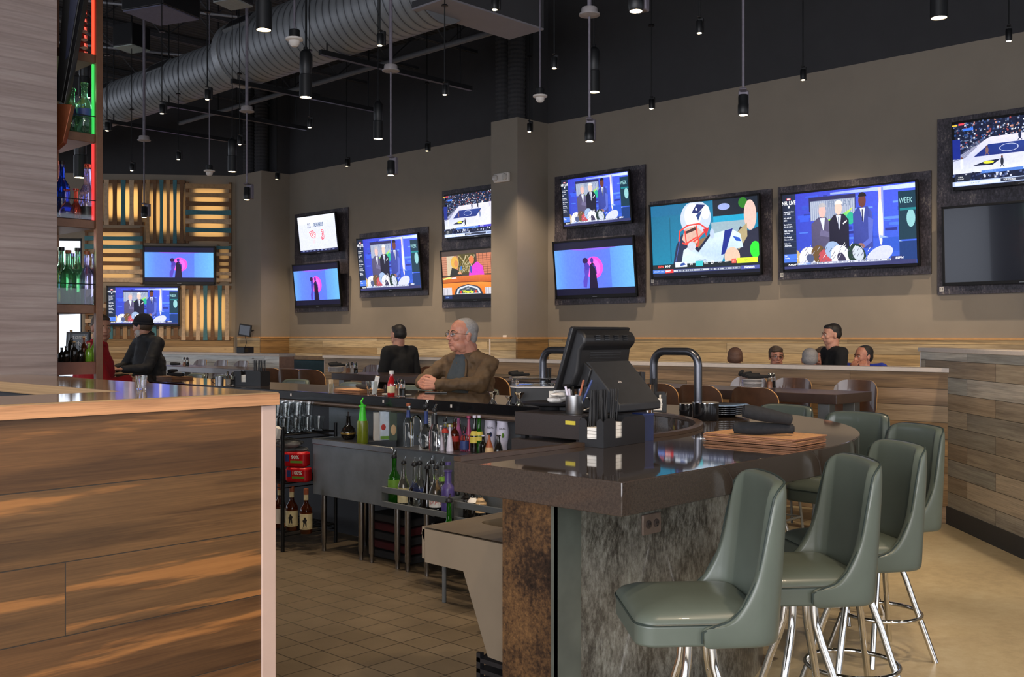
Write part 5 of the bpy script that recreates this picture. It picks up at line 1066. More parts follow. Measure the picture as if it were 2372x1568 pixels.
# ---- plates, pots, menus, napkin rolls ----
def plates(x, y, n, r, label, grp):
    o = None
    for i in range(n):
        if o is None: o = MB().lathe([(0, 0), (r * .55, 0), (r * .6, .004), (r, .016), (r, .019), (r * .6, .008), (0, .006)], (0, 0, 0), 36).build('dark_plate', M['black_gloss']); q = o
        else: q = o.copy(); C.objects.link(q)
        q.location = (x + .003 * (i % 2), y, B + i * .0095); tag(q, label, 'plate', grp)
plates(4.50, 2.86, 5, .16, 'dark round plate in the stack left of the napkin rolls on the bar', 'dark plates stacked by the right beer tower')
plates(4.58, 3.44, 4, .14, 'dark round plate in the stack under the left leg of the right beer tower', 'dark plates left of the right beer tower')
for (px, py, r, h, lab) in ((1634, 981, .064, .082, 'low black pot with a chrome rim on the inner edge of the bar'), (1596, 972, .05, .06, 'smaller black pot left of the low black pot')):
    p = PZ(px, py - 8, 1.07); t = thing('black_pot', lab, 'pot', (p[0], p[1], B)); MB().lathe([(0, 0), (r * .97, 0), (r, .004), (r, h), (r * .93, h), (r * .93, .01), (0, .01)], (0, 0, 0), 32).build('pot', M['black_gloss'], t); MB().lathe([(r * .9, h), (r * 1.02, h), (r * 1.02, h + .004), (r * .9, h + .004)], (0, 0, 0), 32).build('rim', M['chrome'], t)
def menus(loc, rz, n, w, d, label, grp, th=.006):
    o = None; R = random.Random(n)
    for i in range(n):
        if o is None:
            m = MB(); m.box((0, 0, th / 2), (w, d, th * .7)); m.box((0, 0, th * .82), (w, d, th * .2), 0, 1); o = m.build('menu', [M['menu_edge'], M['cork']], smooth=False, bevel=.0006); q = o
        else: q = o.copy(); C.objects.link(q)
        q.location = (loc[0] + R.uniform(-.006, .006), loc[1] + R.uniform(-.006, .006), loc[2] + i * th); q.rotation_euler = (0, 0, rz + R.uniform(-.05, .05)); tag(q, label, 'menu', grp)
def roll(p0, p1, label, r=.023):
    a, b = Vector(p0), Vector(p1); L = (b - a).length; n = 9; P = [a.lerp(b, i / n) for i in range(n + 1)]; R = [r * (.82 + .25 * math.sin(math.pi * min(1, .15 + i / n))) for i in range(n + 1)]
    m = MB(); m.tube(P, R, 12); d = (b - a).normalized(); m.tube([a, a - d * .004], [r * .6, r * .45], 10); m.tube([b, b + d * .004], [r * .6, r * .45], 10)
    return tag(m.build('napkin_roll', M['cloth']), label, 'napkin roll')
mp = PZ(1772, 1022, 1.07)
menus((3.526, 2.03, B), 0, 5, .25, .39, 'cork-covered menu in the pile on the near bar top', 'menus piled on the near bar top')
zt_ = B + .031 + .024
a = PD(1697, 4.02); b = PD(1838, 4.02); roll((*PZ(1700, 1000, 1.11)[:2], zt_), (*PZ(1838, 1003, 1.11)[:2], zt_), 'black rolled napkin lying on the near menus, underneath')
roll((*PZ(1722, 985, 1.14)[:2], zt_ + .07), (*PZ(1832, 1010, 1.10)[:2], zt_ + .036), 'black rolled napkin lying slanted across the other on the near menus', .026)
def rests(px, py, n, lab, rolls, grp, rz=0, w=.22, d=.3):
    p = PZ(px, py, 1.07); menus((p[0], p[1], B), rz, n, w, d, lab, grp); zz = B + n * .006 + .018
    for (x0, y0, x1, y1, dz, l) in rolls: roll((p[0] + x0, p[1] + y0, zz + dz), (p[0] + x1, p[1] + y1, zz + dz), l, .017)
rests(832, 909, 4, 'brown menu in the pile left of the paper-filled glass', ((-.02, -.13, .06, .1, 0, 'black rolled napkin on the menus behind the paper-filled glass'),), 'menus piled on the far bar', 0)
rests(405, 877, 4, 'brown menu in the pile in front of the beanie man', ((.0, -.16, -.02, .10, 0, 'black rolled napkin lying long on the menus by the beanie man'), (-.06, .0, .08, .12, .03, 'black rolled napkin crossing on the menus by the beanie man')), 'menus piled by the beanie man', 0)
# ---- items on the far bar top ----
def at(px, py, z=1.07): p = PZ(px, py, z); return (p[0], p[1], z + .0006)
t = thing('toothpick_holder', 'small pale glass holder full of wooden picks on the far bar', 'holder', at(767, 912)); MB().lathe([(0, 0), (.018, 0), (.022, .07), (.020, .07), (.017, .004), (0, .004)], (0, 0, 0), 18).build('glass', M['glass'], t)
m = MB()
for i in range(26): a = i * 2.4; r = .016 * math.sqrt((i + .5) / 26); m.tube([(r * .8 * math.cos(a), r * .8 * math.sin(a), .005), (r * math.cos(a), r * math.sin(a), .098)], .0016, 4)
q = m.build('wooden_picks', pm('pick_wood', '#c9b494', .7)); q.location = at(767, 912); q.location.z += .001; tag(q, 'bunch of pale wooden picks in the small glass holder', 'picks', kind='stuff')
def tumbler(name, lab, loc, h, r0, r1, grp=None, cat='glass'):
    t = MB().lathe([(0, 0), (r0, 0), (r1, h), (r1 - .002, h), (r0 - .002, .008), (0, .008)], (0, 0, 0), 20).build(name, M['glass']); t.location = loc; return tag(t, lab, cat, grp)
tumbler('drinking_glass', 'tapered glass holding a folded white paper on the far bar', at(862, 917), .10, .030, .042)
q = MB().box((0, 0, .065), (.03, .012, .12)).build('folded_paper', M['paper']); q.location = (at(866, 917)[0], at(866, 917)[1], B + .012); q.rotation_euler = (rad(8), rad(12), rad(-40)); tag(q, 'folded white paper standing in the tapered glass', 'paper')
l = at(907, 918); t = thing('ketchup_bottle', 'red ketchup bottle with white cap on the far bar', 'bottle', l); MB().lathe([(0, 0), (.026, 0), (.029, .01), (.029, .075), (.024, .10), (.013, .13), (.012, .15), (0, .15)], (0, 0, 0), 16).build('glass_body', pm('ketchup_red', '#9c1418', .12, coat=.6), t); MB().lathe([(0, .15), (.016, .15), (.016, .172), (0, .172)], (0, 0, 0), 14).build('cap', M['white_pl'], t); MB().lathe([(.0295, .025), (.0295, .07)], (0, 0, 0), 16).build('label', LB['cream'], t, fix=False)
def shaker(px, py, fill, lab, h=.10, r=.02, z=1.07):
    t = thing('glass_shaker', lab, 'shaker', at(px, py, z)); MB().lathe([(0, 0), (r, 0), (r * 1.02, .004), (r * .9, h * .7), (0, h * .7)], (0, 0, 0), 8).build('glass_body', M['glass'], t, ang=20); MB().lathe([(0, .004), (r * .85, .004), (r * .82, h * .45), (0, h * .45)], (0, 0, 0), 8).build('contents', fill, t); MB().lathe([(0, h * .7), (r * .95, h * .7), (r * .8, h * .88), (r * .4, h), (0, h)], (0, 0, 0), 14).build('dome_lid', M['chrome'], t); return t
FP, FS = pm('pepper', '#2a2724', .9), pm('pink_seasoning', '#b98468', .9)
shaker(916, 918, FS, 'glass shaker of reddish seasoning beside the ketchup', .115, .021); shaker(932, 918, FP, 'glass pepper shaker right of the reddish one by the ketchup', .115, .021); shaker(925, 913, M['white_pl'], 'glass salt shaker behind the other two by the ketchup', .11, .02)
m = MB().box((0, 0, .002), (.10, .2, .003)); q = m.build('paper_slip', M['paper']); q.location = (at(893, 915)[0] + .1, at(893, 915)[1], B + .0002); tag(q, 'white paper slip lying behind the ketchup and shakers', 'paper')
p = at(1010, 910); t = thing('phone', 'dark smartphone lying by the hands of the seated man', 'phone', p, rad(-42)); MB().box((0, 0, .0045), (.16, .08, .009)).build('body', M['black_gloss'], t, bevel=.003)
for i, (px, py, h, lab) in enumerate(((1141, 936, .072, 'steel jigger on the bar rail, leftmost of three and tall'), (1179, 938, .05, 'small steel jigger in the middle of the three on the bar rail'), (1203, 940, .075, 'steel jigger rightmost of the three, beside the black tray'))):
    p = PX(px, 4.29); q = MB().lathe([(h * .38, 0), (h * .36, .002), (.006, h * .42), (.006, h * .46), (h * .42, h), (h * .44, h), (h * .42, h - .002), (.004, h * .48)], (0, 0, 0), 20).build('jigger', M['chrome']); q.location = (p[0], p[1], 1.0745); tag(q, lab, 'jigger')
# condiment tray with clear lid
p = PD(1245, 6.12); t = thing('garnish_tray', 'black garnish tray with clear domed lid behind the till', 'tray', (p[0], p[1], B), rad(-46))
MB().prism([(-.16, -.03), (-.13, -.08), (.13, -.08), (.16, -.03), (.16, .08), (-.16, .08)], 0, .10).build('tray_body', M['black'], t, bevel=.004)
MB().prism([(-.165, -.03), (-.135, -.085), (.135, -.085), (.165, -.03), (.165, .085), (-.165, .085)], .10, .105).build('rim', M['white_pl'], t)
MB().prism([(-.155, -.03), (-.125, -.075), (.125, -.075), (.155, -.03), (.155, .075), (-.155, .075)], .106, .155).build('lid', M['glass'], t, bevel=.012); MB().box((.09, -.083, .05), (.05, .002, .06)).build('label', M['paper'], t)
# behind the counter end at left
p = at(508, 893); t = thing('steel_mug', 'steel mug with handle on the far bar, left of the shakers', 'mug', p, rad(150)); MB().lathe([(0, 0), (.034, 0), (.036, .075), (.034, .075), (.032, .004), (0, .004)], (0, 0, 0), 24).build('cup', M['steel'], t); MB().tube([(.035, 0, .06), (.06, 0, .06), (.066, 0, .04), (.035, 0, .014)], .0035, 8).build('handle', M['chrome'], t)
shaker(528, 891, M['white_pl'], 'glass salt shaker between the steel mug and the far caddy', .11, .02); shaker(539, 893, FP, 'glass pepper shaker touching the far napkin caddy', .11, .02)
q = tumbler('shot_glass', 'heavy-based shot glass standing on the wooden counter', at(327, 903, 1.257), .058, .018, .026)
# things on the high tables
def tableset(px, py, z, n, labp, labr, rolls=3):
    p = PZ(px, py, z); o = None
    for i in range(n):
        if o is None: o = MB().lathe([(0, 0), (.06, 0), (.085, .012), (.085, .015), (.06, .005), (0, .004)], (0, 0, 0), 24).build('white_plate', pm('glazed_plate', '#b8b4b4', .15, coat=.3) if 'glazed_plate' not in bpy.data.materials else bpy.data.materials['glazed_plate']); q = o
        else: q = o.copy(); C.objects.link(q)
        q.location = (p[0], p[1], z + .001 + i * .0095); tag(q, labp, 'plate', labp.replace('plate in the', 'plates in the'))
    for k in range(rolls):
        dy = .035 * (k - (rolls - 1) / 2); zz = z + n * .0095 + .028
        roll((p[0] - .07 + .02 * k, p[1] + dy + .05, zz + .004 * k), (p[0] + .07, p[1] + dy - .04 * (1 - k), zz + .012 * k), labr % ['first', 'second', 'third', 'fourth'][k], .016)
tableset(1743, 900, 1.07, 7, 'pale plate in the stack on the right high table', 'black rolled napkin on the plate stack of the right high table, %s of the heap', 4)
shaker(1783, 900, FS, 'glass seasoning shaker on the right high table', .12, .022); shaker(1791, 899, FP, 'glass pepper shaker on the right high table', .12, .02)
tableset(778, 863, 1.07, 6, 'pale plate in the stack on the left high table', 'black rolled napkin on the plate stack of the left high table, %s of the heap', 3)
shaker(806, 864, FS, 'glass seasoning shaker on the left high table, left of three', .12, .022); shaker(816, 864, M['white_pl'], 'glass salt shaker on the left high table, middle of three', .12, .022); shaker(824, 865, FP, 'glass pepper shaker on the left high table, right of three', .12, .022)
tableset(1200, 879, 1.07, 2, 'pale plate under the napkin rolls right of the seated man', 'black rolled napkin just right of the seated man, %s of the heap', 3)
shaker(427, 848, FS, 'glass shaker on the high table right of the beanie man, left one', .12, .022); shaker(434, 848.2, FP, 'glass shaker on the high table right of the beanie man, right one', .12, .022)
roll((*PX(396, 6.82)[:2], 1.095), (*PX(416, 6.86)[:2], 1.095), 'black rolled napkin on the high table right of the beanie man', .02)
# =============== under the bar ===============
t = thing('ice_bin_unit', 'stainless steel underbar ice bin and drainboard with round legs', 'underbar unit', (4.3, 5.4, 0))
MB().b2(4.08, 4.095, 4.95, 5.806, .40, .775).build('front_apron', M['steel_dark'], t, True, smooth=False, bevel=.002)
MB().b2(4.095, 4.48, 5.79, 5.806, .40, .775).build('end_apron', M['steel_dark'], t, True, smooth=False)
MB().b2(4.075, 4.10, 4.95, 5.81, .74, .778).build('front_rim', M['steel'], t, True, bevel=.004)
m = MB(); m.b2(4.10, 4.48, 5.42, 5.79, .745, .757); m.build('drain_pan', M['black_metal'], t, True, smooth=False)
for i in range(13): MB().b2(4.13, 4.45, 5.44 + i * .027, 5.452 + i * .027, .758, .768).build('drain_slat', M['steel'], t, True, smooth=False)
m = MB(); m.b2(4.10, 4.48, 4.95, 4.97, .5, .77); m.b2(4.10, 4.48, 5.40, 5.42, .5, .77); m.b2(4.10, 4.48, 4.97, 5.40, .5, .52); m.build('ice_well', M['steel'], t, True, smooth=False)
for x, y in ((4.14, 5.76), (4.14, 5.35), (4.14, 5.24), (4.14, 4.98), (4.45, 5.7), (4.45, 5.0)):
    MB().lathe([(.013, 0), (.013, .05), (.019, .06), (.02, .40), (0, .40)], (x, y, .007), 14).build('leg', M['steel'], t, True)
t = thing('bottle_sink_unit', 'stainless steel underbar sink cabinet behind the speed rails', 'underbar unit', (4.3, 4.4, 0))
MB().b2(4.09, 4.5, 3.75, 4.93, .50, .775).build('body', M['steel_dark'], t, True, smooth=False, bevel=.003)
MB().b2(4.075, 4.5, 3.75, 4.93, .7755, .783).build('top_ledge', M['steel'], t, True, smooth=False)
for x, y in ((4.14, 4.88), (4.14, 4.7), (4.14, 3.9)): MB().lathe([(.013, 0), (.013, .05), (.019, .06), (.02, .5), (0, .5)], (x, y, .007), 14).build('leg', M['steel'], t, True)
tag(MB().b2(4.50, 4.52, 3.8, 6.2, .60, .985).build('backsplash', M['steel_dark'], smooth=False), 'stainless steel backsplash below the bar rail', 'backsplash')
for (px, py, w, h, lab) in ((953, 962, .05, .05, 'small white notice high on the steel backsplash left of the tap'), (990, 968, .07, .12, 'tall white notice on the steel backsplash right of the tap'), (1058, 972, .065, .06, 'small white notice on the steel backsplash above the yellow-lidded tub')):
    p = PX(px, 4.495, py + 12); q = MB().b2(-.0015, 0, -w / 2, w / 2, -h / 2, h / 2, 0); 
    for k in range(int(h / .014)): q.b2(-.002, -.0014, -w * .38, w * .38, h / 2 - .014 - k * .012, h / 2 - .011 - k * .012, 1)
    o = q.build('notice', [M['paper'], LB['black']], smooth=False); o.location = (4.4985, p[1], min(p[2], .92)); tag(o, lab, 'notice')
p = PX(975, 4.42); t = thing('gooseneck_tap', 'chrome gooseneck tap over the underbar sink', 'tap', (4.42, p[1], .784)); MB().tube([(0, 0, 0), (0, 0, .12)] + [(-.0, .045 - .045 * math.cos(rad(a)), .12 + .045 * math.sin(rad(a))) for a in range(20, 181, 20)] + [(0, .09, .09)], .007, 10).build('spout', M['chrome'], t)
MB().lathe([(0, 0), (.02, 0), (.018, .02), (0, .022)], (0, 0, 0), 16).build('base', M['chrome'], t); MB().b2(-.03, .0, -.005, .005, .03, .04).build('lever', M['chrome'], t)
# speed rails
def rail(name, X, y0, y1, z, label):
    t = thing(name, label, 'speed rail', (X, (y0 + y1) / 2, z), 0); m = MB(); m.b2(X, X + .012, y0, y1, z + .085, z + .122); m.build('front_lip', M['steel_dark'], t, True, smooth=False, bevel=.003)
    MB().b2(X, X + .012, y0, y1, z, z + .035).build('lower_lip', M['steel_dark'], t, True, smooth=False, bevel=.003); MB().b2(X + .012, X + .16, y0, y1, z, z + .006).build('tray', M['steel_dark'], t, True, smooth=False)
    for y in (y0, y1 - .004): prof_ = MB().b2(X, X + .16, y, y + .004, z, z + .122).build('end_plate', M['steel_dark'], t, True, smooth=False)
    return t
rail('speed_rail', 3.885, 4.225, 4.825, .448, 'steel double speed rail full of bottles, left of two'); rail('speed_rail', 3.90, 3.62, 4.20, .43, 'steel double speed rail, right of two, partly behind the bar corner')
def rb(px, X, dz, *a, **k): p = PX(px, X); return bottle('liquor_bottle', a[0], (p[0], p[1], dz), *a[1:], **k)
Z1 = .4545
rb(913, 3.96, Z1, 'tall bright green liquor bottle at the left end of the speed rail', .335, .038, 'green', 'std', 'green', (.30, .55))
rb(935, 3.96, Z1, 'clear bottle with a cream neck label, second in the speed rail', .30, .036, 'clear', 'long', 'cream', (.1, .42))
rb(960, 3.96, Z1, 'round clear bottle with black cap, third in the speed rail', .30, .042, 'clear', 'round')
rb(972, 4.00, Z1, 'clear bottle with black collar behind the third in the speed rail', .305, .036, 'clear', 'long', 'blue', (.3, .45))
rb(990, 3.96, Z1, 'dark cone-shaped bottle with a black neck in the speed rail', .29, .040, 'dark', 'cone')
rb(1010, 3.95, Z1, "clear bottle with a white label lettered AM'S in the speed rail", .30, .040, 'clear', 'long', 'white', (.14, .36), txt=("SAM'S", .028, 'red'))
rb(1024, 4.02, Z1, 'clear bottle with green collar behind the lettered one', .315, .036, 'clear', 'std', 'green', (.66, .75))
rb(1001, 4.03, Z1, 'clear bottle with dark pourer in the second row of the speed rail', .315, .034, 'clear', 'std', 'tan', (.3, .5))
rb(1038, 3.96, Z1, 'purple plastic jug-shaped bottle beside the bar corner', .30, .040, 'purple', 'jug', None, spout=False, capm='purple')
ZL = .784
rb(946, 4.16, ZL - .0, 'clear bottle with blue neck and orange cap, standing left on the sink ledge', .27, .032, 'clear', 'std', 'blue', (.72, .9), spout=False, capm='orange')
rb(987, 4.14, ZL, 'frosted clear bottle with royal blue neck on the sink ledge', .30, .042, 'clear', 'round', 'blue', (.62, .92))
rb(1007, 4.12, ZL, 'clear bottle with tall black neck and pourer on the sink ledge', .28, .036, 'clear', 'long', 'black', (.68, .92))
rb(1021, 4.16, ZL, 'white squeeze bottle with pointed cap, left of two on the ledge', .15, .022, 'white', 'cone', spout=False, capm='white')
rb(1042, 4.16, ZL, 'white squeeze bottle with pointed cap, right of two on the ledge', .16, .022, 'white', 'cone', spout=False, capm='white')
rb(1031, 4.22, ZL, 'clear bottle with red neck band between the white squeeze bottles', .20, .028, 'clear', 'std', 'red', (.6, .75))
rb(1053, 4.24, ZL, 'dark bottle with red label right of the white squeeze bottles', .20, .028, 'amber', 'std', 'red', (.3, .5))
rb(1062, 4.32, ZL, 'dark pink-spotted plastic bottle with black cone cap', .20, .032, 'grape', 'cone', 'red', (.1, .3), spout=False)
rb(1076, 4.22, ZL, 'small blue and white bottle on the sink ledge', .15, .026, 'clear', 'square', 'blue', (.1, .5))
rb(1086, 4.26, ZL, 'bright pink plastic bottle with a pointed pink cap', .21, .032, 'pink', 'cone', 'red', (.05, .5), spout=False, capm='pink')
rb(1099, 4.22, ZL, 'dark soda bottle with yellow and orange label, left of the two tall ones', .22, .026, 'dark', 'long', 'yellow', (.28, .62), spout=False, capm='white')
rb(1110, 4.24, ZL, 'green soda bottle with orange label, right of the two tall ones', .22, .026, 'green', 'long', 'yellow', (.35, .6), spout=False, capm='white')
rb(1119, 4.14, ZL, 'small dark bottle with white cap in front of the soda bottles', .12, .022, 'dark', 'std', None, spout=False, capm='white')
rb(1133, 4.16, ZL, 'tan bottle with pointed black cap at the right of the ledge', .13, .03, 'orange', 'cone', 'tan', (.05, .4), spout=False)
rb(1155, 4.20, ZL, 'small black bottle with pointed cap below the white packs', .12, .03, 'dark', 'cone', None, spout=False)
for px, lab, c in ((1136, 'white shaped juice bottle lettered REAL in blue, left of two', 'blue'), (1164, 'white shaped juice bottle lettered REAL in green, right of two', 'green')):
    p = PX(px, 4.36); t = thing('juice_bottle', lab, 'bottle', (p[0], p[1], ZL)); MB().lathe([(0, 0), (.03, 0), (.026, .03), (.036, .08), (.038, .13), (.032, .17), (.038, .2), (.02, .205), (0, .205)], (0, 0, 0), 20).build('plastic_body', GL['white'], t)
    MB().text('REAL', .018, Matrix.Rotation(rad(-46), 4, 'Z') @ Matrix.Translation((0, -.0405, .14)) @ Matrix.Rotation(rad(90), 4, 'X'), None, 0, 'CENTER').build('lettering', LB['black'], t, smooth=False)
    MB().ell((-.028, -.03, .10), (.012, .004, .014), 8).build('fruit_print', LB[c], t)
p = PX(1047, 4.40); t = thing('plastic_tub', 'clear plastic tub with a yellow lid on the sink ledge', 'tub', (p[0], p[1], ZL)); MB().lathe([(0, 0), (.04, 0), (.05, .12), (0, .12)], (0, 0, 0), 24).build('tub', pm('cloudy_plastic', '#8c858c', .3), t); MB().lathe([(0, .12), (.055, .12), (.055, .135), (0, .135)], (0, 0, 0), 24).build('lid', GL['yellow'], t); MB().box((-.03, -.035, .075), (.035, .002, .012), rad(-46)).build('label', M['paper'], t)
# on the drain board
p = PX(807, 4.25); t = thing('liqueur_bottle', 'round dark liqueur bottle with gold band on the drainboard', 'bottle', (p[0], p[1], .769)); MB().lathe([(0, 0), (.03, 0), (.048, .02), (.052, .045), (.045, .075), (.018, .10), (.013, .15), (.016, .16), (0, .16)], (0, 0, 0), 24).build('glass_body', GL['dark'], t); MB().lathe([(.0525, .038), (.0525, .05)], (0, 0, 0), 24).build('gold_band', pm('gold_band', '#a8894a', .3, .8), t, fix=False); MB().tube([(0, 0, .16), (0, 0, .19)], .006, 8).build('pour_spout', M['chrome'], t)
p = PX(840, 4.16); t = thing('lime_juice_bottle', 'lime green juice bottle with neon green neck and spout on the drainboard', 'bottle', (p[0], p[1], .769)); MB().lathe([(0, 0), (.036, 0), (.038, .01), (.038, .13), (.034, .15), (.0, .151)], (0, 0, 0), 20).build('bottle_body', pm('lime_juice', '#69741a', .25), t); MB().lathe([(0, .15), (.028, .15), (.020, .21), (.018, .24), (0, .24)], (0, 0, 0), 18).build('neck_sleeve', GL['neon'], t)
MB().lathe([(0, .24), (.024, .242), (.024, .252), (.01, .256), (0, .256)], (0, 0, 0), 18).build('cap', GL['neon'], t); MB().tube([(0, 0, .25), (-.012, 0, .275), (.006, .0, .30)], [.009, .007, .003], 8).build('spout', GL['neon'], t)
for px, X, w, h, m_, lab in ((874, 4.36, .05, .19, 'white', 'pale carton on the drainboard behind the lime bottle'), (890, 4.32, .06, .19, 'carton', 'white juice carton with red fruit print'), (910, 4.34, .05, .20, 'pine', 'dark juice carton with a pineapple print')):
    p = PX(px, X); t = thing('juice_carton', lab, 'carton', (p[0], p[1], ZL if px > 880 else .769), rad(-30)); c_ = {'white': M['paper'], 'carton': pm('white_blue_carton', '#b8c4d0', .4), 'pine': pm('dark_carton', '#3c4a3c', .4)}[m_]
    MB().box((0, 0, h / 2), (w, w, h)).build('carton_body', c_, t, smooth=False, bevel=.002)
    if m_ == 'carton': MB().ell((-.01, -w / 2, h * .45), (.016, .002, .02), 10).build('fruit_print', LB['red'], t); MB().box((0, -w / 2 - .001, h * .08), (w, .002, h * .12)).build('green_stripe', LB['green'], t)
    if m_ == 'pine': MB().ell((.0, -w / 2, h * .35), (.018, .002, .035), 10).build('fruit_print', LB['tan'], t)
# mats / crates in the dark space below
for i in range(5):
    tag(MB().b2(4.25, 4.55, 4.98, 5.42, .012 + i * .06, .06 + i * .06).build('folded_mat', pm('dark_red_mat_%d' % i, '#4a1418' if i % 2 else '#2c2a2a', .85), bevel=.01), ('dark red' if i % 2 else 'charcoal') + ' folded mat stored under the ice bin, %s from the floor' % ORD[i], 'mat')
# green bottle low right of the rail
rb(1040, 3.80, .32, 'round bright green bottle with dark green neck in front of the right speed rail', .29, .048, 'green', 'round', None)
rb(1060, 3.98, .4365, 'small clear bottle with cork, right of the green bottle', .16, .03, 'teal', 'std', 'cream', (.5, .7))
rb(1096, 3.98, .4365, 'dark bottle with white label in the right speed rail', .21, .036, 'dark', 'std', 'white', (.4, .75)); rb(1080, 4.0, .4365, 'black bottle left of the white-labelled one in the right speed rail', .22, .034, 'dark', 'std', 'black', (.4, .7)); rb(1113, 4.0, .4365, 'pale labelled bottle at the right end of the right speed rail', .21, .034, 'clear', 'std', 'tan', (.3, .75))
t = thing('lower_bottle_shelf', 'narrow steel shelf carrying the round green bottle', 'shelf', (3.8, 4.05, .3)); MB().b2(3.72, 3.88, 3.7, 4.2, .31, .3195).build('shelf_plate', M['steel_dark'], t, True); 
for y in (3.73, 4.17): MB().tube([(3.8, y, .007), (3.8, y, .31)], .012, 8).build('leg', M['steel_dark'], t, True)
tag(MB().b2(3.55, 4.0, 3.25, 3.6, .16, .172).build('floor_shelf', M['steel'], smooth=False), 'low steel shelf plate under the near sink end', 'shelf')
for y in (3.3, 3.55): pass
# near sink
t = thing('bar_sink', 'beige-lit stainless steel sink unit with tapered end panel beside the bar end', 'sink', (2.9, 2.75, 0))
poly = [(2.50, .31), (2.50, .735), (2.975, .735), (2.985, .715), (2.965, .68), (2.965, .605), (2.75, .605), (2.62, .315)]
n = len(poly); m = MB(); vs = [(2.60, a, b) for a, b in poly] + [(2.615, a, b) for a, b in poly]; m.add(vs, [tuple(range(n)), tuple(range(n, 2 * n))[::-1]] + [(i, (i + 1) % n, n + (i + 1) % n, n + i) for i in range(n)])
SK = pm('satin_sink_steel', '#7d7160', .38, .35, .05, 6); m.build('end_panel', SK, t, True, smooth=False, bevel=.002)
m = MB(); ox_, oy_ = 3.05, 2.72; A_ = rrect(.23, -.19, .19, .06, 6)
outer = [(2.60 + .0, 2.50), (3.5, 2.50), (3.5, 2.975), (2.60, 2.975)]
A_ = [(ox_ + x, oy_ + y) for x, y in A_]; nA = len(A_); Bo_ = []
for k_ in range(nA): Bo_.append([(3.5, 2.50), (3.5, 2.975), (2.60, 2.975), (2.60, 2.50)][k_ // 7])
vs = [(x, y, .742) for x, y in Bo_] + [(x, y, .737) for x, y in A_] + [(x, y, .60) for x, y in A_]; m.add(vs, [(i, (i + 1) % nA, nA + (i + 1) % nA, nA + i) for i in range(nA)] + [(nA + i, nA + (i + 1) % nA, 2 * nA + (i + 1) % nA, 2 * nA + i) for i in range(nA)] + [tuple(range(2 * nA, 3 * nA))])
m.build('basin', SK, t, True, ang=25)
m = MB(); m.b2(2.60, 3.5, 2.965, 2.98, .62, .742); m.build('front_apron', SK, t, True, smooth=False)
m = MB(); m.b2(2.75, 3.4, 2.52, 2.9, .0, .02); m.tube([(3.42, 2.9, 0), (3.42, 2.9, .62)], .018, 10); m.tube([(2.66, 2.56, 0.0), (2.66, 2.56, .5)], .016, 10); m.tube([(3.42, 2.56, 0), (3.42, 2.56, .62)], .018, 10)
for (x, y) in ((3.42, 2.9), (3.42, 2.56), (2.66, 2.56)): MB().lathe([(0, 0), (.018, 0), (.018, .6), (0, .6)], (x, y, .007), 12).build('leg', M['steel'], t, True)
MB().lathe([(0, 0), (.016, 0), (.014, .01), (.0125, .012), (.0125, .04), (.015, .042), (.015, .085), (0, .085)], (2.72, 2.555, .741), 18).build('drain_handle', M['chrome'], t, True)
t = thing('plastic_crate', 'black ribbed plastic crate at floor level below the tapered sink panel', 'crate', (2.75, 2.62, .0065), rad(0))
for i in range(7): MB().box((0, 0, .03 + i * .04), (.22, .2, .016)).build('slat', M['black'], t)
for s in (-1, 1):
    for q in (-1, 1): MB().box((s * .1, q * .09, .15), (.02, .02, .29)).build('corner_post', M['black'], t)
# =============== wire rack ===============
t = thing('wire_rack', 'black wire shelving rack behind the wooden counter post', 'rack', (4.14, 6.6, 0))
for x in (3.92, 4.36):
    for y in (5.93, 7.35): MB().tube([(x, y, 0.007), (x, y, .86 if x > 4 else .86)], .013, 10).build('post', M['black_metal'], t, True)
RZ = (.14, .47, .80)
for z in RZ:
    m = MB()
    for x in (3.92, 4.36): m.tube([(x, 5.93, z), (x, 7.35, z)], .006, 6); m.tube([(x, 5.93, z - .03), (x, 7.35, z - .03)], .004, 6)
    for y in (5.93, 7.35): m.tube([(3.92, y, z), (4.36, y, z)], .006, 6); m.tube([(3.92, y, z - .03), (4.36, y, z - .03)], .004, 6)
    for i in range(36): y = 5.95 + i * .0395; m.tube([(3.92, y, z + .001), (4.36, y, z + .001)], .003, 5)
    m.build('wire_shelf', M['black_metal'], t, True)
g0 = None; gi = 0
for tier in range(2):
    for r_ in range(4):
        for c_ in range(8 if tier == 0 else 6):
            if tier == 1 and r_ == 3: continue
            x = 3.98 + r_ * .095; y = 6.0 + c_ * .095; z = .8075 + tier * .104
            if g0 is None: g0 = MB().lathe([(0, 0), (.030, 0), (.041, .10), (.0395, .10), (.0285, .008), (0, .008)], (0, 0, 0), 14).build('drinking_glass', M['glass']); o = g0
            else: o = g0.copy(); C.objects.link(o)
            o.location = (x + .006 * tier, y, z); tag(o, ('lower' if tier == 0 else 'upper') + ' tier tumbler among the glasses stacked on the wire rack', 'glass', ('lower' if tier == 0 else 'upper') + ' tier tumblers on the wire rack')
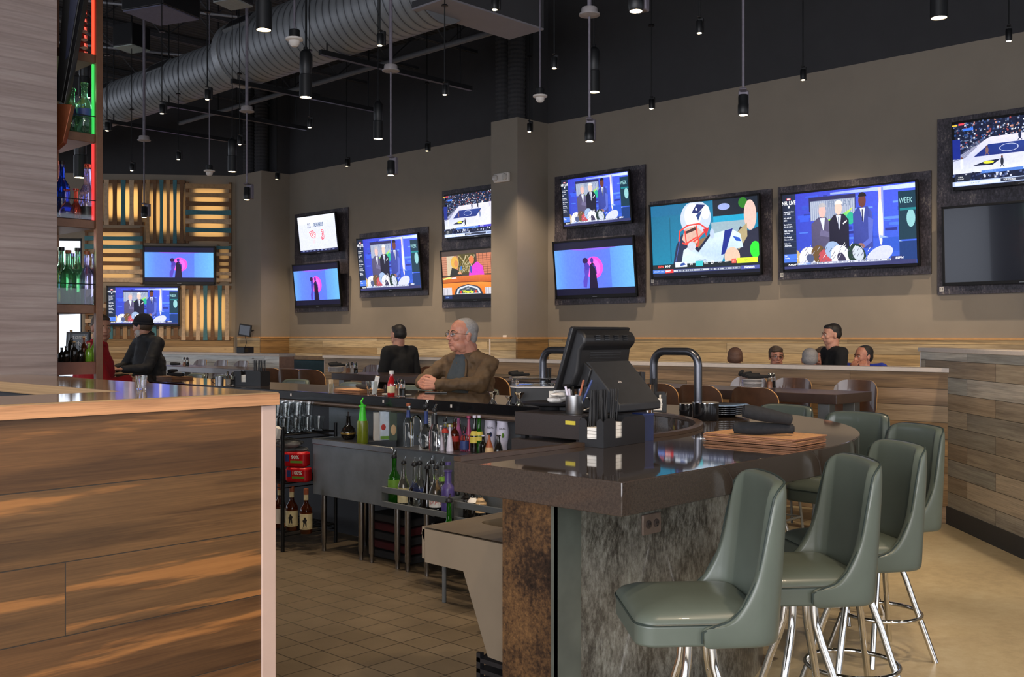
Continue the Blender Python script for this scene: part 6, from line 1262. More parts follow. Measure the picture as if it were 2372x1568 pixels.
for i, (px, lab) in enumerate(((676, 'amber rum bottle with a pictorial cream label on the bottom rack shelf, left'), (709, 'amber rum bottle with a pictorial cream label on the bottom rack shelf, right'), (648, 'bottle with a white label half hidden by the rack post'))):
    X = 4.0; p = PX(px, X); t = thing('rum_bottle', lab, 'bottle', (p[0], p[1], RZ[0] + .0045), rad(44)); hh = .30
    MB().lathe([(a * .042, b * .27) for a, b in SH['std']], (0, 0, 0), 20).build('glass_body', GL['amber'], t, ang=50); MB().lathe([(.0425, .03), (.0425, .135)], (0, 0, 0), 20).build('label', LB['cream'] if i < 2 else LB['white'], t, fix=False)
    if i < 2:
        m = MB(); Mx = Matrix.Rotation(rad(-90), 4, 'Z') @ Matrix.Translation((0, -.0432, .082)) @ Matrix.Rotation(rad(90), 4, 'X')
        m.prism([(-.012, -.03), (-.004, -.03), (0, -.005), (.006, -.03), (.013, -.03), (.01, 0), (.016, .015), (.008, .02), (.004, .032), (-.006, .03), (-.008, .015), (-.016, .01), (-.01, -.005)], 0, .0006, 0, Mx); m.build('figure_print', LB['black'], t, smooth=False)
        MB().text('SPICED', .012, Matrix.Rotation(rad(-90), 4, 'Z') @ Matrix.Translation((0, -.0436, .04)) @ Matrix.Rotation(rad(90), 4, 'X'), None, 0, 'CENTER').build('lettering', LB['black'], t, smooth=False)
    MB().lathe([(0, .262), (.017, .262), (.017, .30), (0, .30)], (0, 0, 0), 14).build('cap', GL['orange'], t); MB().lathe([(.0158, .225), (.0158, .262)], (0, 0, 0), 14).build('neck_label', LB['cream'], t, fix=False)
for i, (px, dz, lab, tx) in enumerate(((692, 0, 'red plastic multipack with 100% on its side on the middle rack shelf, lower', '100%'), (688, .105, 'red plastic multipack with 90% on its side on the middle rack shelf, upper', '90%'))):
    p = PX(px, 4.04); t = thing('drink_pack', lab, 'pack', (p[0], p[1], RZ[1] + .0045 + dz), rad(-60)); MB().prism(rrect(.085, -.05, .05, .03), 0, .10).build('plastic_wrap', pm('red_wrap_%d' % i, '#b8141c', .25), t, bevel=.015)
    MB().text(tx, .035, Matrix.Translation((.01, -.0515, .066)) @ Matrix.Rotation(rad(90), 4, 'X'), None, 0, 'CENTER', .001).build('lettering', M['paper'], t, smooth=False); MB().box((.02, -.0512, .035), (.09, .002, .016)).build('green_band', LB['green'], t); MB().box((-.05, -.0512, .06), (.03, .002, .045)).build('blue_badge', LB['blue'], t)
m = MB(); R_ = random.Random(3)
for i in range(16): m.ell((4.05 + R_.uniform(-.06, .1), 6.2 + R_.uniform(-.2, .35), .695 + R_.uniform(-.02, .04)), (R_.uniform(.05, .09), R_.uniform(.05, .1), R_.uniform(.012, .03)), 8)
tag(m.build('plastic_wrap_heap', pm('clear_film', '#a8a8a6', .12, alpha=1, trans=.6), None), 'crumpled clear plastic film on top of the red packs in the rack', 'plastic film')
q = MB().box((0, 0, 0), (.03, .05, .075), 0, 0, Matrix.Rotation(rad(20), 4, 'X')).build('paper_tag', M['paper']); q.location = (3.895, 5.96, .82); tag(q, 'crumpled white paper tag stuck on the near post of the wire rack', 'paper')
# =============== lit bottle shelves at left ===============
FX0, FX1, FY = 2.3, 2.78, 6.98
px_post = PX(228, 1); 
k_ = (228 - CX) / F; d_ = 6.35 / (-k_ * S1 + C1); SX = k_ * d_ * C1 + d_ * S1
t = thing('bottle_shelf_frame', 'copper-brown floor-to-ceiling bottle shelf with glass rails, left', 'shelf unit', (SX - .3, 6.5, 0))
def zpx(py, d=None): return H - (py - CY) * (d or depth(SX, 6.35)) / F
y0, y1 = 6.16, 6.56
MB().b2(SX - .022, SX + .022, 6.33, 6.37, 0, 4.6).build('front_post', M['copper'], t, True, smooth=False, bevel=.004)
MB().b2(SX - .022, SX + .022, 7.0, 7.04, 0, 4.6).build('rear_post', M['copper'], t, True, smooth=False, bevel=.004)
# glass return with the coloured light strip
shelves = [(140, 128), (320, 312), (520, 511), (712, 706)]
SZ = []
for pyb, pyt in shelves:
    z = zpx(pyt); SZ.append(z); MB().b2(SX - 1.6, SX - .022, 6.95 - .6, 7.02, z - .055, z).build('shelf_board', M['copper'], t, True, smooth=False, bevel=.003)
MB().b2(SX - 1.6, SX - .02, 6.34, 7.02, zpx(866), zpx(838)).build('base_drawer_front', pm('red_brown_wood', '#6b4233', .4, var=.2, vs=8), t, True, smooth=False)
for z in (zpx(272), zpx(466), zpx(659)): MB().tube([(SX - 1.6, 6.345, z), (SX - .02, 6.345, z)], .003, 6).build('glass_rail', M['black_metal'], t, True)
for z in SZ[1:]: MB().b2(SX - 1.6, SX - .03, 6.351, 6.355, z + .002, z + .10).build('glass_lip', M['glass'], t, True, smooth=False)
strip = [(SZ[0] + .0, 4.5, '#ff4a30'), (SZ[1], SZ[0] - .06, '#2fae4a'), (SZ[2], SZ[1] - .06, '#c83030')]
for z0_, z1_, c in strip: MB().b2(SX - .034, SX - .022, 6.36, 6.372, z0_, z1_).build('light_strip', em('strip_' + c[1:], c, 1.6), t, True, smooth=False)
for (z, col, e) in ((SZ[1] + .35, (.25, 1, .4), 7), (SZ[2] + .35, (1, .25, .15), 7), (SZ[3] + .35, (.7, 1, .8), 5), (SZ[2] - .1, (1, .3, .2), 2)):
    d = bpy.data.lights.new('shelf_glow', 'POINT'); d.energy = e; d.color = col; d.shadow_soft_size = .05; o = bpy.data.objects.new('shelf_glow', d); C.objects.link(o); o.parent = t; o.location = Vector((SX - .35, 6.75, z)) - t.location
def sb(px, dy, zi, lb_, h, r, glass, shape, **k):
    Y = 6.40 + dy; k2 = (px - CX) / F; d_ = Y / (-k2 * S1 + C1); X = k2 * d_ * C1 + d_ * S1; return bottle('display_bottle', lb_, (X, Y, SZ[zi] + .0008), h, r, glass, shape, **k)
sb(167, .10, 1, 'green-lit glass bottle with dark label band, left of the pair high on the shelf', .30, .05, 'mint', 'std', lab='blue', lz=(.42, .58), spout=False, capm='mint')
sb(196, .03, 1, 'green-lit glass bottle with dark label band, right of the pair high on the shelf', .33, .055, 'mint', 'std', lab='blue', lz=(.36, .52), spout=False, capm='mint')
sb(203, .03, 2, 'tall clear bottle with ribbed neck and dark foot label, on the red-lit shelf', .36, .052, 'violet', 'long', lab='dark' if 0 else 'black', lz=(.06, .26), spout=False, capm='coral')
sb(143, .14, 2, 'cobalt blue bottle on the red-lit shelf beside the stone pillar', .38, .05, 'blue', 'std', spout=False)
sb(155, .04, 2, 'small round bottle with red ball stopper on the red-lit shelf, left', .19, .045, 'violet', 'round', spout=False, capm='coral'); sb(176, .05, 2, 'small round bottle with red ball stopper on the red-lit shelf, right', .20, .045, 'coral', 'round', spout=False, capm='coral')
for i, (px, dy, g, cm, h) in enumerate(((142, .08, 'mint', 'black', .36), (158, .03, 'mint', 'orange', .34), (180, .06, 'mint', 'black', .36), (201, .03, 'violet', 'orange', .34), (219, .09, 'violet', 'violet', .33), (168, .14, 'mint', 'violet', .33))): sb(px, dy, 3, ['green-tinted bottle with black cap against the stone pillar', 'green-tinted bottle with brown cap, lower lit shelf', 'green-tinted bottle with black cap, right of the brown-capped one', 'clear bottle with brown cap, lower lit shelf', 'clear bottle nearest the shelf post, lower lit shelf', 'green-tinted bottle behind the front row, lower lit shelf'][i], h, .046, g, 'std', spout=False, capm=cm)
zb = zpx(838) + .001
for i, (px, dy, h, g, cm, lab) in enumerate(((143, .06, .09, 'dark', 'dark', 'small dark bottle beside the stone pillar on the lowest shelf'), (153, .03, .10, 'dark', 'dark', 'small dark bottle, second on the lowest shelf'), (165, .10, .20, 'dark', 'tan', 'taller dark bottle with cork on the lowest shelf'), (172, .03, .13, 'dark', 'tan', 'small dark red bottle with cork on the lowest shelf'), (187, .03, .10, 'dark', 'dark', 'squat dark bottle in the middle of the lowest shelf'), (194, .08, .16, 'amber', 'tan', 'small bottle with long cork on the lowest shelf'), (206, .03, .12, 'lgreen', 'tan', 'small yellow-green bottle with cork on the lowest shelf'), (219, .04, .16, 'lgreen', 'tan', 'small yellow bottle with long cork next to the shelf post'))):
    Y = 6.40 + dy; k2 = (px - CX) / F; d_ = Y / (-k2 * S1 + C1); X = k2 * d_ * C1 + d_ * S1; GL['tan'] = LB['tan']
    bottle('small_bottle', lab, (X, Y, zb), h, .022, g, 'std', spout=False, capm=cm)
for i in range(6):
    q = MB().lathe([(0, 0), (.05, 0), (.045, .03), (.0, .05)], (0, 0, 0), 16).build('red_jar', GL['coral']); k2 = (185 - CX) / F; d_ = 6.45 / (-k2 * S1 + C1); q.location = (k2 * d_ * C1 + d_ * S1, 6.45, SZ[0] + .001 + i * .052); tag(q, 'red-lit stacked jar high on the copper shelf, %s from the shelf' % ORD[i], 'jar', 'red-lit jars stacked on the top shelf')
# tilted television hung beside the pillar, seen edge on
t = thing('television', 'black television seen edge-on high beside the stone pillar', 'television', (2.62, 6.12, 2.62)); 
a_, b_ = PD(198, 6.15, -60), PD(146, 6.15, 245); a2, b2_ = PD(150, 6.15, -60), PD(132, 6.15, 245)
def slab4(P, depthv, m=None):
    m = m or MB(); n = len(P); D = Vector((S1 * depthv, C1 * depthv, 0)); vs = [tuple(p) for p in P] + [tuple(Vector(p) + D) for p in P]; m.add(vs, [tuple(range(n)), tuple(range(n, 2 * n))[::-1]] + [(i, n + i, n + (i + 1) % n, (i + 1) % n) for i in range(n)]); return m
slab4([PD(206, 6.2, -60), PD(150, 6.2, 240), PD(142, 6.2, 238), PD(196, 6.2, -60)], .06).build('bezel', M['black_gloss'], t, True, smooth=False, bevel=.003)
slab4([PD(195, 6.21, -60), PD(143, 6.21, 236), PD(128, 6.21, 232), PD(150, 6.21, -60)], .05).build('rear_case', M['black'], t, True, smooth=False, bevel=.004)
slab4([PD(182, 6.205, -10), PD(158, 6.205, 130), PD(151, 6.205, 138), PD(163, 6.205, -10)], .01).build('socket_panel', pm('navy_plastic', '#1c2035', .5), t, True, smooth=False)
slab4([PD(166, 6.2, 242), PD(146, 6.2, 330), PD(128, 6.2, 345), PD(130, 6.2, 240)], .05).build('copper_bracket', pm('copper_bracket', '#8a4a2c', .4, .4), t, True, smooth=False, bevel=.003)
# menu board behind the lowest shelf
p = PD(178, 9.4, 800); t = thing('table_sign', "dark framed sign lettered tom's urban seen through the shelves", 'sign', (p[0], p[1], 1.07), rad(-20) - AY * 0)
T_ = Matrix.Rotation(rad(-25), 4, 'Z') @ Matrix.Rotation(rad(-6), 4, 'X')
Hs = H - (768 - CY) * 9.4 / F - 1.07
MB().box((0, 0, Hs / 2 + .03), (.22, .03, Hs - .06), 0, 0, T_).build('frame', M['black'], t, bevel=.004); MB().box((0, -.017, Hs / 2 + .03), (.18, .004, Hs - .10), 0, 0, T_).build('sign_face', pm('slate_face', '#3c444a', .3), t); MB().box((0, 0, .015), (.2, .1, .03), 0, 0, T_).build('foot', M['black'], t)
for i, w_ in enumerate(("tom's", 'urban')): MB().text(w_, .06, T_ @ Matrix.Translation((.02, -.022, Hs - .05 - .06 * i)) @ Matrix.Rotation(rad(90), 4, 'X'), None, 0, 'CENTER').build('lettering', M['white_pl'], t, smooth=False)
# =============== people ===============
def cap(mb, a, b, ra, rb, n=16):
    a, b = Vector(a), Vector(b); d = b - a; L = d.length
    if L < 1e-5: mb.ell(a, (ra, ra, ra), 12); return
    P = []
    for i in range(7): g = rad(-90 + 90 * i / 6); P.append((ra * math.cos(g), ra * math.sin(g)))
    for i in range(7): g = rad(90 * i / 6); P.append((rb * math.cos(g), L + rb * math.sin(g)))
    P[0] = (0, P[0][1]); P[-1] = (0, P[-1][1])
    mb.lathe(P, (0, 0, 0), n, 0, Matrix.Translation(a) @ d.to_track_quat('Z', 'Y').to_matrix().to_4x4())
def blob(name, mb, vox, mat, parent, smooth=4, bump_=0.0):
    me = bpy.data.meshes.new(name); me.from_pydata(mb.v, [], mb.f); o = bpy.data.objects.new('tmp', me); C.objects.link(o)
    r = o.modifiers.new('r', 'REMESH'); r.mode = 'VOXEL'; r.voxel_size = vox
    s_ = o.modifiers.new('s', 'SMOOTH'); s_.factor = .5; s_.iterations = smooth
    if bump_:
        tx = bpy.data.textures.new('folds', 'CLOUDS'); tx.noise_scale = .07; tx.noise_depth = 2; dm = o.modifiers.new('d', 'DISPLACE'); dm.texture = tx; dm.strength = bump_; dm.mid_level = .5
    dg = bpy.context.evaluated_depsgraph_get(); dg.update(); m2 = bpy.data.meshes.new_from_object(o.evaluated_get(dg)); bpy.data.objects.remove(o)
    m2.name = name; m2.materials.clear(); m2.materials.append(mat); m2.polygons.foreach_set('use_smooth', [True] * len(m2.polygons))
    q = bpy.data.objects.new(name, m2); C.objects.link(q); q.parent = parent; return q
def skin(name, c):
    m, nt, b = nodes(name); v = coords(nt); f = noise(nt, v, 22, 4); cc = srgb(c)
    lnk(nt, ramp(nt, f, [(.3, (cc[0] * .86, cc[1] * .76, cc[2] * .74)), (.6, cc)]), b.inputs['Base Color']); b.inputs['Roughness'].default_value = .5
    b.inputs['Subsurface Weight'].default_value = .08; b.inputs['Subsurface Radius'].default_value = (.01, .004, .002); bump(nt, b, noise(nt, v, 160, 3), .15, .002); return m
SK1, SK2 = skin('skin_ruddy', '#b8806a'), skin('skin_fair', '#bd8a72')
def hairm(name, c): return pm(name, c, .6, var=.14, vs=90, bmp=.5)
HR = {'grey': hairm('grey_hair', '#8e8a88'), 'brown': hairm('brown_hair', '#4a3a2c'), 'dark': hairm('dark_hair', '#1e1a18'), 'stub': hairm('shaved_hair', '#6a4c3c'), 'beard': hairm('white_beard', '#b5b0aa')}
def headM(pos, yaw, pitch=0, roll=0, s=1.0): return Matrix.Translation(pos) @ Matrix.Rotation(rad(yaw), 4, 'Z') @ Matrix.Rotation(rad(pitch), 4, 'X') @ Matrix.Rotation(rad(roll), 4, 'Y') @ Matrix.Scale(s, 4)
def add_head(mb, Mh, jowl=1.0, ears=True):
    """head centred between the ears, looking along local -y; crown +.115, chin -.115"""
    E = lambda c, r: mb.ell(c, r, 14, 0, Mh)
    E((0, .012, .035), (.077, .096, .084)); E((0, -.012, .0), (.068, .080, .075)); E((0, -.028, -.045), (.056, .060, .055)); E((0, -.050, -.088), (.030, .030, .024))
    for s in (-1, 1):
        E((s * .030 * jowl, -.020, -.066), (.036, .052, .044)); E((s * .03 * jowl, .0, -.09), (.03, .04, .03)) if jowl > 1.1 else None; E((s * .036, -.060, -.022), (.024, .022, .022)); E((s * .030, -.066, .020), (.026, .018, .010))
        if ears: E((s * .077, .012, -.008), (.009, .018, .031)); E((s * .080, .018, .008), (.008, .014, .016))
    E((0, -.078, .024), (.030, .012, .010))
    cap(mb, Mh @ Vector((0, -.084, .008)), Mh @ Vector((0, -.106, -.026)), .0085, .0125); E((-.012, -.094, -.030), (.009, .011, .008)); E((.012, -.094, -.030), (.009, .011, .008))
    E((0, -.083, -.056), (.024, .012, .0065)); E((0, -.080, -.066), (.021, .012, .007))
def add_eyes(t, Mh, glasses=None):
    for s in (-1, 1):
        MB().ell((s * .030, -.0765, .004), (.0125, .0095, .0085), 10, 0, Mh).build('eye', pm('eye_white', '#b8b0a8', .2) if 'eye_white' not in bpy.data.materials else bpy.data.materials['eye_white'], t)
        MB().ell((s * .030, -.0845, .004), (.0052, .0025, .0052), 8, 0, Mh).build('pupil', M['black_gloss'], t)
        m = MB(); m.tube([Mh @ Vector((s * .013, -.089, .022)), Mh @ Vector((s * .032, -.089, .029)), Mh @ Vector((s * .050, -.074, .022))], [.0032, .004, .002], 6); m.build('eyebrow', HR['brown'], t)
    m = MB(); m.tube([Mh @ Vector((-.020, -.088, -.060)), Mh @ Vector((-.008, -.0955, -.0600)), Mh @ Vector((.008, -.0955, -.0600)), Mh @ Vector((.020, -.088, -.060))], [.0015, .0022, .0022, .0015], 6); m.build('mouth', pm('lip_line', '#6e3a34', .5) if 'lip_line' not in bpy.data.materials else bpy.data.materials['lip_line'], t)
    if glasses:
        gm = M['black_metal'] if glasses == 'dark' else M['chrome']; root = None
        for s in (-1, 1):
            P = [Mh @ Vector((s * (.033 + .024 * math.cos(rad(a))), -.100 + .006 * abs(math.cos(rad(a))), .002 + .015 * math.sin(rad(a)))) for a in range(0, 360, 24)]
            q = MB().tube(P, .0014, 6, True).build('glasses_rim' if root else 'glasses', gm, t)
            if root is None: root = q
            else: q.parent = root
            q2 = MB().tube([Mh @ Vector((s * .057, -.094, .006)), Mh @ Vector((s * .078, -.07, .008)), Mh @ Vector((s * .083, .012, .010)), Mh @ Vector((s * .080, .028, -.006))], .0016, 6).build('temple', gm, t); q2.parent = root
            q3 = MB(); q3.add([tuple(p) for p in P], [tuple(range(len(P)))]); q4 = q3.build('lens', M['glass'], t, smooth=False); q4.parent = root
        q = MB().tube([Mh @ Vector((-.010, -.102, .006)), Mh @ Vector((0, -.106, .010)), Mh @ Vector((.010, -.102, .006))], .0014, 6).build('bridge', gm, t); q.parent = root
def add_hair(mb, Mh, style='short'):
    E = lambda c, r: mb.ell(c, r, 14, 0, Mh)
    if style == 'short': E((0, .024, .050), (.081, .092, .079)); E((0, .045, .012), (.078, .070, .070)); E((0, -.035, .085), (.062, .040, .030)); [E((s * .066, .028, .012), (.016, .036, .045)) for s in (-1, 1)]
    elif style == 'receding': E((0, .030, .050), (.080, .088, .077)); E((0, .050, .006), (.076, .062, .078)); [E((s * .068, .022, .015), (.013, .034, .042)) for s in (-1, 1)]; E((0, -.0, .085), (.05, .05, .035))
    elif style == 'fringe': E((0, .024, .052), (.083, .092, .080)); E((0, -.045, .075), (.068, .040, .034)); E((.02, -.06, .09), (.04, .025, .02)); E((0, .045, .012), (.078, .070, .062)); [E((s * .070, .010, .02), (.014, .040, .045)) for s in (-1, 1)]
def hand(mb, wrist, dirv, palmn, side=1, curl=40, s=1.0):
    """palm from wrist along dirv; palmn points out of the palm; five tapering fingers bent towards the palm"""
    d = Vector(dirv).normalized(); n = Vector(palmn); n = (n - d * n.dot(d)).normalized(); x = d.cross(n) * side; w = Vector(wrist)
    for i in range(4):
        k = (i - 1.5) * .021 * s; cap(mb, w + x * k * .6 + d * .018 * s, w + x * k + d * .085 * s, .017 * s, .0125 * s, 10)
    for i, (L, r) in enumerate(((.078, .0080), (.090, .0084), (.083, .0080), (.064, .0070))):
        p = w + x * (i - 1.5) * .022 * s + d * .088 * s; a = 0
        for j, fr in enumerate((.45, .30, .25)):
            a += rad(curl * (1 if j else .7)); q = p + (d * math.cos(a) + n * math.sin(a)) * L * fr * s; cap(mb, p, q, r * s * (1 - .1 * j), r * s * (.92 - .1 * j), 8); p = q
    p = w + x * -.030 * s + d * .03 * s; q = p + (x * -.6 + d * .75 + n * .35).normalized() * .04 * s; cap(mb, p - d * .012 * s, q, .014 * s, .0105 * s, 8); cap(mb, q, q + (d * .9 + n * .5 - x * .1).normalized() * .032 * s, .010 * s, .008 * s, 8)
def person(label, loc, rz, hz, J, skinm, hair, hstyle, hm, body, shirt, glasses=None, legs=None, trousers=None, vox=.008, beanie=None, folds=.012, jowl=1.0, hs=1.0, beard=None, hands=True, nr=1.0, bv=None, inner=None, collar=None):
    """J: joints in the person's frame (front is -y): neck, shl, shr, ell, elr, wrl, wrr, hip; left = +x"""
    t = thing('person', label, 'person', loc, rz); Mh = hm; V = Vector
    mb = MB(); add_head(mb, Mh, jowl)
    nk = V(J['neck']); hb = Mh @ V((0, .02, -.05)); cap(mb, hb, nk, .060 * hs * nr, .066 * hs * nr)
    ch = V(J['chest']); hp = V(J['hip']); cap(mb, nk - V((0, -.01, .07)), ch, .04, .09); cap(mb, ch, hp, .09, .10)
    for s in 'lr':
        cap(mb, J['sh' + s], J['el' + s], .045, .038); cap(mb, J['el' + s], J['wr' + s], .038, .027); cap(mb, V(J['sh' + s]) * .75 + ch * .25, J['sh' + s], .04, .04)
        if hands and 'hd' + s in J: hd, pn, cu = J['hd' + s]; hand(mb, J['wr' + s], hd, pn, -1 if s == 'l' else 1, cu, hs)
    if legs:
        for s in (0, 1):
            cap(mb, legs[s][0], legs[s][1], .07, .05); cap(mb, legs[s][1], legs[s][2], .05, .035); cap(mb, legs[s][2], V(legs[s][2]) + V((0, -.13, -.02)), .035, .03)
    blob('body', mb, bv or vox * .55, skinm, t, 2)
    add_eyes(t, Mh, glasses)
    if hair: m = MB(); add_hair(m, Mh, hstyle); hm_ = MB(); hm_.v = m.v; hm_.f = m.f; blob('hair', hm_, .006, hair, t, 2, .004)
    if beanie:
        m = MB(); m.ell((0, .018, .052), (.092, .108, .092), 16, 0, Mh); blob('beanie', m, .007, beanie, t, 2, .004)
        m = MB(); P = [Mh @ V((.090 * math.cos(rad(a)), .016 + .104 * math.sin(rad(a)), .034 - .012 * math.sin(rad(a)))) for a in range(0, 360, 15)]; m.tube(P, .014, 8, True); m.build('beanie_cuff', beanie, t)
    if beard: m = MB(); m.ell((0, -.052, -.082), (.040, .040, .045), 12, 0, Mh); [m.ell((s * .045, -.02, -.06), (.024, .035, .045), 12, 0, Mh) for s in (-1, 1)]; blob('beard', m, .006, beard, t, 2, .006)
    # garment
    a = body; m = MB(); cap(m, nk - V((0, -.01, .055)), ch, a * .55, a); cap(m, ch, hp, a, a * 1.05)
    m2 = V((a * .55, 0, 0)); cap(m, ch + m2, hp + m2 * .9, a * .78, a * .8); cap(m, ch - m2, hp - m2 * .9, a * .78, a * .8)
    for s in 'lr':
        sh, el, wr = V(J['sh' + s]), V(J['el' + s]), V(J['wr' + s]); cap(m, nk - V((0, -.005, .05)), sh, .058, .066); cap(m, sh, ch, .07, .09); cap(m, sh, el, .070, .058); cap(m, el, wr + (el - wr).normalized() * .02, .058, .042)
    jk = blob('jacket' if inner else 'shirt', m, vox, shirt, t, 2, folds)
    if inner:
        cm = MB(); f = V((0, -1, 0)); w0, w1 = .05, .075
        fr = ch + V((0, -a * 1.06, 0)); tp = nk + V((0, -.062, -.045))
        m = MB(); [(cap(m, tp + V((q * .012, .030, -.012)), fr + V((q * .05, .060, -.02)), .050, .070), cap(m, fr + V((q * .05, .060, -.02)), hp + V((q * .05, -a * .95 + .035, .05)), .070, .08)) for q in (-1, 0, 1)]; sf = blob('shirt_front', m, vox, inner, t, 3, .004)
        from mathutils.bvhtree import BVHTree
        tr = [BVHTree.FromPolygons([v.co for v in o.data.vertices], [tuple(p.vertices) for p in o.data.polygons]) for o in (jk, sf)]
        for q in (-1, 1):
            P = []
            for i in range(12):
                k = i / 11; x = q * (.062 + .040 * k ** .8); z = tp.z - .03 - .145 * k; ys = [h[0].y for h in (b_.ray_cast(V((x, -1, z)), V((0, 1, 0))) for b_ in tr) if h[0] is not None]
                if ys and min(ys) > -.25: P.append(V((x, min(ys) - .002, z)))
            MB().tube(P, [.010] * len(P), 8).build('lapel', shirt, t)
    if collar:
        m = MB(); P = [nk + V((.085 * math.sin(rad(g)), .012 + .078 * math.cos(rad(g)), -.012 - .035 * (1 - math.cos(rad(g))) * .5)) for g in range(-140, 141, 20)]; m.tube(P, .017, 8); m.build('collar', collar, t)
    if legs:
        m = MB()
        for s in (0, 1): cap(m, legs[s][0], legs[s][1], .095, .07); cap(m, legs[s][1], legs[s][2], .07, .052)
        cap(m, hp, hp - V((0, 0, .05)), a, a); blob('trousers', m, .014, trousers, t, 3, folds)
        for s in (0, 1): m = MB(); e_ = V(legs[s][2]); cap(m, e_ + V((0, .01, -.035)), e_ + V((0, -.15, -.05)), .045, .04); blob('shoe', m, .009, M['black'], t, 2)
    return t
denim = pm('dark_trousers', '#22242c', .9, bmp=.2)
# --- the man in the brown jacket: seated, body towards the bar, head turned to the left of the picture ---
mx, my = 5.40, 5.66
p0 = PD(1086, depth(mx, my)); mx, my = p0[0], p0[1]
zs = .715
J = dict(hip=(0, .02, zs + .08), chest=(0, .0, 1.13), neck=(0, -.03, 1.375), shl=(-.225, .0, 1.265), shr=(.225, .0, 1.265), ell=(-.285, -.19, 1.130), elr=(.29, -.17, 1.125), wrl=(-.10, -.40, 1.125), wrr=(.085, -.40, 1.12))
# in this frame +x is his left... the camera sees his +x side on the left of the picture
J['hdl'] = ((.8, -.42, .05), (.25, .95, -.2), 55); J['hdr'] = ((-.78, -.45, .05), (-.25, .95, -.2), 55)
legs = [((s * .10, .0, zs + .06), (s * .13, -.30, .70), (s * .12, -.26, .30)) for s in (-1, 1)]
BJ = pm('brown_jacket', '#54402a', .7, var=.18, vs=7, bmp=.15)
person('older man with grey hair and glasses in a brown jacket, hands folded on the bar', (mx, my, 0), rad(-90), None, J, SK1, HR['grey'], 'receding', headM((0, -.075, 1.478), -15, -5, 0, 1.12), .165, BJ, 'dark', legs, denim, .010, folds=.045, jowl=1.14, hs=1.08, nr=1.25, bv=.0034, inner=pm('slate_shirt', '#3c4348', .85, bmp=.1), collar=BJ)
# --- the man with the beanie, seen from behind at the far end ---
bx, by = PX(343, 5.28)[:2]
J = dict(hip=(0, .02, .80), chest=(0, .01, 1.18), neck=(0, -.04, 1.51), shl=(-.21, 0, 1.40), shr=(.21, 0, 1.40), ell=(-.28, -.12, 1.13), elr=(.28, -.16, 1.13), wrl=(-.12, -.32, 1.125), wrr=(.16, -.38, 1.125), hdl=((.5, -.8, 0), (0, 0, -1), 25), hdr=((0, -1, 0), (0, 0, -1), 25))
person('man in a dark knit beanie and black jacket seen from behind at the far bar', (bx, by, 0), rad(-88), None, J, SK2, HR['brown'], 'short', headM((0, -.07, 1.575), 0 - 62, 4, 0, 1.02), .17, pm('black_jacket', '#1b1b1e', .75, bmp=.2), None, [((s * .10, .0, .78), (s * .13, -.30, .72), (s * .12, -.24, .30)) for s in (-1, 1)], denim, .011, beanie=pm('navy_knit', '#12141e', .9, bmp=.6, vs=140), folds=.024, beard=HR['beard'], collar=M['black'])
# --- waiter in red behind the bar ---
rx, ry = PX(221, 3.93)[:2]
J = dict(hip=(0, .05, .95), chest=(0, .0, 1.18), neck=(0, -.03, 1.43), shl=(-.235, 0, 1.32), shr=(.235, 0, 1.32), ell=(-.28, -.10, 1.05), elr=(.24, -.08, 1.03), wrl=(-.20, -.30, 1.09), wrr=(.22, -.28, 1.09), hdl=((.1, -1, 0), (0, 0, -1), 20), hdr=((-.1, -1, 0), (0, 0, -1), 20))
person('young waiter with short brown hair in a red shirt behind the far bar', (rx, ry, 0), rad(62), None, J, SK2, HR['brown'], 'short', headM((0, -.05, 1.545), -65, 2, 0, .98), .165, pm('red_shirt', '#a3141c', .8, bmp=.15), None, [((s * .09, .05, .92), (s * .10, .03, .50), (s * .10, .06, .09)) for s in (-1, 1)], denim, .011, folds=.014, collar=pm('red_collar', '#8c1018', .8))
# --- dark-clad people walking ---
def stander(px, X, ztop, label, rz, cloth, w=.13, vox=.012):
    x, y = PX(px, X)[:2]; s = ztop / 1.75
    J = dict(hip=(0, 0, .98 * s), chest=(0, 0, 1.28 * s), neck=(0, -.02, 1.50 * s), shl=(-.18, 0, 1.42 * s), shr=(.18, 0, 1.42 * s), ell=(-.22, .03, 1.14 * s), elr=(.22, -.03, 1.14 * s), wrl=(-.20, -.12, .92 * s), wrr=(.20, -.15, .92 * s), hdl=((0, -.4, -1), (1, 0, 0), 25), hdr=((0, -.4, -1), (-1, 0, 0), 25))
    return person(label, (x, y, 0), rz, None, J, SK2, HR['dark'], 'short', headM((0, -.03, ztop - .115), 0, 2, 0, .96), w, cloth, None, [((s_ * .09, 0, .92 * s), (s_ * .10, -.05 * s_, .50 * s), (s_ * .10, .12 * s_, .09)) for s_ in (-1, 1)], denim, vox, folds=.012)
BC = pm('black_clothes', '#161617', .9, bmp=.15)
stander(926, 7.42, 1.60, 'dark-haired person in black walking behind the high tables, left of the seated man', rad(180), BC)
stander(1932, 9.95, 1.60, 'dark-haired person in black walking behind the half wall among the diners', rad(-130), BC, .11)
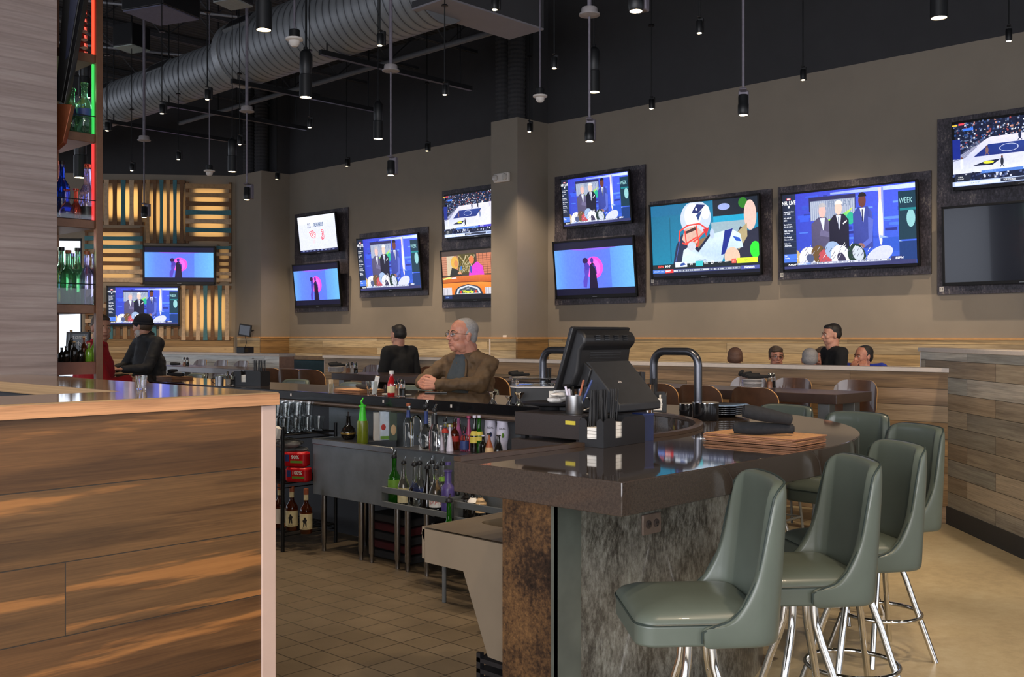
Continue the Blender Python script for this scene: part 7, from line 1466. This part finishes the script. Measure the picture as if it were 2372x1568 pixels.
# --- diners behind the half wall ---
def diner(px, X, ytop, label, rz, yaw, skinm, hair, hs_, shirt, glasses=None, handsup=False):
    p = PX(px, X, ytop); zt = p[2]; z = zt - .115
    J = dict(hip=(0, 0, zt - .82), chest=(0, 0, zt - .46), neck=(0, -.02, zt - .23), shl=(-.18, 0, zt - .30), shr=(.18, 0, zt - .30), ell=(-.23, -.08, zt - .52), elr=(.23, -.08, zt - .52), wrl=(-.15, -.30, zt - .52), wrr=(.15, -.30, zt - .52), hdl=((.3, -1, 0), (0, 0, -1), 30), hdr=((-.3, -1, 0), (0, 0, -1), 30))
    if handsup: J['shl'] = (-.18, 0, zt - .245); J['shr'] = (.18, 0, zt - .245); J['neck'] = (0, -.02, zt - .20); J['ell'] = (-.22, -.20, zt - .42); J['elr'] = (.22, -.20, zt - .42); J['wrl'] = (-.05, -.20, zt - .27); J['wrr'] = (.07, -.24, zt - .27); J['hdl'] = ((.1, .2, 1), (.2, 1, 0), 45); J['hdr'] = ((-.2, .1, 1), (-.2, 1, 0), 45)
    hzp = zt - .82
    t = person(label, (p[0], p[1], 0), rz, None, J, skinm, hair, hs_, headM((0, -.03, z), yaw, 0, 0, .98), .125, shirt, glasses, [((s * .09, 0, hzp), (s * .10, -.38, hzp), (s * .10, -.36, .09)) for s in (-1, 1)], denim, .013, folds=.01)
    tag(MB().b2(-.22, .22, -.2, .2, hzp - .42 + .0, hzp - .16).build('booth_bench', M['teal'], bevel=.02), 'teal booth bench section under the ' + ' '.join(label.split()[:5]), 'bench').matrix_basis = Matrix.Translation((p[0], p[1], 0)) @ Matrix.Rotation(rz, 4, 'Z')
    return t
diner(1697, 9.6, 806, 'shaven-headed diner with dark glasses seen from behind, leftmost', rad(90 - 30), 62, skin('skin_brown', '#8a5f4a'), HR['stub'], 'short', pm('lilac_shirt', '#9a9cb8', .8), 'dark')
diner(1797, 10.4, 803, 'brown-haired diner with glasses facing the camera, second from left', rad(-50), 4, SK1, HR['brown'], 'fringe', pm('charcoal_shirt', '#2a2a2e', .8), 'dark')
diner(1876, 9.6, 808, 'grey-haired diner in a pale blue shirt seen from behind', rad(120), 0, SK1, HR['grey'], 'short', pm('pale_blue_shirt', '#8a90b0', .8))
diner(1903, 10.4, 804, 'brown-haired diner facing left beside the grey-haired one', rad(-50), -40, SK1, HR['brown'], 'fringe', pm('grey_shirt', '#3a3c44', .8))
diner(2001, 10.3, 801, 'dark-haired diner in a royal blue shirt with hands raised to his mouth', rad(-80), -38, SK1, HR['dark'], 'receding', pm('royal_blue_shirt', '#1c2f90', .8), None, True)

m = MB(); R_ = random.Random(5)
for i in range(9): m.ell((3.13 + R_.uniform(-.05, .05), 2.745 + R_.uniform(-.035, .035), 1.218 + .005 * i), (R_.uniform(.03, .05), R_.uniform(.02, .035), R_.uniform(.008, .014)), 12)
q = blob('bar_towel', m, .0045, pm('white_towel', '#cfcac4', .9, bmp=.5), None, 2, .018); tag(q, 'crumpled white bar towel on the black round tray', 'towel')
